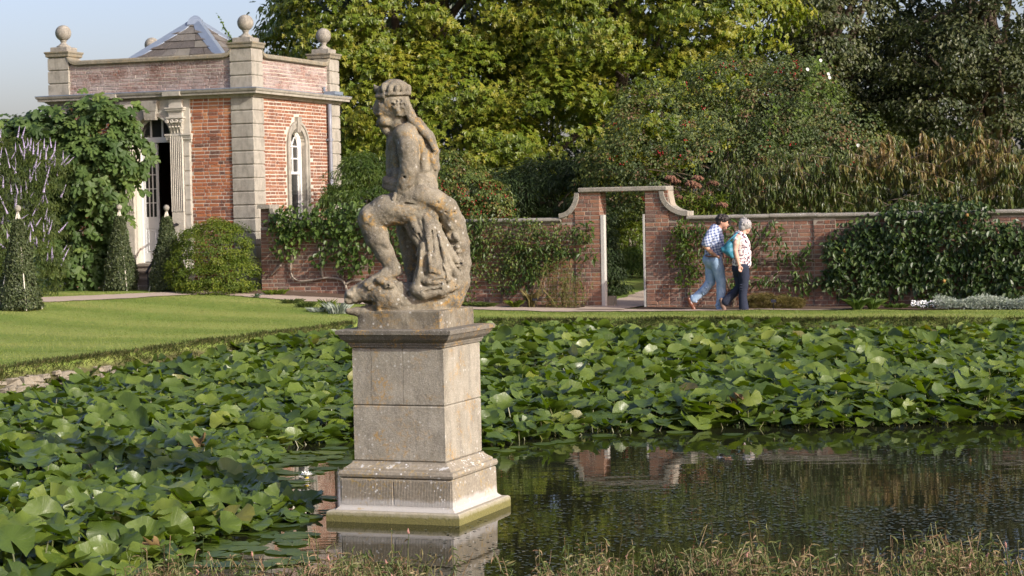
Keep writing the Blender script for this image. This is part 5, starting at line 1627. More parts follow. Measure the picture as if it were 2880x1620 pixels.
def poly_dist(p, poly):
    d = np.full(len(p), 1e9)
    n = len(poly)
    for i in range(n):
        a, b = poly[i], poly[(i + 1) % n]
        e = b - a; w = p - a
        t = np.clip((w @ e) / (e @ e), 0, 1)
        d = np.minimum(d, np.linalg.norm(w - t[:, None] * e, axis=1))
    return d
r_ = np.random.default_rng(77)
sp_ = 0.143
gx_, gy_ = np.meshgrid(np.arange(-9, 10, sp_), np.arange(12.5, 36, sp_))
pp_ = np.stack([gx_.ravel(), gy_.ravel()], -1) + r_.uniform(-.55, .55, (gx_.size, 2)) * sp_
pp_ = pp_[in_poly(pp_, field)]
dd = np.abs((pp_ - pc[:2]) @ e1[:2]), np.abs((pp_ - pc[:2]) @ e2[:2])
pp_ = pp_[(np.maximum(*dd) > PW / 2 + 0.12)]
near_ = np.array([G(a, b, 0)[:2] for a, b in _edge])
ed = np.min([poly_dist(pp_, near_[i:i + 2]) for i in range(len(near_) - 1)], axis=0)
n_ = len(pp_)
nz = vnoise(np.column_stack([pp_ * 0.9, np.zeros(n_)]), 4)
hgt = 0.035 + 0.05 * r_.random(n_) + sstep(0.0, 0.7, ed) * (0.04 + 0.21 * r_.random(n_) * (0.5 + nz))
hgt = hgt + 0.15 * sstep(26, 33, pp_[:, 1]) * sstep(0.2, 1.2, ed)
rad = (0.098 + 0.062 * r_.random(n_)) * (0.85 + 0.3 * nz)
tilt = np.radians(np.clip(np.abs(r_.normal(17, 16, n_)), 2, 58)) * np.where(ed < 0.25, 0.75, 1.0)
# leaves mostly lean back to face the light and the viewer's side, others any way
az = np.where(r_.random(n_) < 0.55, r_.normal(-1.2, 0.9, n_), r_.random(n_) * 6.283)
spin = r_.random(n_) * 6.283
tnt = np.clip(0.42 + 0.20 * r_.normal(size=n_) + 0.25 * (nz - 0.5), 0, 0.94)
old = r_.random(n_) < 0.010
tnt[old] = 0.95 + 0.05 * r_.random(old.sum())
ax_ = np.stack([np.cos(az), np.sin(az), np.zeros(n_)], -1)             # downhill direction
def lily_frame(i):
    """3x3 rotation: leaf plane tilted by tilt towards az, spun by spin"""
    d = Vector(ax_[i]); up = Vector((0, 0, 1))
    q = Matrix.Rotation(tilt[i], 3, up.cross(d))
    return np.array(q @ Matrix.Rotation(spin[i], 3, 'Z'))
depth_ = (np.column_stack([pp_, hgt]) - CAM) @ cF
px_ = proj(np.column_stack([pp_, hgt]))
inv = (px_[:, 0] > -30) & (px_[:, 0] < 2910) & (px_[:, 1] < 1650)
order = np.argsort(-(rad / depth_) * inv * np.where(hgt > 0.1, 1, 0.8))
KEEP = 300
NVAR = 30
lv = [mesh_np('lily_leaf', LL[i][0], LL[i][1], M['lily'], tint=np.full(len(LL[i][0]), float(np.clip(0.42 + 0.21 * np.random.default_rng(i).normal(), 0.02, 0.92))), smooth=True, extra={'ang': LL[i][2]}) for i in range(NVAR)]
lold = [mesh_np('lily_leaf', LL[i][0], LL[i][1], M['lily'], tint=np.full(len(LL[i][0]), 0.95 + 0.01 * i), smooth=True, extra={'ang': LL[i][2]}) for i in range(5)]
vt = [float(np.clip(0.42 + 0.21 * np.random.default_rng(i).normal(), 0.02, 0.92)) for i in range(NVAR)]
zones = [('at the very bottom corner of the pond', lambda p: p[0] < 260 and p[1] > 1480), ('near the corner, by the curled brown leaf', lambda p: p[0] < 560 and p[1] > 1480),
         ('at the raft edge facing the floating pads', lambda p: p[0] < 1000 and p[1] > 1400), ('close to the open gap with the white flower', lambda p: 600 <= p[0] < 1000 and p[1] > 1250),
         ('in the thick of the near raft', lambda p: p[0] < 600 and p[1] > 1330), ('halfway up the left raft', lambda p: p[0] < 600 and p[1] > 1220), ('in the left raft towards the stony bank', lambda p: p[0] < 1000),
         ('close behind the foot of the pedestal', lambda p: p[0] < 1500), ('in the front edge mirrored in the open water', lambda p: True)]
for i in order[:KEEP]:
    v = int(r_.integers(NVAR))
    o = bpy.data.objects.new('lily_leaf', lold[v % 5] if old[i] else lv[v])
    COL.objects.link(o)
    o.matrix_world = Matrix.Translation((pp_[i, 0], pp_[i, 1], hgt[i])) @ Matrix(lily_frame(i)).to_4x4() @ Matrix.Diagonal((rad[i], rad[i], rad[i], 1))
    size = 'broad ' if rad[i] > 0.142 else 'small ' if rad[i] < 0.115 else ''
    col = 'yellowed ' if old[i] else 'pale green ' if vt[v] > 0.55 else 'dark green ' if vt[v] < 0.30 else 'mid-green '
    tl = 'steeply tilted ' if tilt[i] > 0.56 else 'nearly level ' if tilt[i] < 0.19 else 'slanting '
    tag(o, size + col + tl + 'lily leaf ' + next(l for l, f in zones if f(px_[i])), 'lily leaf', 'water lily leaves')
V, F, T, A, n0 = [], [], [], [], 0
for i in order[KEEP:]:
    lvv, lf, la = (LS if depth_[i] > 22 else LL)[int(r_.integers(30))]
    R_ = lily_frame(i)
    V.append((lvv * rad[i]) @ R_.T + np.array([pp_[i, 0], pp_[i, 1], hgt[i]])); F.append(lf + n0); T.append(np.full(len(lvv), tnt[i])); A.append(la)
    n0 += len(lvv)
o = link('lily_leaves', mesh_np('lily_leaves', np.concatenate(V), np.concatenate(F), M['lily'], tint=np.concatenate(T), smooth=True, extra={'ang': np.concatenate(A)}))
tag(o, kind='stuff')
# stalks under the leaves
M['stalk'] = leafmat('lily_stalk', [(0, (0.06, 0.08, 0.02)), (1, (0.13, 0.13, 0.04))], 0.4, 0.0, 0.4)
a3 = np.array([0, 2.09, 4.19])
base = np.column_stack([pp_ + r_.normal(size=(n_, 2)) * 0.06, np.full(n_, -0.05)])
topp = np.column_stack([pp_, hgt - 0.004])
c3 = np.stack([np.cos(a3), np.sin(a3), np.zeros(3)], -1) * 0.006
V = np.concatenate([base[:, None] + c3, topp[:, None] + c3], 1).reshape(-1, 3)
q = (np.arange(n_) * 6)[:, None, None] + np.array([[0, 1, 4, 3], [1, 2, 5, 4], [2, 0, 3, 5]])[None]
tag(link('lily_stalks', mesh_np('lily_stalks', V, q.reshape(-1, 4), M['stalk'], tint=np.repeat(r_.random(n_), 6))), kind='stuff')

# flat floating leaves round the pedestal and along the edge of the raft
flat_spots = [(790, 1296), (835, 1302), (872, 1290), (905, 1272), (940, 1262), (818, 1330), (768, 1318), (880, 1330), (906, 1318), (738, 1500), (800, 1478), (655, 1530), (610, 1560), (865, 1455), (700, 1545), (560, 1590), (1375, 1262), (1420, 1268), (1530, 1248), (1585, 1242), (1700, 1226), (1910, 1216), (2060, 1222), (1460, 1258), (905, 1402), (930, 1440), (960, 1300), (845, 1272)]
flat_spots += [(a_, b_) for a_, b_ in zip(r_.uniform(770, 935, 34), r_.uniform(1268, 1425, 34)) if not (a_ > 880 and b_ > 1300)] + list(zip(r_.uniform(470, 900, 30), 1500 + r_.uniform(-25, 95, 30)))
for k, (a, b) in enumerate(flat_spots):
    g = G(a, b, 0.006)
    o = bpy.data.objects.new('floating_leaf', lv[k % NVAR])
    COL.objects.link(o)
    s = 0.10 + 0.05 * r_.random()
    o.matrix_world = Matrix.Translation((g[0], g[1], 0.010)) @ Matrix.Rotation(r_.random() * 6.28, 4, 'Z') @ Matrix.Diagonal((s, s, s * 0.07, 1))
    lab = 'flat lily leaf floating on the gap of water between the lily raft and the pedestal' if (a < 1000 and b < 1345) else ('flat lily leaf lying on the water at the near end of the lily raft' if a < 1000 else 'flat lily leaf floating just off the mirrored front edge of the raft')
    tag(o, lab, 'lily leaf', 'lily leaves lying flat on the water')
# the dead curled leaves that stand out
M['deadleaf'] = plain('dead_lily_leaf', (0.17, 0.115, 0.05), 0.8, 0.2, 0, 0.5, 20, 0.3)
for (a, b, z, lab) in ((432, 1545, .08, 'curled brown dead lily leaf at the near end of the lily raft'), (2072, 1122, .28, 'shrivelled brown lily leaf among green ones near the open water'), (565, 1250, .30, 'yellow and brown torn lily leaf in the middle of the left raft')):
    g = G(a, b, z)
    v, f, an = lily_leaf(900 + a, 14, 3)
    v = v * np.array([1, 1, 2.0]) * 0.075
    v[:, 2] += 0.03 * np.sin(v[:, 1] * 90) + 0.02 * np.sin(v[:, 0] * 120)
    v[:, 2] += 6 * v[:, 0] ** 2
    me = mesh_np('withered_leaf', v, f, M['deadleaf'], tint=np.full(len(v), .5), smooth=True)
    o = link('withered_leaf', me); o.location = g; o.rotation_euler = (0.6, 0.2, a)
    tag(o, lab, 'dead leaf')
# white flower
M['petal'] = plain('lily_petal', (0.80, 0.80, 0.74), 0.5, 0.3, 0, 0.04, 30, 0)
M['stamen'] = plain('yellow_stamens', (0.62, 0.42, 0.05), 0.6, 0.2, 0, 0.1, 30, 0)
g = G(862, 1345, 0.03)
fl = thing('water_lily_flower', 'white water lily flower open beside the pedestal', 'flower', g)
for tier, (n, ln, el_) in enumerate(((8, 0.085, 0.55), (8, 0.08, 0.95), (6, 0.065, 1.25))):
    for k in range(n):
        a = 2 * math.pi * (k + 0.5 * tier) / n
        d = np.array([math.cos(a) * math.cos(el_), math.sin(a) * math.cos(el_), math.sin(el_)])
        nn = np.array([-math.cos(a) * math.sin(el_), -math.sin(a) * math.sin(el_), math.cos(el_)])
        v, f, t = leaf_arrays(np.array([g]), nn[None], d[None], ln, ln * 0.42, T_OVAL, np.array([.5]))
        link('petal', mesh_np('petal', v, f, M['petal'], tint=t, smooth=True), fl)
m = MB(); m.lathe([(0.018, 0.0), (0.022, 0.02), (0.012, 0.035)], g, 10); m.build('stamens', M['stamen'], fl)

# small oval leaves floating on the open water (stuff)
M['weedleaf'] = leafmat('floating_weed', [(0, (0.030, 0.042, 0.026)), (0.7, (0.058, 0.074, 0.046)), (1, (0.11, 0.095, 0.05))], 0.5, 0.0, 0.4)
N = 8500
a = 1150 + 1830 * r_.random(N) ** 0.7; b = 1240 + 400 * r_.random(N) ** 0.75
g = np.array([G(x, y, 0.006) for x, y in zip(a, b)])
dens = vnoise(np.column_stack([g[:, 0] * 0.7, g[:, 1] * 0.45, np.zeros(N)]), 9) * 0.65 + vnoise(np.column_stack([g[:, 0] * 2.2, g[:, 1] * 1.2, np.zeros(N)]), 19) * 0.35
k = (r_.random(N) < sstep(0.51, 0.64, dens) * (0.25 + 0.75 * sstep(1300, 2300, a + 0.8 * b - 900))) & ~in_poly(g[:, :2], field)
dd = np.maximum(np.abs((g[:, :2] - pc[:2]) @ e1[:2]), np.abs((g[:, :2] - pc[:2]) @ e2[:2]))
g = g[k & (dd > PW / 2 + 0.05)]
nn = np.tile([0, 0, 1.0], (len(g), 1)) + r_.normal(size=(len(g), 3)) * 0.02
tag(link('floating_weed', leaf_mesh('floating_weed', M['weedleaf'], [leaf_arrays(g, nn, r_.normal(size=(len(g), 3)), 0.042 * (0.6 + 0.8 * r_.random(len(g))), 0.022, (T_OVAL[0] * np.array([1, 1, .15]), T_OVAL[1]), r_.random(len(g)))])), kind='stuff')
# ------------------------------------------------------------------ trees, shrubs and climbers
def on_ground(px, py):
    z = 0.6
    for _ in range(12):
        g = G(px, py, z)
        z = float(ground_z(np.array([g[0]]), np.array([g[1]]))[0])
    return np.array([g[0], g[1], z])

def shrub(name, label, cat, ells, spacing, size, per, L, W, tmpl, mat, seed, root=None, r0=0.05, limbs=8, droop=0.5, up=0.25, tint=(.5, .2), flat=0.6, group=None, front=-0.35, inner=0.35, rough=0.2, freq=0.8, bark='bark', top=None, jit=.45):
    r = np.random.default_rng(seed)
    C, O = crown_boughs(ells, spacing, r, front, inner, rough, freq, seed)
    E = np.array(ells)
    if root is None:
        root = np.array([E[:, 0].mean(), E[:, 1].mean(), 0])
        root[2] = float(ground_z(root[:1], root[1:2])[0])
    ok = C[:, 2] > root[2] + 0.02
    C, O = C[ok], O[ok]
    t = thing(name, label, cat, root, group)
    link('foliage', leaf_mesh('foliage', mat, [bough_leaves(C, O, per, size, L, W, tmpl, r, droop, flat, up, tint, jit)]), t)
    twigs(root, C, M[bark], 'trunk' if cat == 'tree' else 'stem', t, r, limbs, r0, trunk_top=top)
    return t, C, O, r

M['syc'] = leafmat('yellow_green_maple_leaves', [(0, (0.066, 0.108, 0.011)), (0.35, (0.130, 0.187, 0.016)), (0.7, (0.228, 0.264, 0.025)), (1, (0.33, 0.31, 0.038))], 0.42, 0.36, 0.35)
M['dark'] = leafmat('dark_small_leaves', [(0, (0.030, 0.045, 0.014)), (0.5, (0.060, 0.080, 0.027)), (1, (0.120, 0.130, 0.047))], 0.45, 0.22, 0.4)
M['rose'] = leafmat('blue_green_rose_leaves', [(0, (0.058, 0.086, 0.028)), (0.5, (0.110, 0.150, 0.050)), (0.85, (0.185, 0.205, 0.050)), (1, (0.20, 0.11, 0.06))], 0.5, 0.3, 0.3)
M['vine'] = leafmat('bright_vine_leaves', [(0, (0.06, 0.11, 0.015)), (1, (0.17, 0.24, 0.035))], 0.45, 0.4, 0.3)
M['peach'] = leafmat('drooping_cherry_leaves', [(0, (0.060, 0.092, 0.018)), (0.45, (0.110, 0.140, 0.030)), (0.75, (0.215, 0.185, 0.055)), (1, (0.32, 0.215, 0.095))], 0.42, 0.32, 0.45, (1.2, 1.1, 0.5))
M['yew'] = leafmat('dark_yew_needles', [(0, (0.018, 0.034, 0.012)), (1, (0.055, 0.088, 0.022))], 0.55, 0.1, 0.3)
M['yewlit'] = leafmat('yew_needles_painted_sunlit', [(0, (0.045, 0.085, 0.014)), (1, (0.12, 0.19, 0.028))], 0.55, 0.2, 0.3)  # yew copy brightened so the bush looks sunlit though the sun is blocked
M['pear'] = leafmat('espalier_pear_leaves', [(0, (0.040, 0.080, 0.014)), (0.5, (0.075, 0.130, 0.022)), (1, (0.15, 0.21, 0.04))], 0.45, 0.3, 0.4)
M['persim'] = leafmat('glossy_dark_climber_leaves', [(0, (0.026, 0.052, 0.012)), (0.6, (0.052, 0.092, 0.019)), (1, (0.11, 0.15, 0.032))], 0.42, 0.22, 0.45)
M['ramb'] = leafmat('rambler_leaves', [(0, (0.045, 0.078, 0.015)), (0.5, (0.095, 0.140, 0.027)), (0.9, (0.18, 0.21, 0.038)), (1, (0.20, 0.12, 0.04))], 0.45, 0.3, 0.4)
M['fig'] = leafmat('fig_leaves', [(0, (0.045, 0.085, 0.022)), (0.5, (0.080, 0.135, 0.032)), (1, (0.15, 0.21, 0.045))], 0.55, 0.3, 0.3)
M['vitex'] = leafmat('chaste_tree_leaves', [(0, (0.045, 0.072, 0.018)), (0.6, (0.090, 0.130, 0.028)), (1, (0.15, 0.185, 0.040))], 0.5, 0.3, 0.3)
M['lilac'] = plain('lilac_flowers', (0.40, 0.345, 0.49), 0.8, 0.1, 0, 0.25, 60, 0.2)
M['holly'] = leafmat('clipped_holly_leaves', [(0, (0.038, 0.054, 0.022)), (0.6, (0.082, 0.110, 0.038)), (1, (0.16, 0.18, 0.080))], 0.5, 0.15, 0.35)
M['lime'] = leafmat('lime_green_shrub_leaves', [(0, (0.060, 0.105, 0.012)), (0.5, (0.120, 0.175, 0.018)), (1, (0.23, 0.27, 0.030))], 0.5, 0.38, 0.3)
M['agave'] = leafmat('blue_grey_leaves', [(0, (0.16, 0.22, 0.19)), (1, (0.28, 0.34, 0.29))], 0.5, 0.1, 0.3)
M['silver'] = leafmat('silver_leaves', [(0, (0.26, 0.31, 0.25)), (1, (0.50, 0.54, 0.47))], 0.7, 0.15, 0.2)
M['straw'] = leafmat('dry_stems', [(0, (0.12, 0.10, 0.035)), (0.5, (0.22, 0.19, 0.07)), (1, (0.34, 0.27, 0.12))], 0.7, 0.3, 0.2)
M['berry'] = plain('red_berries', (0.30, 0.018, 0.018), 0.35, 0.5, 0, 0.2, 30, 0)
M['brownhead'] = plain('brown_flower_heads', (0.16, 0.085, 0.055), 0.95, 0.1, 0, 0.5, 60, 0.9)
M['orange'] = plain('orange_fruit', (0.26, 0.15, 0.045), 0.5, 0.3, 0, 0.15, 20, 0)
M['farwood'] = leafmat('far_leaves', [(0, (0.040, 0.060, 0.032)), (1, (0.085, 0.110, 0.060))], 0.7, 0.2, 0.2)  # leaf colour greyed to stand in for haze over the distance

# big yellow-green maples
tA = [blob(985, 70, 265, 320, 52, 2.8), blob(1290, -60, 330, 360, 53, 3.4), blob(1150, 330, 300, 180, 50.5, 2.0), blob(880, 360, 130, 200, 51.5, 2.0), blob(1060, -420, 330, 320, 54, 3.6), blob(1330, 300, 220, 170, 51, 2.0), blob(1330, 430, 210, 110, 49.5, 1.6), blob(1200, 440, 150, 110, 50, 1.5)]
tB = [blob(1660, 40, 360, 320, 52, 3.2), blob(1960, 20, 235, 240, 51, 2.6), blob(1540, 390, 240, 160, 49.6, 1.8), blob(1830, 300, 210, 170, 50, 2.0), blob(1700, -440, 400, 360, 54, 4.0), blob(2020, -260, 210, 240, 52.5, 2.8)]
for k, (E, px, lab) in enumerate(((tA, 1120, 'large yellow-green maple rising behind the statue and the pavilion'), (tB, 1700, 'broad yellow-green maple rising above the gateway'))):
    rt = np.array([P(px, 700, 53.5)[0], 53.5, 0.6])
    shrub('maple_tree', lab, 'tree', E, 0.53, 0.58, 50, 0.145, 0.16, T_LOBE, M['syc'], 61 + k, rt, 0.34, 26, 0.62, 0.20, (0.64, 0.20), 0.5, 'trees behind the garden wall', -0.25, 0.30, 0.26, 0.5, jit=.35)
# dark trees to the right
tC = [blob(2290, 110, 190, 230, 57, 2.4), blob(2160, 330, 160, 200, 57, 2.0), blob(2400, 300, 170, 150, 58, 2.0), blob(2330, -330, 260, 240, 58, 3.0)]
tD = [blob(2700, 150, 170, 170, 56.5, 2.2), blob(2880, 60, 200, 230, 57, 2.4), blob(2600, 300, 180, 120, 57, 2.0), blob(2830, 330, 180, 150, 56, 2.0), blob(2800, -330, 260, 240, 58, 3.0), blob(2570, 110, 90, 60, 58, 1.5), blob(2740, 250, 170, 110, 59, 1.6), blob(2500, 230, 130, 110, 59, 1.6)]
for k, (E, px, lab) in enumerate(((tC, 2300, 'dark small-leaved tree next to the yellow maple, shadowy below'), (tD, 2830, 'dark grey-green tree with sky showing through its top, beyond the drooping cherry'))):
    rt = np.array([P(px, 700, 58)[0], 58, 0.6])
    shrub('dark_tree', lab, 'tree', E, 0.50, 0.52, 62, 0.115, 0.072, T_OVAL, M['dark'], 71 + k, rt, 0.26, 30, 0.35, 0.25, (0.55, 0.24), 0.55, 'trees behind the garden wall', -0.2, 0.45, 0.34, 0.55)
# shaded wood closing the view behind and under the trees
r_ = np.random.default_rng(3)
E = [(x, 64 + 2 * r_.random(), 2.5 + r_.random(), 3.2, 2.0, 3.4 + r_.random()) for x in np.arange(-7.5, 32, 2.8)] + [(x, 68, 7.0, 3.4, 2.0, 2.6) for x in np.arange(-4.5, 13, 3.2)] + [(x, 60.5, 1.6, 2.2, 1.2, 2.4) for x in np.arange(-6, 22, 2.0)] + [(x, 60, 9.5, 2.6, 1.6, 3.2) for x in np.arange(-4, 26, 2.3)] + [(x, 61, 5.5, 2.4, 1.4, 2.6) for x in np.arange(-4, 26, 2.3)]
C, O = crown_boughs(E, 0.75, r_, 0.0, 0.2, 0.3, 0.5, 6)
ok = C[:, 2] > 0.3
tag(link('shaded_wood', leaf_mesh('shaded_wood', M['dark'], [bough_leaves(C[ok], O[ok], 26, 0.85, 0.26, 0.20, T_TRI, r_, 0.5, 0.7, 0.25, (0.35, 0.2))])), kind='stuff')
# far wooded hill to the left
E = [(x, 205 + 8 * r_.random(), 6.3 + 2.2 * r_.random(), 4.0, 3, 4.8 + 2.0 * r_.random()) for x in np.arange(-66, -28, 3.5)]
C, O = crown_boughs(E, 1.3, r_, 0.0, 0.1, 0.35, 0.3, 7)
tag(link('far_wood', leaf_mesh('far_wood', M['farwood'], [bough_leaves(C, O, 22, 1.3, 0.55, 0.45, T_TRI, r_, 0.5, 0.7, 0.25, (0.5, 0.25))])), kind='stuff')

# rose-hip thicket behind the wall
E = [blob(2180, 340, 230, 150, 45, 1.3), blob(1930, 400, 220, 150, 45, 1.3), blob(2320, 440, 180, 140, 44.5, 1.2), blob(1800, 480, 170, 110, 44.5, 1.1), blob(2080, 240, 150, 85, 45.5, 0.9), blob(2060, 500, 300, 110, 44, 1.1), blob(2240, 245, 90, 70, 45.5, 0.7)]
rose, C, O, r = shrub('rose_thicket', 'tall tangled rose thicket with red hips above the wall behind the couple', 'shrub', E, 0.30, 0.27, 44, 0.070, 0.048, T_OVAL, M['rose'], 81, None, 0.05, 24, 0.45, 0.25, (0.5, 0.24), 0.8, None, -0.3, 0.35, 0.3, 0.9)
m = MB()
fr = C[(O[:, 1] < -0.25)]
for i in r.choice(len(fr), 46, replace=False):
    for k in range(int(r.integers(4, 10))):
        c = fr[i] + r.normal(size=3) * np.array([.07, .05, .045]) + np.array([0, -.24, 0])
        rr_ = 0.014 + 0.008 * r.random()
        m.add(c + rr_ * np.array([(1, 0, 0), (-1, 0, 0), (0, 1, 0), (0, -1, 0), (0, 0, 1.2), (0, 0, -1.2)]), [(0, 2, 4), (2, 1, 4), (1, 3, 4), (3, 0, 4), (2, 0, 5), (1, 2, 5), (3, 1, 5), (0, 3, 5)])
tag(m.build('rose_hips', M['berry'], rose, True), kind='stuff')
# bindweed draped over it, with white trumpets
bw = [P(a, b, 43.6) for a, b in ((2310, 172), (2300, 195), (2285, 225), (2270, 265), (2260, 310), (2255, 350), (2225, 400), (2330, 250), (2340, 280), (2400, 420), (2410, 445), (2385, 470), (2370, 500), (2350, 530), (2180, 300), (2170, 350), (2165, 400), (2190, 450))]
bw = np.repeat(np.array(bw), 26, 0) + r.normal(size=(len(bw) * 26, 3)) * np.array([.10, .08, .13])
vine = thing('bindweed', 'bright green bindweed with white trumpet flowers climbing over the rose thicket', 'climber', P(2260, 560, 43.6))
link('foliage', leaf_mesh('foliage', M['vine'], [leaf_arrays(bw, np.array([0.2, -.8, .5]) + r.normal(size=bw.shape) * .5, np.array([0, -.2, -1.0]) + r.normal(size=bw.shape) * .4, 0.085, 0.08, T_TRI, r.random(len(bw)))]), vine)
M['petal2'] = plain('bindweed_petal', (0.78, 0.78, 0.76), 0.6, 0.2, 0, 0.04, 30, 0)
for a, b in ((2271, 195), (2308, 170), (2330, 208), (2333, 218), (2413, 409)):
    c = P(a, b, 43.2)
    ang = np.linspace(0, 2 * math.pi, 10, endpoint=False)
    m = MB()
    f = np.array([0.35, -0.92, 0.2]); e1_ = np.array([0.94, 0.34, 0]); e2_ = np.cross(f, e1_)
    m.loft([c + f * d + rr_ * (np.cos(ang)[:, None] * e1_ + np.sin(ang)[:, None] * e2_) for d, rr_ in ((-0.06, 0.006), (-0.03, 0.012), (0.0, 0.026), (0.008, 0.035))], caps=False)
    m.build('flower', M['petal2'], vine, True)

# drooping cherry along the wall to the right: shoots carrying hanging leaves
def weeping(name, label, shoots, seed, root, mat, tint, L=0.15, per=1.0):
    r = np.random.default_rng(seed)
    t = thing(name, label, 'tree', root, 'weeping-leaved trees behind the wall')
    m = MB(); S_ = []
    for (x0, y0, x1, y1, Y, tn) in shoots:
        a, b = P(x0, y0, Y), P(x1, y1, Y - 0.15)
        mid = (a + b) / 2 + r.normal(size=3) * 0.05 * np.linalg.norm(b - a)
        s = np.linspace(0, 1, 6)[:, None]
        c = (1 - s) ** 2 * a + 2 * s * (1 - s) * mid + s ** 2 * b
        m.tube(c, np.linspace(0.012, 0.004, 6), 5)
        n = int(np.linalg.norm(b - a) * 44 * per) + 5
        q = r.random(n)[:, None]
        p = (1 - q) ** 2 * a + 2 * q * (1 - q) * mid + q ** 2 * b
        h = r.normal(size=(n, 3)) * np.array([1, 1, .2])
        tip = unit(h) * 0.42 + np.array([0, 0, -1.0])
        nrm = unit(h) + np.array([0, 0, .5]) + r.normal(size=(n, 3)) * .25
        ls = L * (0.65 + 0.6 * r.random(n))
        S_.append(leaf_arrays(p + unit(h) * 0.02, nrm, tip, ls, ls * 0.27, T_LONG, np.clip(tn + 0.18 * r.normal(size=n), 0, 1)))
    m.tube([root, root + np.array([0.05, 0, 0.6]), root + np.array([-.05, 0, 1.5]), root + np.array([0.1, 0, 2.4])], [0.08, 0.07, 0.055, 0.03], 8)
    m.build('branch', M['bark'], t, True)
    link('foliage', leaf_mesh('foliage', mat, S_), t)
    return t
r = np.random.default_rng(15)
sh = []
for k in range(270):
    x = r.uniform(2340, 2960); y = r.uniform(430, 610)
    top = 415 + 30 * math.sin(x * .02) + r.random() * 60
    y = max(y, top)
    sh.append((x, y, x + r.normal() * 45, y - abs(r.normal()) * 28 - 8, 40.4 + r.random() * 1.3, float(np.clip(0.35 + (560 - y) / 260 + 0.15 * r.normal(), 0.1, 0.95))))
for (x, y0, y1) in ((2500, 460, 372), (2592, 470, 368), (2660, 450, 380), (2672, 440, 378), (2745, 470, 335), (2750, 420, 338), (2755, 560, 400), (2540, 440, 390), (2420, 470, 405), (2480, 450, 392), (2850, 500, 430), (2590, 400, 366), (2700, 440, 395), (2640, 470, 400)):
    sh.append((x + 15, y0, x, y1, 40.9, 0.85)); sh.append((x + 10, y0 - 20, x + 4, y1 + 8, 40.9, 0.8))
sh += [(2700, 440, 2790, 388, 41, .8), (2640, 470, 2740, 440, 41, .75), (2470, 440, 2560, 420, 41, .8), (2800, 430, 2850, 385, 41, .75)]
rt = np.array([P(2640, 700, 41.2)[0], 41.2, 0.55])
weeping('cherry_tree', 'bronze-tinted young cherry with long hanging leaves, tallest shoots above the wall', sh, 16, rt, M['peach'], 0.6, 0.17)
sh = []
for k in range(170):
    x = r.uniform(1985, 2400); y = r.uniform(478, 612)
    sh.append((x, y, x + r.normal() * 30, y - abs(r.normal()) * 34 - 14, 40.3 + r.random() * 1.0, float(np.clip(0.32 + 0.16 * r.normal(), 0.05, 0.75))))
rt = np.array([P(2150, 700, 41.2)[0], 41.2, 0.55])
weeping('cherry_tree', 'greener young cherry with hanging leaves directly above the couple', sh, 17, rt, M['peach'], 0.4, 0.15)

# brown seed heads beside the gateway
r = np.random.default_rng(19)
hy = thing('seedhead_plant', 'tall perennial with rust-brown domed seed heads beside the gateway', 'plant', np.array([P(1930, 700, 40.5)[0], 40.5, 0.55]))
m = MB(); LV = []
for (x, y) in ((1885, 505), (1900, 515), (1893, 545), (1912, 560), (1945, 520), (1958, 528), (1968, 560), (1990, 548), (1935, 575), (1985, 590), (2005, 520), (2030, 580), (1880, 575), (1960, 505)):
    c = P(x, y, 40.2 + r.random() * .6)
    m.tube([np.array([c[0] + r.normal() * .1, c[1], 0.6]), c - np.array([0, 0, .06])], [0.010, 0.006], 5)
    hd = MB()
    for k in range(26):
        d = unit(r.normal(size=3) + np.array([0, -.2, .5])); d[2] = abs(d[2]) * .6
        p = c + d * 0.10
        s_ = 0.028 + .014 * r.random()
        hd.add(p + s_ * r.normal(1, .15, (6, 1)) * np.array([(1, 0, 0), (-1, 0, 0), (0, 1, 0), (0, -1, 0), (0, 0, 1), (0, 0, -1)]), [(0, 2, 4), (2, 1, 4), (1, 3, 4), (3, 0, 4), (2, 0, 5), (1, 2, 5), (3, 1, 5), (0, 3, 5)])
    hd.build('seed_head', M['brownhead'], hy)
m.build('stem', M['straw'], hy)
n = 900
p = np.array([P(a, b, 40.2 + c) for a, b, c in zip(r.uniform(1870, 2050, n), r.uniform(545, 612, n), r.random(n) * .8)])
link('foliage', leaf_mesh('foliage', M['lime'], [leaf_arrays(p, np.array([0, -.5, .7]) + r.normal(size=p.shape) * .5, r.normal(size=p.shape) + np.array([0, 0, -.2]), 0.14, 0.03, T_LONG, r.random(n))]), hy)

# yews behind the wall and in the gateway
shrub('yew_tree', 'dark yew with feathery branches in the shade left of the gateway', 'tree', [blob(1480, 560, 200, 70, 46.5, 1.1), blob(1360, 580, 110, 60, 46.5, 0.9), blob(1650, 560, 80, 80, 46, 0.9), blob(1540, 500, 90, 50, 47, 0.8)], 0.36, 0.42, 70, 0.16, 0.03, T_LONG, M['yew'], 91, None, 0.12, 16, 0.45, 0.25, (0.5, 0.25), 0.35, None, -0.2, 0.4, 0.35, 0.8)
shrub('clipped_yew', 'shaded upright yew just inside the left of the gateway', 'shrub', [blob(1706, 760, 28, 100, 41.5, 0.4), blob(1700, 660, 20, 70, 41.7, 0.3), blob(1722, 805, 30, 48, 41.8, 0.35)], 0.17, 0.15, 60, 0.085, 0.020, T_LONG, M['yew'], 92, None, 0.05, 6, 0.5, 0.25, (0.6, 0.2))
shrub('yew_bush', 'sunlit rounded yew bush beside the path seen through the gateway', 'shrub', [blob(1785, 785, 46, 56, 46.5, 0.5), blob(1768, 745, 34, 40, 46.8, 0.4)], 0.15, 0.15, 60, 0.075, 0.020, T_LONG, M['yewlit'], 93, None, 0.05, 6, 0.5, 0.25, (0.55, 0.25))
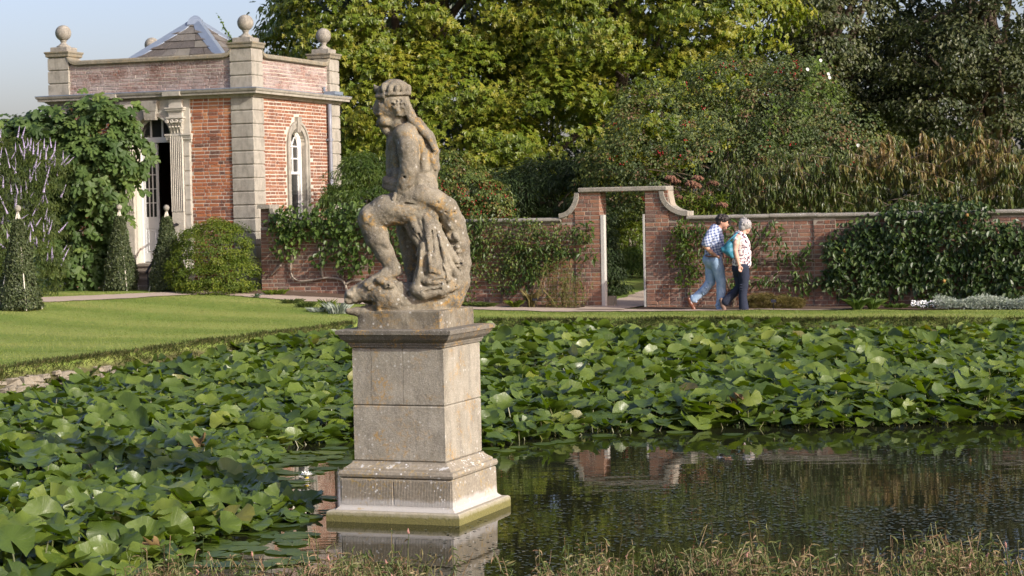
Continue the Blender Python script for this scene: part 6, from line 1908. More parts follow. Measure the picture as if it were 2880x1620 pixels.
t_, C, O, r = shrub('orchard_tree', 'leafy small tree with pale stem framed by the gateway opening', 'tree', [blob(1760, 600, 100, 80, 50, 1.0), blob(1790, 690, 80, 60, 49.6, 0.8), blob(1720, 560, 60, 60, 50.4, 0.7), blob(1810, 750, 50, 50, 49.2, .6), blob(1740, 700, 50, 60, 49.5, .6)], 0.24, 0.22, 40, 0.07, 0.045, T_OVAL, M['lime'], 94, np.array([P(1775, 700, 50)[0], 50, 0.55]), 0.07, 12, 0.45, 0.25, (0.6, 0.22), bark='greybark')  # bright leaf colour stands in for sunlight the thicket keeps off this tree

# shrubs between pavilion and statue, over the wall
shrub('willow_shrub', 'soft grey-green narrow-leaved shrub at the corner of the pavilion', 'shrub', [blob(1010, 520, 75, 75, 43.3, 0.7), blob(1000, 590, 90, 60, 43.0, 0.7), blob(1065, 570, 60, 70, 43.2, 0.6)], 0.20, 0.20, 56, 0.10, 0.018, T_LONG, M['pear'], 95, None, 0.04, 10, 0.7, 0.25, (0.55, 0.25))
sp2, C, O, r = shrub('spindle_bush', 'loose bush with clusters of red berries behind the wall, right of the statue', 'shrub', [blob(1290, 540, 95, 75, 42.4, 0.7), blob(1250, 480, 60, 55, 42.6, 0.5), blob(1385, 575, 55, 50, 42.2, 0.4), blob(1340, 600, 90, 30, 42.2, 0.4)], 0.19, 0.18, 40, 0.065, 0.04, T_OVAL, M['ramb'], 96, None, 0.03, 10, 0.4, 0.25, (0.65, 0.22))
m = MB()
fr = C[(O[:, 1] < 0.1) & (proj(C)[:, 1] > 500)]
for i in r.choice(len(fr), min(44, len(fr)), replace=False):
    for k in range(int(r.integers(4, 9))):
        c = fr[i] + r.normal(size=3) * np.array([.06, .04, .06]) + np.array([0, -.16, 0])
        rr_ = 0.012 + 0.006 * r.random()
        m.add(c + rr_ * np.array([(1, 0, 0), (-1, 0, 0), (0, 1, 0), (0, -1, 0), (0, 0, 1.2), (0, 0, -1.2)]), [(0, 2, 4), (2, 1, 4), (1, 3, 4), (3, 0, 4), (2, 0, 5), (1, 2, 5), (3, 1, 5), (0, 3, 5)])
tag(m.build('berries', M['berry'], sp2, True), kind='stuff')

# ------------------------------------------------------------------ climbers on the wall
def climber(name, label, spots, mat, L, W, tmpl, dens, seed, branches=(), thick=0.22, tint=(.5, .2), droop=.7, clump=0.22, cat='climber', br=0.012, bark='bark', upw=.35):
    r = np.random.default_rng(seed)
    S_ = []
    s = 38.6 / FPX
    for (x, y, rx, ry) in spots:
        n = int(math.pi * rx * ry * s * s * dens)
        a = r.random(n) * 6.283; q = np.sqrt(r.random(n))
        X_ = x + rx * q * np.cos(a) * (1 + .12 * r.normal(size=n)); Y_ = y + ry * q * np.sin(a) * (1 + .12 * r.normal(size=n))
        f = r.random(n)
        p = np.array([onwall(u, v, 0.04) for u, v in zip(X_, Y_)])
        nz = vnoise(p * 3.3, seed)
        dep = 0.04 + thick * f * (0.35 + 1.1 * nz) * np.sqrt(np.clip(1 - q * .8, 0, 1))
        keep = vnoise(p * 5.0, seed + 3) > clump * (0.35 + 0.5 * r.random(n))
        p = p + dep[:, None] * nW
        nr = nW * 0.75 + np.array([0, 0, upw + .25]) + r.normal(size=(n, 3)) * .45
        tp = np.array([0, 0, -droop]) + nW * .2 + r.normal(size=(n, 3)) * .45
        tt = np.clip(tint[0] + tint[1] * r.normal(size=n) + .35 * (nz - .5), 0, 1)
        ls = 0.7 + 0.6 * r.random(n)
        S_.append(leaf_arrays(p[keep], nr[keep], tp[keep], (L * ls)[keep], (W * ls)[keep], tmpl, tt[keep]))
    b0 = onwall(branches[0][0][0], branches[0][0][1], 0.06) if branches else onwall(spots[0][0], 850, .1)
    t = thing(name, label, cat, b0)
    link('foliage', leaf_mesh('foliage', mat, S_), t)
    for bl in branches:
        m = MB()
        pts = [onwall(x, y, 0.05) for x, y in bl]
        pts = np.array(pts)
        k = np.linspace(0, len(pts) - 1, (len(pts) - 1) * 4 + 1)
        c = np.stack([np.interp(k, np.arange(len(pts)), pts[:, i]) for i in range(3)], -1)
        for _ in range(2): c[1:-1] = (c[:-2] + c[1:-1] * 2 + c[2:]) / 4
        m.tube(c, np.linspace(br * 2.0, br, len(c)), 7)
        m.build('branch', M[bark], t, True)
    return t
climber('espalier_pear', 'trained pear espalier with bare looping stems on the wall beside the pavilion', [(850, 620, 90, 45), (950, 615, 95, 50), (1020, 610, 60, 50), (800, 630, 45, 45), (815, 690, 42, 45), (840, 655, 45, 50), (960, 690, 48, 58), (985, 735, 36, 42), (905, 720, 22, 32), (1030, 690, 40, 60), (930, 650, 60, 40), (1120, 640, 90, 70), (1180, 700, 60, 70), (1030, 745, 25, 35), (1260, 640, 60, 60)], M['pear'], 0.105, 0.07, T_OVAL, 330, 31,
        [[(975, 820), (972, 800), (960, 785), (920, 780), (880, 788), (845, 792), (825, 784), (817, 765), (818, 735), (822, 700)], [(972, 800), (985, 790), (1020, 788), (1070, 785)], [(908, 780), (902, 740), (897, 700), (896, 660)], [(965, 785), (960, 740), (955, 700)], [(790, 745), (775, 760), (762, 775)]], 0.24, (.55, .2), br=0.014, bark='greybark')
climber('wall_rambler', 'mixed rambler of small and drooping leaves covering the wall left of the gateway', [(1420, 650, 110, 48), (1350, 660, 60, 70), (1500, 660, 90, 45), (1580, 665, 70, 40), (1400, 730, 90, 55), (1480, 740, 80, 50), (1420, 790, 50, 35), (1330, 740, 40, 70), (1545, 720, 70, 40), (1640, 660, 34, 30), (1310, 830, 30, 30)], M['ramb'], 0.055, 0.036, T_OVAL, 640, 32, [[(1410, 862), (1413, 840), (1412, 800), (1425, 740), (1440, 680)]], 0.26, (.5, .22))
climber('wall_peach', 'fan of long hanging leaves on the wall reaching round the left gateway pier', [(1650, 650, 26, 36), (1655, 710, 36, 18), (1590, 705, 40, 20), (1530, 740, 40, 30), (1480, 770, 40, 30), (1455, 800, 30, 22), (1345, 630, 26, 40), (1350, 700, 30, 30), (1620, 775, 16, 18), (1500, 700, 70, 30)], M['pear'], 0.15, 0.042, T_LONG, 260, 33, [[(1490, 858), (1500, 800), (1520, 750), (1580, 720), (1640, 705)]], 0.22, (.55, .2))
climber('wall_rose', 'yellow-green climbing rose on the wall beside the right gateway pier', [(1930, 670, 40, 60), (1905, 700, 34, 50), (1950, 720, 44, 50), (1940, 780, 36, 36), (1925, 640, 26, 26)], M['lime'], 0.05, 0.034, T_OVAL, 720, 34, [[(1945, 862), (1942, 820), (1938, 760), (1930, 690), (1925, 640)]], 0.2, (.3, .2))
climber('wall_cherry', 'fan-trained cherry with diagonal branches on bare brick around the couple', [(1950, 640, 50, 26), (1990, 650, 40, 22), (2060, 650, 40, 40), (2110, 640, 40, 30), (2130, 700, 40, 40), (2180, 650, 36, 30), (2190, 690, 30, 24), (2175, 620, 14, 14), (2080, 720, 40, 30), (2230, 730, 50, 22), (2260, 760, 36, 26), (2210, 710, 30, 20), (2280, 700, 18, 26), (2140, 790, 40, 18), (2200, 790, 60, 20), (2260, 800, 36, 26), (1960, 700, 40, 22), (1975, 750, 40, 24), (2070, 790, 26, 20), (2240, 830, 40, 16)], M['pear'], 0.14, 0.040, T_LONG, 170, 35,
        [[(2060, 868), (2066, 840), (2080, 790), (2110, 760), (2160, 735), (2230, 728), (2290, 690)], [(2070, 815), (2100, 720), (2130, 690), (2160, 660), (2180, 615)], [(2080, 800), (2140, 790), (2200, 792), (2260, 800)], [(2066, 850), (2040, 780), (2000, 700), (1960, 640)]], 0.2, (.42, .2), br=0.012)
per_ = climber('wall_persimmon', 'dense dark glossy climber with a few orange fruit spilling over the wall top', [(2420, 680, 90, 60), (2400, 780, 80, 60), (2520, 640, 110, 50), (2600, 600, 110, 36), (2700, 590, 90, 30), (2660, 680, 120, 70), (2780, 660, 60, 60), (2560, 740, 110, 70), (2480, 810, 70, 40), (2680, 780, 90, 60), (2780, 760, 80, 70), (2860, 720, 60, 70), (2860, 790, 60, 60), (2600, 820, 30, 30), (2760, 820, 60, 26), (2840, 660, 50, 40), (2330, 790, 30, 26), (2345, 690, 26, 20), (2360, 740, 40, 60), (2880, 840, 60, 20), (2940, 700, 60, 110), (2480, 720, 90, 70)], M['persim'], 0.105, 0.062, T_OVAL, 470, 36,
        [[(2640, 872), (2638, 830), (2630, 780), (2600, 700)], [(2640, 850), (2680, 790), (2740, 700)]], 0.34, (.5, .22), clump=0.2, br=0.022)
r = np.random.default_rng(44)
for (a, b) in ((2720, 605), (2375, 705), (2655, 790)):
    m = MB(); c = onwall(a, b, 0.36); m.lathe([(0.008, .03), (0.022, .025), (0.032, 0), (0.022, -.026), (0.006, -.032)][::-1], c, 10); m.build('fruit', M['orange'], per_, True)

# ------------------------------------------------------------------ around the pavilion
E = [blob(230, 385, 165, 90, 42.2, 0.70), blob(308, 375, 82, 80, 42.0, 0.6), blob(110, 385, 95, 55, 42.6, 0.7), blob(20, 385, 70, 40, 43.2, 0.7), blob(272, 490, 105, 110, 41.8, 0.65), blob(362, 430, 42, 52, 41.9, 0.35), blob(245, 620, 95, 110, 42.2, 0.50), blob(225, 735, 95, 80, 42.0, 0.45), blob(318, 545, 42, 50, 42.3, 0.35), blob(180, 480, 80, 90, 42.1, 0.6)]
r = np.random.default_rng(51)
C, O = crown_boughs(E, 0.26, r, -0.3, 0.45, 0.22, 1.0, 51)
rt = np.array([P(255, 700, 42.2)[0], 42.2, 0.9])
ok = C[:, 2] > rt[2] + .1
C, O = C[ok], O[ok]
fig = thing('fig_tree', 'large lobed-leaf fig tree trained against the pavilion left of its door', 'tree', rt)
n = len(C)
idx = np.repeat(np.arange(n), 6)
p = C[idx] + r.normal(size=(len(idx), 3)) * 0.12
nr = O[idx] * .5 + np.array([.15, -.35, .55]) + r.normal(size=p.shape) * .33
tp = O[idx] * .4 + np.array([0, -.1, -.6]) + r.normal(size=p.shape) * .5
tt = np.clip(.5 + .2 * r.normal(size=len(idx)), 0, 1)
ls = 0.20 + 0.11 * r.random(len(idx))
vis = np.argsort(p[:, 1] - 0.4 * (O[idx] @ np.array([.3, -.9, .3])))
big = vis[:300]
rest = vis[300:]
fv = [mesh_np('leaf', T_FIG[0] * np.array([1, .95, 1.4]), T_FIG[1], M['fig'], tint=np.full(len(T_FIG[0]), (k + .5) / 10)) for k in range(10)]
for i in big:
    N = unit(nr[i]); T = unit(tp[i] - N * (tp[i] @ N)); B = np.cross(N, T)
    o = bpy.data.objects.new('leaf', fv[min(9, int(tt[i] * 10))]); COL.objects.link(o); o.parent = fig
    b = p[i] - rt
    s_ = ls[i]
    o.matrix_local = Matrix(((T[0] * s_, B[0] * s_, N[0] * s_, b[0]), (T[1] * s_, B[1] * s_, N[1] * s_, b[1]), (T[2] * s_, B[2] * s_, N[2] * s_, b[2]), (0, 0, 0, 1)))
tag(link('foliage', leaf_mesh('foliage', M['fig'], [leaf_arrays(p[rest], nr[rest], tp[rest], ls[rest], ls[rest] * .95, T_FIG, tt[rest])]), fig), kind='stuff')
twigs(rt, C, M['greybark'], 'trunk', fig, r, 26, 0.06, 6, None)

vit, C, O, r = shrub('chaste_tree', 'bushy shrub covered in lilac flower spikes at the edge of the view', 'shrub', [blob(60, 560, 100, 130, 40.2, 0.8), blob(10, 640, 120, 150, 40.0, 0.8), blob(110, 500, 70, 80, 40.4, 0.6), blob(90, 720, 80, 110, 39.8, 0.6), blob(20, 460, 80, 60, 40.5, 0.6), blob(-60, 560, 90, 180, 40.2, .8)], 0.22, 0.23, 70, 0.085, 0.016, T_LONG, M['vitex'], 52, None, 0.05, 14, 0.6, 0.25, (0.5, 0.22))
sm = MB()
for k in range(16):
    a = np.linspace(0, 6.283, 5, endpoint=False) + k
    rad_ = 0.017 * (1 - k / 17) * (1.25 if k % 2 else .7)
    if k == 0: rings = []
    rings.append(np.stack([rad_ * np.cos(a), rad_ * np.sin(a), np.full(5, k * 0.0135)], -1))
sm.loft(rings)
spike = sm.mesh('flower_spike', M['lilac'])
cand = np.where((O[:, 1] < 0.15) & (O[:, 2] > -.25))[0]
for i in r.choice(cand, min(300, len(cand)), replace=False):
    o = bpy.data.objects.new('flower_spike', spike); COL.objects.link(o); o.parent = vit
    d = Vector(O[i] * .5 + np.array([0, -.1, .9]) + r.normal(size=3) * .25)
    s_ = 0.8 + 0.6 * r.random()
    o.matrix_local = Matrix.Translation(C[i] + O[i] * 0.10 - np.array(vit.location)) @ d.to_track_quat('Z', 'Y').to_matrix().to_4x4() @ Matrix.Diagonal((s_, s_, s_, 1))

# three hollies trained on iron obelisks
for k, (bx, by, tx, ty, rp_, lab, rodsvis) in enumerate(((57, 851, 56, 586, 72, 'darkest clipped holly cone nearest the gravel path, at the edge of the view', 1), (341, 817, 339, 583, 60, 'clipped holly cone standing between the fig tree and the steps', 1), (474, 818, 449, 585, 66, 'narrow clipped holly cone right of the pavilion steps with pale rods showing', 1))):
    g = on_ground(bx, by)
    sc = g[1] / FPX
    topz = float(P(tx, ty, g[1])[2])
    H = topz - g[2]
    R0 = rp_ * sc * 0.88
    r = np.random.default_rng(55 + k)
    n = 13000
    f = r.random(n) ** 1.3
    hh = H * 0.86 * f
    ang = r.random(n) * 6.283
    wave = 0.9 + 0.16 * (vnoise(np.column_stack([np.cos(ang) * 2, np.sin(ang) * 2, hh * 4]), 5 + k) - .5) * 2
    rad_ = R0 * (1 - f * 0.90) ** 0.75 * wave * (0.80 + 0.28 * r.random(n))
    p = np.column_stack([g[0] + rad_ * np.cos(ang), g[1] + rad_ * np.sin(ang), g[2] + 0.03 + hh])
    out = np.column_stack([np.cos(ang), np.sin(ang), np.full(n, .35)])
    t = thing('clipped_holly', lab, 'topiary', g, 'holly cones by the pavilion')
    link('foliage', leaf_mesh('foliage', M['holly'], [leaf_arrays(p, out + r.normal(size=p.shape) * .55, np.array([0, 0, .6]) + out * .4 + r.normal(size=p.shape) * .5, 0.050 * (.7 + .6 * r.random(n)), 0.030, T_OVAL, np.clip(.45 + .24 * r.normal(size=n), 0, 1))]), t)
    m = MB(); m.tube([g, g + np.array([0.01, 0, H * .4]), g + np.array([0, 0, H * .8])], [0.03, 0.022, 0.01], 7); m.build('stem', M['bark'], t)
    fr_ = thing('obelisk_frame', 'pale ball-topped rod obelisk around the ' + ('darkest holly at the edge of the view' if k == 0 else 'holly beside the fig tree' if k == 1 else 'holly right of the steps'), 'plant support', g, 'obelisk frames by the pavilion')
    for q in range(4):
        a = 0.5 + q * math.pi / 2
        m = MB(); m.tube([g + np.array([R0 * .98 * math.cos(a), R0 * .98 * math.sin(a), 0]), g + np.array([0.010 * math.cos(a), 0.010 * math.sin(a), H - .06])], 0.0095, 6); m.build('rod', M['rod'], fr_)
    m = MB(); a = np.linspace(-1.45, 1.5, 12)
    m.lathe([(0.02, -0.11), (0.03, -.095), (0.025, -.085)] + [(0.062 * math.cos(x), 0.062 * math.sin(x) - .02) for x in a], g + np.array([0, 0, H + .02]), 16); m.build('ball', M['finial'], fr_, True)

shrub('lime_shrub', 'rounded lime-green shrub under the brick panel of the pavilion', 'shrub', [blob(600, 715, 98, 88, 40.9, 0.75), blob(640, 690, 60, 55, 40.8, .5), blob(560, 700, 60, 55, 40.8, .5), blob(530, 755, 55, 62, 40.8, 0.55), blob(668, 775, 52, 48, 40.7, 0.5), blob(600, 795, 100, 38, 40.4, 0.5)], 0.15, 0.15, 60, 0.042, 0.022, T_OVAL, M['lime'], 58, None, 0.03, 10, 0.3, 0.25, (0.5, 0.22), 0.8, None, -0.4, 0.3, 0.16, 1.3)

# ------------------------------------------------------------------ border plants
def tuft(name, label, g, n, L, W, mat, seed, spread=.5, tmpl=T_LONG, cat='plant', base=.05, up=1.0, tint=(.5, .2), parts=False, group=None):
    r = np.random.default_rng(seed)
    t = thing(name, label, cat, g, group)
    a = r.random(n) * 6.283
    d = np.stack([np.cos(a) * spread, np.sin(a) * spread, np.full(n, up)], -1) + r.normal(size=(n, 3)) * .15
    nn = np.stack([-np.cos(a) * up, -np.sin(a) * up, np.full(n, spread)], -1)
    p = g + np.stack([np.cos(a), np.sin(a), np.zeros(n)], -1) * base * r.random(n)[:, None]
    ls = L * (.6 + .6 * r.random(n))
    tt = np.clip(tint[0] + tint[1] * r.normal(size=n), 0, 1)
    if parts:
        for i in range(n):
            v, f, q = leaf_arrays(p[i:i + 1], nn[i:i + 1], d[i:i + 1], ls[i:i + 1], W * ls[i:i + 1] / L, tmpl, tt[i:i + 1])
            link('leaf', mesh_np('leaf', v, f, mat, tint=q, smooth=True), t)
    else:
        link('foliage', leaf_mesh('foliage', mat, [leaf_arrays(p, nn, d, ls, W, tmpl, tt)]), t)
    return t
tuft('agave', 'spiky blue-grey agave at the foot of the wall beside the pavilion corner', on_ground(752, 806), 15, 0.34, 0.07, M['agave'], 1, .8, parts=True)
tuft('agave', 'small grey-leaved rosette between the lime shrub and the tall agave', on_ground(722, 818), 10, 0.16, 0.05, M['agave'], 2, 1.3, parts=True)
for k, (x, y, n, L, W, mt, lab, sp) in enumerate(((775, 815, 130, .16, .018, 'lime', 'low yellow-green edging plant in front of the agave', .9), (820, 822, 160, .13, .02, 'rose', 'low reddish edging plant at the foot of the espalier wall', 1.0), (862, 826, 120, .14, .014, 'vitex', 'thin green edging plant left of the lavender', .7), (920, 830, 90, .26, .016, 'lime', 'upright bright green leaves at the foot of the espalier trunk', .4), (950, 832, 140, .24, .012, 'silver', 'greyish lavender clump beside the espalier trunk', .5), (895, 830, 140, .13, .014, 'silver', 'low grey lavender between the green edging plants', .9),
    (1330, 862, 260, .15, .014, 'vitex', 'low green cushion just right of the statue by the gravel', 1.2), (1362, 864, 200, .14, .014, 'vitex', 'low green cushion beside the climber stem', 1.2), (1448, 866, 90, .22, .02, 'lime', 'yellow-green strappy clump by the black plant labels', .9), (1495, 866, 60, .34, .016, 'straw', 'tall pale iris blades beside the black plant labels', .3),
    (2410, 872, 70, .30, .05, 'pear', 'strappy green clump with broad leaves under the dark climber', .9), (2455, 870, 46, .28, .05, 'pear', 'broad-leaved green tuft right of the strappy clump', 1.0), (2520, 868, 120, .14, .03, 'pear', 'low green plant beside the white flowers', 1.0))):
    tuft('border_plant', lab, on_ground(x, y), n, L, W, M[mt], 20 + k, sp, base=.38 if n > 300 else .18 if n > 100 else .06, group='plants in the border under the wall')
shrub('feathery_plant', 'low golden-green feathery mound on the border behind the woman', 'plant', [blob(2150, 856, 52, 20, 36.9, .22), blob(2205, 858, 50, 17, 36.8, .2)], 0.09, 0.09, 60, 0.075, 0.006, T_LONG, M['straw'], 63, None, 0.01, 4, 0.0, 0.2, (0.35, 0.22), 0.8, None, -0.6, 0.3, 0.15, 2)
# tall dry perennials left of the gate
r = np.random.default_rng(29)
g0 = on_ground(1575, 866)
pl = thing('dry_perennial', 'airy clump of tall dry stems in front of the left gateway pier', 'plant', g0)
m = MB(); LV = []
for k in range(70):
    b = on_ground(1575 + r.normal() * 42, 864 + r.random() * 4); h = 0.35 + 0.6 * r.random()
    tpt = b + np.array([r.normal() * .12, r.normal() * .1, h])
    m.tube([b, (b + tpt) / 2 + r.normal(size=3) * .02, tpt], 0.0035, 3, t=r.random())
    q = r.random(9)[:, None]
    LV.append(b + (tpt - b) * q)
m.build('stem', M['straw'], pl)
LV = np.concatenate(LV)
link('foliage', leaf_mesh('foliage', M['ramb'], [leaf_arrays(LV, r.normal(size=LV.shape) + np.array([0, -.4, .5]), r.normal(size=LV.shape), 0.08, 0.016, T_LONG, np.clip(.7 + .25 * r.normal(size=len(LV)), 0, 1))]), pl)
# silver carpet and white flowers to the right
n = 5200
a = r.uniform(2625, 2960, n); b = r.uniform(838, 872, n)
top = 848 - 12 * np.abs(np.sin(a * .021)) - 5
p = np.array([on_ground(x, 872) for x in np.linspace(2625, 2960, 40)])
xi = (a - 2625) / 335 * 39
pb = np.stack([np.interp(xi, np.arange(40), p[:, i]) for i in range(3)], -1)
hh = 0.02 + 0.20 * r.random(n) * (0.6 + 0.5 * np.abs(np.sin(a * .021)))
pb = pb - nW * (r.random(n) * 0.5)[:, None] + np.array([0, 0, 1]) * hh[:, None]
sv_ = thing('silver_carpet_plant', 'carpet of silvery leaves along the lawn edge under the dark climber', 'plant', p[20])
link('foliage', leaf_mesh('foliage', M['silver'], [leaf_arrays(pb, np.array([0, -.4, .8]) + r.normal(size=pb.shape) * .6, r.normal(size=pb.shape) + np.array([0, 0, .4]), 0.05, 0.014, T_OVAL, r.random(n))]), sv_)
n = 150
pb = np.array([on_ground(x, 871) for x in np.linspace(2560, 2640, 30)])[r.integers(0, 30, n)] - nW * (r.random(n) * .3)[:, None] + np.array([0, 0, 1]) * (0.05 + 0.1 * r.random(n))[:, None]
wf = thing('white_flowers', 'small cluster of white flowers between the green plants and the silver carpet', 'flowers', pb[0])
link('petals', leaf_mesh('petals', M['petal2'], [leaf_arrays(pb, np.array([0, -.6, .6]) + r.normal(size=pb.shape) * .4, r.normal(size=pb.shape), 0.035, 0.03, T_OVAL, r.random(n))]), wf)
link('foliage', leaf_mesh('foliage', M['pear'], [leaf_arrays(pb - np.array([0, 0, .03]), r.normal(size=pb.shape), r.normal(size=pb.shape), 0.06, 0.02, T_OVAL, r.random(n))]), wf)
for (x, y, lab) in ((1483, 866, 'black plant label on a thin stake, taller of the two left of the gate'), (1505, 867, 'shorter black plant label left of the gate'), (2176, 873, 'black plant label in the golden feathery clump'), ):
    g = on_ground(x, y)
    t = thing('plant_label', lab, 'plant label', g, 'plant labels in the border')
    m = MB(); m.tube([g, g + np.array([0, 0, .16])], 0.006, 5); m.build('stake', M['black'], t)
    m = MB(); v = np.array([(-.045, -.02, .14), (.045, -.02, .14), (.045, .02, .19), (-.045, .02, .19)]); m.add(np.concatenate([g + v, g + v + np.array([0, .006, .003])]), [(0, 1, 2, 3), (4, 7, 6, 5), (0, 4, 5, 1), (1, 5, 6, 2), (2, 6, 7, 3), (3, 7, 4, 0)]); m.build('plate', M['black'], t)

# ------------------------------------------------------------------ grass
M['grass'] = leafmat('grass_blades', [(0, (0.125, 0.180, 0.032)), (0.5, (0.220, 0.278, 0.058)), (0.85, (0.30, 0.33, 0.092)), (1, (0.36, 0.34, 0.14))], 0.5, 0.35, 0.3, (1.2, 1.2, .5))
M['bankgrass'] = leafmat('rough_bank_grass', [(0, (0.040, 0.062, 0.014)), (0.5, (0.085, 0.108, 0.026)), (1, (0.20, 0.18, 0.075))], 0.6, 0.25, 0.2, (1.1, 1.1, .6))
T_BLADE = (np.array([[0, -.5, 0], [0, .5, 0], [1, 0, .12]]), np.array([[0, 1, 2]]))
r = np.random.default_rng(33)
N = 400000
x = r.uniform(-10.5, 11, N); y = r.uniform(24, 41.5, N)
sd = pond_sd(x, y)
offw = (np.column_stack([x, y, np.zeros(N)]) - WO) @ nW
u_ = (np.column_stack([x, y, np.zeros(N)]) - WO) @ eW
pathedge = np.where(u_ > 2.0, 1.08, 1.55)
k = (sd > -0.02) & (offw > pathedge)
# keep off the gravel running to the left
pa = np.array([wxy(-6.1, 1.55), (-5.9, 40.2), (-7.3, 38.9), (-9.6, 37.2), (-12.5, 35.4), (-12.7, 36.8), (-9.85, 38.5), (-7.5, 39.9), (-5.95, 40.9)])
k &= ~in_poly(np.column_stack([x, y]), pa)
pz = proj(np.column_stack([x, y, np.full(N, .6)]))
k &= (pz[:, 0] > -30) & (pz[:, 0] < 2910)
x, y, sd = x[k], y[k], sd[k]
n = len(x)
z = ground_z(x, y)
h = (0.016 + 0.014 * r.random(n))
p = np.column_stack([x, y, z - .004])
lean = np.sin((x * .42 + y * .90) * 3.1 + 1.5 * np.sin(x * .7))
d = r.normal(size=(n, 3)) * .5 + np.array([0, 0, 1.0]) + np.column_stack([0.25 * lean, 0.45 * lean, np.zeros(n)])
tt = np.clip(.50 + .16 * r.normal(size=n) + .30 * lean + 0.4 * (vnoise(np.column_stack([x, y, z]) * .8, 4) - .5), 0, 1)  # stripe sheen from the lean is put into the blade tint too
tag(link('lawn_grass', leaf_mesh('lawn_grass', M['grass'], [leaf_arrays(p, r.normal(size=(n, 3)) * np.array([1, 1, .2]), d, h, 0.009, T_BLADE, tt)])), kind='stuff')
# rough grass hanging over the bank, and weeds at its foot
S_ = []
for i in range(0, 11):
    a_, b_ = POND[i], POND[i + 1]
    L_ = np.linalg.norm(b_ - a_)
    n = int(L_ * 900)
    f = r.random(n)[:, None]
    e_ = (b_ - a_) / L_; nn = np.array([e_[1], -e_[0]])
    q = a_ + (b_ - a_) * f
    keep = vnoise(np.column_stack([q * 1.6, np.zeros(n)]), 12) > .12
    q = q - nn * r.normal(0.02, 0.07, n)[:, None]
    q, n = q[keep], int(keep.sum())
    zz = ground_z(q[:, 0], q[:, 1])
    ok = zz > 0.15
    q, zz = q[ok], zz[ok]; n = len(q)
    out = np.column_stack([np.tile(nn, (n, 1)), np.zeros(n)])
    dd_ = out * r.uniform(-.1, .9, n)[:, None] + np.array([0, 0, .6]) + r.normal(size=(n, 3)) * .35
    S_.append(leaf_arrays(np.column_stack([q, zz]), r.normal(size=(n, 3)) + out, dd_, 0.035 + 0.05 * r.random(n), 0.009, T_TRI, np.clip(.5 + .3 * r.normal(size=n) + .6 * (r.random(n) < .15), 0, 1)))
tag(link('bank_grass', leaf_mesh('bank_grass', M['bankgrass'], S_)), kind='stuff')
P_ = []
for i in range(1, 6):
    a_, b_ = POND[i], POND[i + 1]
    L_ = np.linalg.norm(b_ - a_); e_ = (b_ - a_) / L_; nn = np.array([e_[1], -e_[0]])
    n = int(L_ * 520)
    q = a_ + (b_ - a_) * r.random(n)[:, None]
    q = q[vnoise(np.column_stack([q * 0.75, np.zeros(n)]), 52) > .52]
    q = q + nn * r.uniform(.0, .26, len(q))[:, None]
    P_.append(np.column_stack([q, 0.04 + 0.26 * r.random(len(q)) ** 1.5]))
P_ = np.concatenate(P_)
P_[:, 2] = np.maximum(P_[:, 2], ground_z(P_[:, 0], P_[:, 1]) + 0.02 * r.random(len(P_)))
tag(link('bank_weeds', leaf_mesh('bank_weeds', M['lime'], [leaf_arrays(P_, np.array([.1, -.4, .8]) + r.normal(size=P_.shape) * .4, r.normal(size=P_.shape), 0.05, 0.032, T_OVAL, np.clip(.45 + .2 * r.normal(size=len(P_)), 0, 1))])), kind='stuff')
# rough strip of tall weeds along the foot of the hedge side, then reddening marsh plants on the near shore
M['persic'] = leafmat('reddening_marsh_leaves', [(0, (0.075, 0.115, 0.030)), (0.45, (0.15, 0.185, 0.052)), (0.66, (0.30, 0.24, 0.12)), (0.88, (0.30, 0.165, 0.10)), (1, (0.42, 0.31, 0.19))], 0.55, 0.3, 0.3, (1.2, 1.0, .6))
M['pink'] = plain('pink_flower_spikes', (0.36, 0.19, 0.15), 0.8, 0.1, 0, 0.2, 60, 0.2)
m = MB(); fm = MB(); S_ = []
r = np.random.default_rng(37)
cnt = 0
while cnt < 1700:
    px, Yd = r.uniform(330, 2960), r.uniform(11.6, 13.35)
    g = P(px, 1700, Yd); g[2] = -0.02
    dn = vnoise(np.array([[g[0] * 2.2, g[1] * 1.4, 0]]), 21)[0]
    thin = 0.35 if 1300 < px < 1500 or px < 520 else 1.0
    if r.random() > thin * float(sstep(.30, .62, dn)): continue
    cnt += 1
    h = (0.12 + 0.18 * r.random() + 0.16 * (r.random() < .12)) * (1.0 if Yd < 12.9 else .8)
    top = g + np.array([r.normal() * .06, r.normal() * .05, h])
    mid = (g + top) / 2 + r.normal(size=3) * .025
    s = np.linspace(0, 1, 5)[:, None]
    c = (1 - s) ** 2 * g + 2 * s * (1 - s) * mid + s ** 2 * top
    m.tube(c, np.linspace(.0034, .0022, 5), 3, t=float(np.clip(.55 + .3 * r.normal(), 0, 1)), cap=False)
    n = int(r.integers(4, 9))
    q = .25 + .75 * r.random(n)
    pp = np.stack([np.interp(q, np.linspace(0, 1, 5), c[:, i]) for i in range(3)], -1)
    dry = np.clip(r.normal(.55, .28), 0, 1)
    S_.append(leaf_arrays(pp, r.normal(size=(n, 3)) * .6 + np.array([0, 0, .8]), r.normal(size=(n, 3)) + np.array([0, 0, -.1 - .9 * (dry > .6)]), .045 + .04 * r.random(n), .013, T_LONG, np.clip(dry + .2 * r.normal(size=n), 0, 1)))
    if r.random() < .016:
        fm.tube([top, top + np.array([r.normal() * .004, 0, .014]), top + np.array([r.normal() * .006, 0, .034])], [.005, .0075, .002], 5)
m.build('stems', M['persic'])
tag(bpy.data.objects['stems'], kind='stuff'); bpy.data.objects['stems'].name = 'marsh_stems'
tag(fm.build('marsh_flowers', M['pink']), kind='stuff')
tag(link('marsh_leaves', leaf_mesh('marsh_leaves', M['persic'], S_)), kind='stuff')
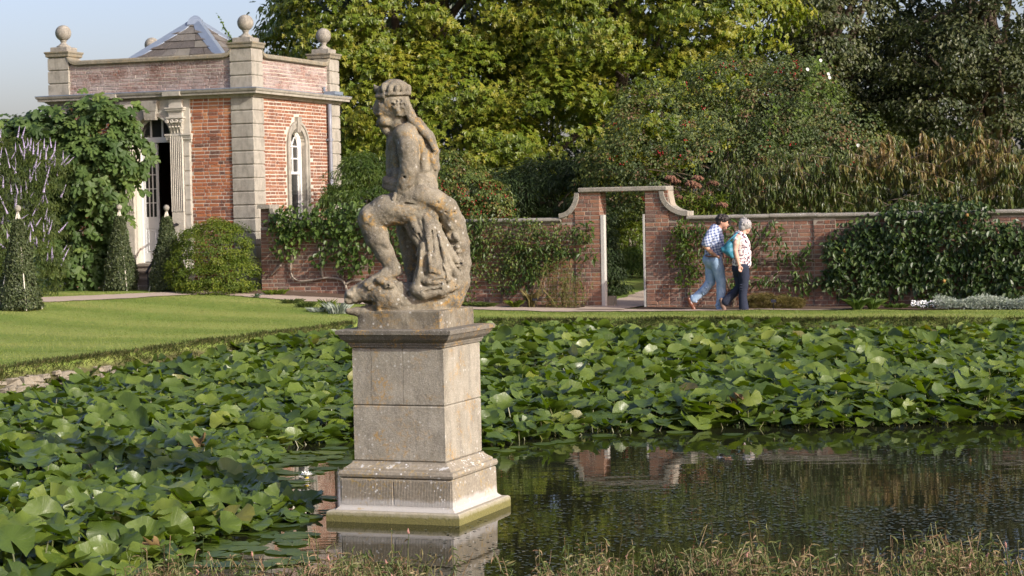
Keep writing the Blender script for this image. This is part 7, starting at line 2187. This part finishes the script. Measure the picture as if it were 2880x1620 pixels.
# ------------------------------------------------------------------ the walking couple
def clothmat(name, fn, rough=0.85):
    n = NT(name)
    n.set(fn(n), rough, 0.15)
    n.bump(n.noise(38, 4, 0.6), 0.25, 0.008)
    return n.m
def plaid(n):
    x = n.sep(n.pos())
    def stripe(v, per, w):
        return n.ramp(n.math('FRACT', n.math('MULTIPLY', v, 1 / per)), [(0.0, 1.0), (w, 1.0), (w + .04, 0.0), (0.96, 0.0), (1.0, 1.0)])
    u = n.math('ADD', n.math('MULTIPLY', x[0], 0.94), n.math('ADD', n.math('MULTIPLY', x[1], -.35), n.math('MULTIPLY', x[2], .22)))
    v = n.math('ADD', x[2], n.math('MULTIPLY', x[0], -.22))
    a = stripe(u, 0.050, 0.42); b = stripe(v, 0.050, 0.42)
    s = n.math('MULTIPLY', n.math('ADD', a, b), 0.5)
    return n.ramp(s, [(0.0, (0.52, 0.55, 0.62)), (0.5, (0.25, 0.30, 0.43)), (1.0, (0.075, 0.10, 0.20))])
M['plaid'] = clothmat('blue_check_shirt', plaid)
M['jeans'] = clothmat('light_blue_denim', lambda n: n.mix(n.ramp(n.noise(9, 6, 0.65), [(0.35, 0), (0.7, 1)]), (0.20, 0.30, 0.44), (0.34, 0.44, 0.58)))
M['navy'] = clothmat('dark_navy_denim', lambda n: n.mix(n.noise(12, 5, 0.6), (0.014, 0.018, 0.034), (0.035, 0.042, 0.065)))
M['floral'] = clothmat('white_blouse_with_plum_flowers', lambda n: n.mix(n.ramp(n.noise(26, 3, 0.55, None, 0.6), [(0.50, 0), (0.55, 1)]), n.mix(n.ramp(n.noise(34, 2, 0.5), [(0.58, 0), (0.64, 1)]), (0.74, 0.68, 0.66), (0.45, 0.30, 0.34)), (0.085, 0.040, 0.065)))
M['skin'] = plain('tanned_skin', (0.50, 0.27, 0.185), 0.55, 0.35, 0, 0.10, 30, 0.1)
M['skin2'] = plain('fair_skin', (0.56, 0.335, 0.25), 0.55, 0.35, 0, 0.08, 30, 0.1)
M['hairdark'] = plain('dark_brown_hair', (0.022, 0.016, 0.013), 0.5, 0.4, 0, 0.5, 90, 0.8)
M['hairgrey'] = plain('silver_grey_hair', (0.30, 0.29, 0.275), 0.5, 0.4, 0, 0.35, 70, 0.8)
M['teal'] = plain('teal_bag_fabric', (0.035, 0.17, 0.24), 0.5, 0.35, 0, 0.2, 25, 0.3)
M['leather'] = plain('brown_leather', (0.14, 0.045, 0.022), 0.3, 0.5, 0, 0.2, 30, 0.1)
M['suede'] = plain('taupe_suede', (0.22, 0.15, 0.12), 0.9, 0.1, 0, 0.15, 30, 0.2)
M['eye'] = plain('dark_eye', (0.02, 0.015, 0.012), 0.2, 0.5, 0, 0.1, 20, 0)
M['lip'] = plain('lips', (0.40, 0.16, 0.13), 0.5, 0.3, 0, 0.1, 20, 0)

def cp(cx, cy):
    """crop coordinates used while measuring the couple -> photograph pixels"""
    return 1880 + cx / 4.528, 580 + cy / 4.528
class Figure:
    def __init__(s, Y, lo, hi, h=0.0075):
        s.Y = Y; s.u = Y / FPX / 4.528
        a = P(*cp(*lo), Y); b = P(*cp(*hi), Y)
        s.lo = np.minimum(a, b) - .05; s.hi = np.maximum(a, b) + .05
        s.lo[1], s.hi[1] = Y - 0.36, Y + 0.36
        s.h = h
    def pt(s, x, y, d=0.0):
        return P(*cp(x, y), s.Y + d)
    def new(s, lo=None, hi=None, h=None):
        a, b = (s.lo, s.hi) if lo is None else (np.minimum(s.pt(*lo), s.pt(*hi)) - .03, np.maximum(s.pt(*lo), s.pt(*hi)) + .03)
        a = np.array(a); b = np.array(b); a[1], b[1] = s.lo[1], s.hi[1]
        q = Sculpt(a, b, h or s.h)
        def limb(pts, k=5, cut=False):
            q.chain([s.pt(x, y, d) for x, y, d, r in pts], [r * s.u for x, y, d, r in pts], k * s.u, cut)
        def el(x, y, d, rx, rz, ry, k=5, rot=0.0, cut=False):
            c, n = math.cos(rot), math.sin(rot)
            q.ell(s.pt(x, y, d), (rx * s.u, ry * s.u, rz * s.u), k * s.u, ((c, 0, n), (0, 1, 0), (-n, 0, c)), cut)
        return q, limb, el

# man: walking to the right, head bowed, right hand in his pocket
F = Figure(37.0, (220, 80), (800, 1345))
gman = F.pt(560, 1335)
man = thing('person', 'dark-haired man in blue checked shirt and pale jeans walking head down, hand in pocket', 'person', gman)
q, limb, el = F.new()
# body (skin): head, neck, trunk, arms and hand, legs
el(690, 195, 0, 66, 84, 62, 8, 0.28); el(712, 232, 0, 44, 52, 48, 8, 0.3)
limb([(738, 205, 0, 10), (757, 236, 0, 10), (748, 245, 0, 9)], 4)                      # nose
limb([(735, 262, 0, 12), (726, 282, 0, 17), (708, 282, 0, 20)], 5)                     # mouth, chin
limb([(728, 200, -.03, 7), (742, 203, -.02, 7)], 3)                                     # brow
el(672, 205, -.088, 11, 20, 8, 3, 0.2)                                                  # ear
el(672, 205, .088, 11, 20, 8, 3, 0.2)
limb([(640, 270, 0, 44), (672, 225, 0, 44)], 8)
limb([(600, 330, 0, 80), (575, 430, 0, 95), (575, 560, 0, 88), (555, 640, 0, 88)], 14)
limb([(540, 345, -.17, 42), (485, 440, -.22, 38), (468, 505, -.22, 33)], 8)             # near upper arm
limb([(462, 505, -.22, 30), (540, 580, -.20, 28), (598, 628, -.18, 21)], 6)             # near forearm
el(620, 648, -.175, 30, 26, 16, 6, 0.7)                                                # palm going into the pocket
for k in range(4):
    limb([(625 + k * 7, 655 - k * 5, -.185, 9), (634 + k * 6, 676 - k * 6, -.18, 8), (634 + k * 5, 694 - k * 7, -.16, 7)], 2)
limb([(604, 632, -.20, 9), (628, 636, -.21, 8), (648, 650, -.205, 7)], 2)               # thumb outside the pocket
limb([(620, 345, .17, 42), (640, 440, .20, 36), (650, 520, .18, 30), (690, 590, .14, 22)], 8)
el(704, 612, .13, 22, 24, 14, 4)
for k in range(4):
    limb([(706 + k * 4, 620, .11 + k * .012, 8), (712 + k * 4, 640, .11 + k * .012, 7), (706 + k * 4, 655, .11 + k * .012, 6)], 2)
limb([(600, 700, -.085, 56), (664, 950, -.085, 36), (650, 1290, -.085, 26)], 10)
limb([(545, 710, .08, 56), (538, 950, .085, 36), (318, 1185, .085, 26)], 10)
link('body', q.mesh('body', M['skin']), man)
for d in (-.045, .045):
    m = MB(); m.lathe([(0.001, -.009), (.008, -.005), (.010, 0), (.008, .005), (.001, .009)], F.pt(742, 214, d), 8); m.build('eye', M['eye'], man, True)
m = MB(); m.tube([F.pt(752, 262, -.03), F.pt(755, 261, 0), F.pt(752, 262, .03)], .006, 5); m.build('mouth', M['lip'], man, True)
q, limb, el = F.new((560, 80), (800, 330), 0.006)
el(682, 172, 0, 78, 68, 74, 8, 0.25); el(640, 205, 0, 36, 48, 62, 8); el(728, 160, 0, 46, 44, 58, 8)
r = np.random.default_rng(1)
for k in range(60):
    a, b = r.random() * 6.28, r.random() * 1.3
    x, y, d = 684 + 78 * math.cos(a) * math.cos(b), 176 - 66 * math.sin(b) + 20 * r.normal() * .3, 78 * math.sin(a) * math.cos(b) * F.u
    el(x, y, d, 13 + 6 * r.random(), 12, 13, 4)
el(748, 225, 0, 42, 46, 60, 3, 0.2, True); limb([(700, 235, -.09, 30), (715, 235, .09, 30)], 2, True)
el(690, 215, -.11, 22, 24, 14, 2, 0, True)
link('hair', q.mesh('hair', M['hairdark']), man)
q, limb, el = F.new((400, 200), (760, 700))
limb([(598, 310, 0, 86), (580, 420, 0, 108), (580, 520, 0, 112), (572, 600, 0, 112)], 22)
limb([(640, 400, 0, 64), (645, 520, 0, 64), (632, 600, 0, 60)], 16)
limb([(570, 330, -.10, 66), (535, 360, -.17, 58), (490, 440, -.225, 52), (478, 478, -.225, 49)], 12)
limb([(450, 480, -.225, 30), (505, 488, -.225, 30)], 6)
limb([(620, 330, .10, 66), (625, 360, .17, 58), (645, 440, .205, 48), (650, 480, .20, 46)], 12)
limb([(606, 268, -.06, 22), (640, 300, -.10, 20), (668, 318, -.06, 14)], 5); limb([(606, 262, .05, 24), (650, 300, .09, 20)], 5)
limb([(640, 258, 0, 52), (690, 200, 0, 50)], 4, True)
for a, b in (((520, 420), (560, 470)), ((600, 380), (560, 500)), ((660, 440), (640, 560)), ((520, 560), (600, 590))):
    limb([(a[0], a[1], -.20, 5), (b[0], b[1], -.22, 6)], 10)
q.noise(.006, 14, 3)
link('shirt', q.mesh('shirt', M['plaid']), man)
q, limb, el = F.new((200, 580), (780, 1345))
limb([(565, 628, 0, 106), (550, 690, 0, 106)], 16); el(500, 680, 0, 66, 70, 92, 14)
limb([(600, 690, -.085, 86), (640, 820, -.085, 74), (668, 950, -.085, 62), (672, 1100, -.085, 56), (648, 1300, -.085, 45)], 10)
limb([(545, 700, .08, 88), (545, 840, .085, 76), (535, 965, .085, 62), (440, 1080, .085, 56), (318, 1185, .085, 46)], 10)
for y in (960, 1010, 1200, 1255):
    limb([(640 - (y - 950) * .05, y, -.16, 7), (690 - (y - 950) * .07, y + 18, -.14, 7)], 7)
limb([(612, 1262, -.10, 20), (690, 1268, -.10, 20)], 8)
for y in (1000, 1060, 1120): limb([(525 - (y - 980) * .7, y - 30, -.02, 6), (560 - (y - 980) * .8, y + 10, .02, 6)], 7)
limb([(300, 1150, .07, 20), (352, 1215, .07, 18)], 8)
q.noise(.005, 12, 5)
link('jeans', q.mesh('jeans', M['jeans']), man)
for pts in ([(258, 1180, .085, 24), (290, 1250, .085, 28), (325, 1310, .085, 24), (340, 1322, .085, 17)], [(622, 1318, -.085, 26), (680, 1320, -.085, 26), (735, 1326, -.085, 19), (760, 1330, -.085, 12)]):
    q, limb, el = F.new((220, 1130), (800, 1350), 0.006)
    limb(pts, 8)
    link('shoe', q.mesh('shoe', M['leather']), man)
m = MB()
m.tube([F.pt(470, 628, -.12), F.pt(510, 640, -.19), F.pt(590, 640, -.20), F.pt(660, 630, -.12)], .014, 6); m.build('belt', M['leather'], man, True)

# woman: beside and slightly in front of him, looking away towards the wall
F = Figure(36.65, (620, 140), (1080, 1345))
gwo = F.pt(880, 1335)
wom = thing('person', 'grey-haired woman in sleeveless flowered blouse and dark trousers walking beside the man', 'person', gwo)
q, limb, el = F.new()
el(972, 245, .02, 66, 80, 62, 8, 0.1); el(1006, 285, .03, 38, 46, 44, 8, .15)
limb([(1030, 262, .05, 8), (1042, 285, .06, 8)], 4); limb([(1018, 322, .03, 14), (1000, 335, .03, 18)], 5)
el(960, 262, -.085, 10, 18, 8, 3)
limb([(935, 375, 0, 40), (962, 300, .01, 38)], 8)
limb([(900, 400, 0, 70), (925, 520, 0, 88), (935, 640, 0, 84), (910, 740, 0, 90)], 14)
limb([(882, 395, -.15, 44), (862, 480, -.20, 41), (850, 560, -.21, 33)], 8)
limb([(850, 560, -.21, 32), (872, 650, -.21, 28), (898, 745, -.20, 20)], 6)
el(910, 778, -.20, 24, 30, 14, 5, -.2)
for k in range(4):
    limb([(896 + k * 9, 798, -.205 + k * .006, 8), (898 + k * 11, 818, -.21 + k * .006, 7.5), (905 + k * 9, 836 - abs(k - 1.5) * 4, -.205 + k * .006, 6)], 2)
limb([(928, 770, -.21, 9), (942, 790, -.215, 8), (938, 806, -.21, 7)], 2)
limb([(930, 395, .15, 42), (960, 500, .19, 38), (990, 600, .18, 30), (1010, 700, .15, 22)], 8)
el(1014, 730, .145, 18, 26, 14, 4)
for k in range(4): limb([(1006 + k * 6, 745, .14 + k * .006, 7), (1008 + k * 6, 775, .14 + k * .006, 6)], 2)
limb([(940, 790, -.08, 52), (960, 1000, -.08, 34), (955, 1310, -.08, 24)], 10)
limb([(898, 800, .08, 52), (914, 1010, .08, 34), (722, 1218, .08, 24)], 10)
link('body', q.mesh('body', M['skin2']), wom)
m = MB(); m.lathe([(0.001, -.009), (.008, -.005), (.010, 0), (.008, .005), (.001, .009)], F.pt(1030, 262, -.01), 8); m.build('eye', M['eye'], wom, True)
q, limb, el = F.new((860, 140), (1090, 380), 0.006)
el(972, 232, .0, 78, 74, 76, 8, 0.1); el(940, 270, -.01, 48, 50, 66, 8); el(1005, 230, .0, 52, 62, 64, 8)
r = np.random.default_rng(2)
for k in range(60):
    a, b = r.random() * 6.28, r.random() * 1.4
    x, y, d = 972 + 80 * math.cos(a) * math.cos(b), 244 - 78 * math.sin(b) + 14 * r.normal(), 76 * math.sin(a) * math.cos(b) * F.u
    el(x, y, d, 9, 15, 10, 5, -.3 + .6 * r.random())
limb([(1046, 275, .06, 26), (1036, 330, .06, 26)], 3, True); limb([(910, 352, 0, 30), (1000, 352, 0, 30)], 3, True)
link('hair', q.mesh('hair', M['hairgrey']), wom)
q, limb, el = F.new((760, 300), (1090, 800))
limb([(905, 385, 0, 84), (930, 480, 0, 100), (945, 600, 0, 104), (928, 720, 0, 116)], 22)
limb([(965, 460, .02, 62), (985, 600, 0, 60), (985, 720, 0, 72)], 16)
limb([(880, 385, -.12, 52), (866, 420, -.165, 46)], 10); limb([(930, 385, .12, 50), (945, 420, .16, 44)], 10)
limb([(945, 330, 0, 52), (985, 280, 0, 50)], 5, True)
lo_ = F.pt(700, 775)[2]
limb([(780, 830, -.3, 52), (1100, 832, -.3, 52)], 4, True); limb([(780, 830, -.1, 52), (1100, 832, -.1, 52)], 4, True); limb([(780, 830, .1, 52), (1100, 832, .1, 52)], 4, True)
q.noise(.006, 13, 8)
link('blouse', q.mesh('blouse', M['floral']), wom)
q, limb, el = F.new((640, 700), (1080, 1345))
limb([(915, 740, 0, 98), (910, 800, 0, 98)], 14); el(865, 800, 0, 56, 66, 84, 12)
limb([(945, 790, -.08, 82), (965, 900, -.08, 68), (962, 1010, -.08, 54), (945, 1150, -.08, 52), (960, 1310, -.08, 64)], 10)
limb([(895, 800, .08, 84), (905, 920, .08, 68), (915, 1015, .08, 54), (830, 1110, .08, 52), (725, 1215, .08, 56)], 10)
for y in (1000, 1030, 1060): limb([(910, y, -.15, 6), (990, y + 12, -.13, 6)], 7)
q.noise(.004, 13, 9)
link('trousers', q.mesh('trousers', M['navy']), wom)
for pts in ([(672, 1190, .08, 24), (690, 1260, .08, 28), (714, 1310, .08, 24), (724, 1328, .08, 14)], [(960, 1326, -.08, 20), (1010, 1322, -.08, 22), (1045, 1330, -.08, 14)]):
    q, limb, el = F.new((620, 1150), (1080, 1350), 0.006)
    limb(pts, 8)
    link('shoe', q.mesh('shoe', M['suede']), wom)
bag = thing('shoulder_bag', "slouchy teal shoulder bag hanging at the grey-haired woman's side", 'bag', F.pt(770, 600, -.16))
q, limb, el = F.new((640, 400), (860, 720), 0.006)
limb([(690, 540, -.17, 22), (770, 510, -.19, 42), (805, 470, -.19, 28)], 20); limb([(700, 560, -.17, 26), (770, 580, -.19, 50), (810, 640, -.19, 30)], 20)
el(775, 560, -.19, 62, 66, 40, 16); limb([(672, 530, -.17, 9), (800, 450, -.20, 10)], 6)
q.noise(.007, 15, 4)
link('bag_body', q.mesh('bag_body', M['teal']), bag)
m = MB(); m.tube([F.pt(x, y, d) for x, y, d in ((700, 515, -.19), (770, 440, -.225), (826, 385, -.235), (872, 342, -.17), (900, 330, -.08))], .014, 6)
m.tube([F.pt(x, y, d) for x, y, d in ((812, 470, -.225), (830, 410, -.235), (868, 350, -.175), (898, 334, -.09))], .014, 6)
m.build('strap', M['teal'], bag, True)
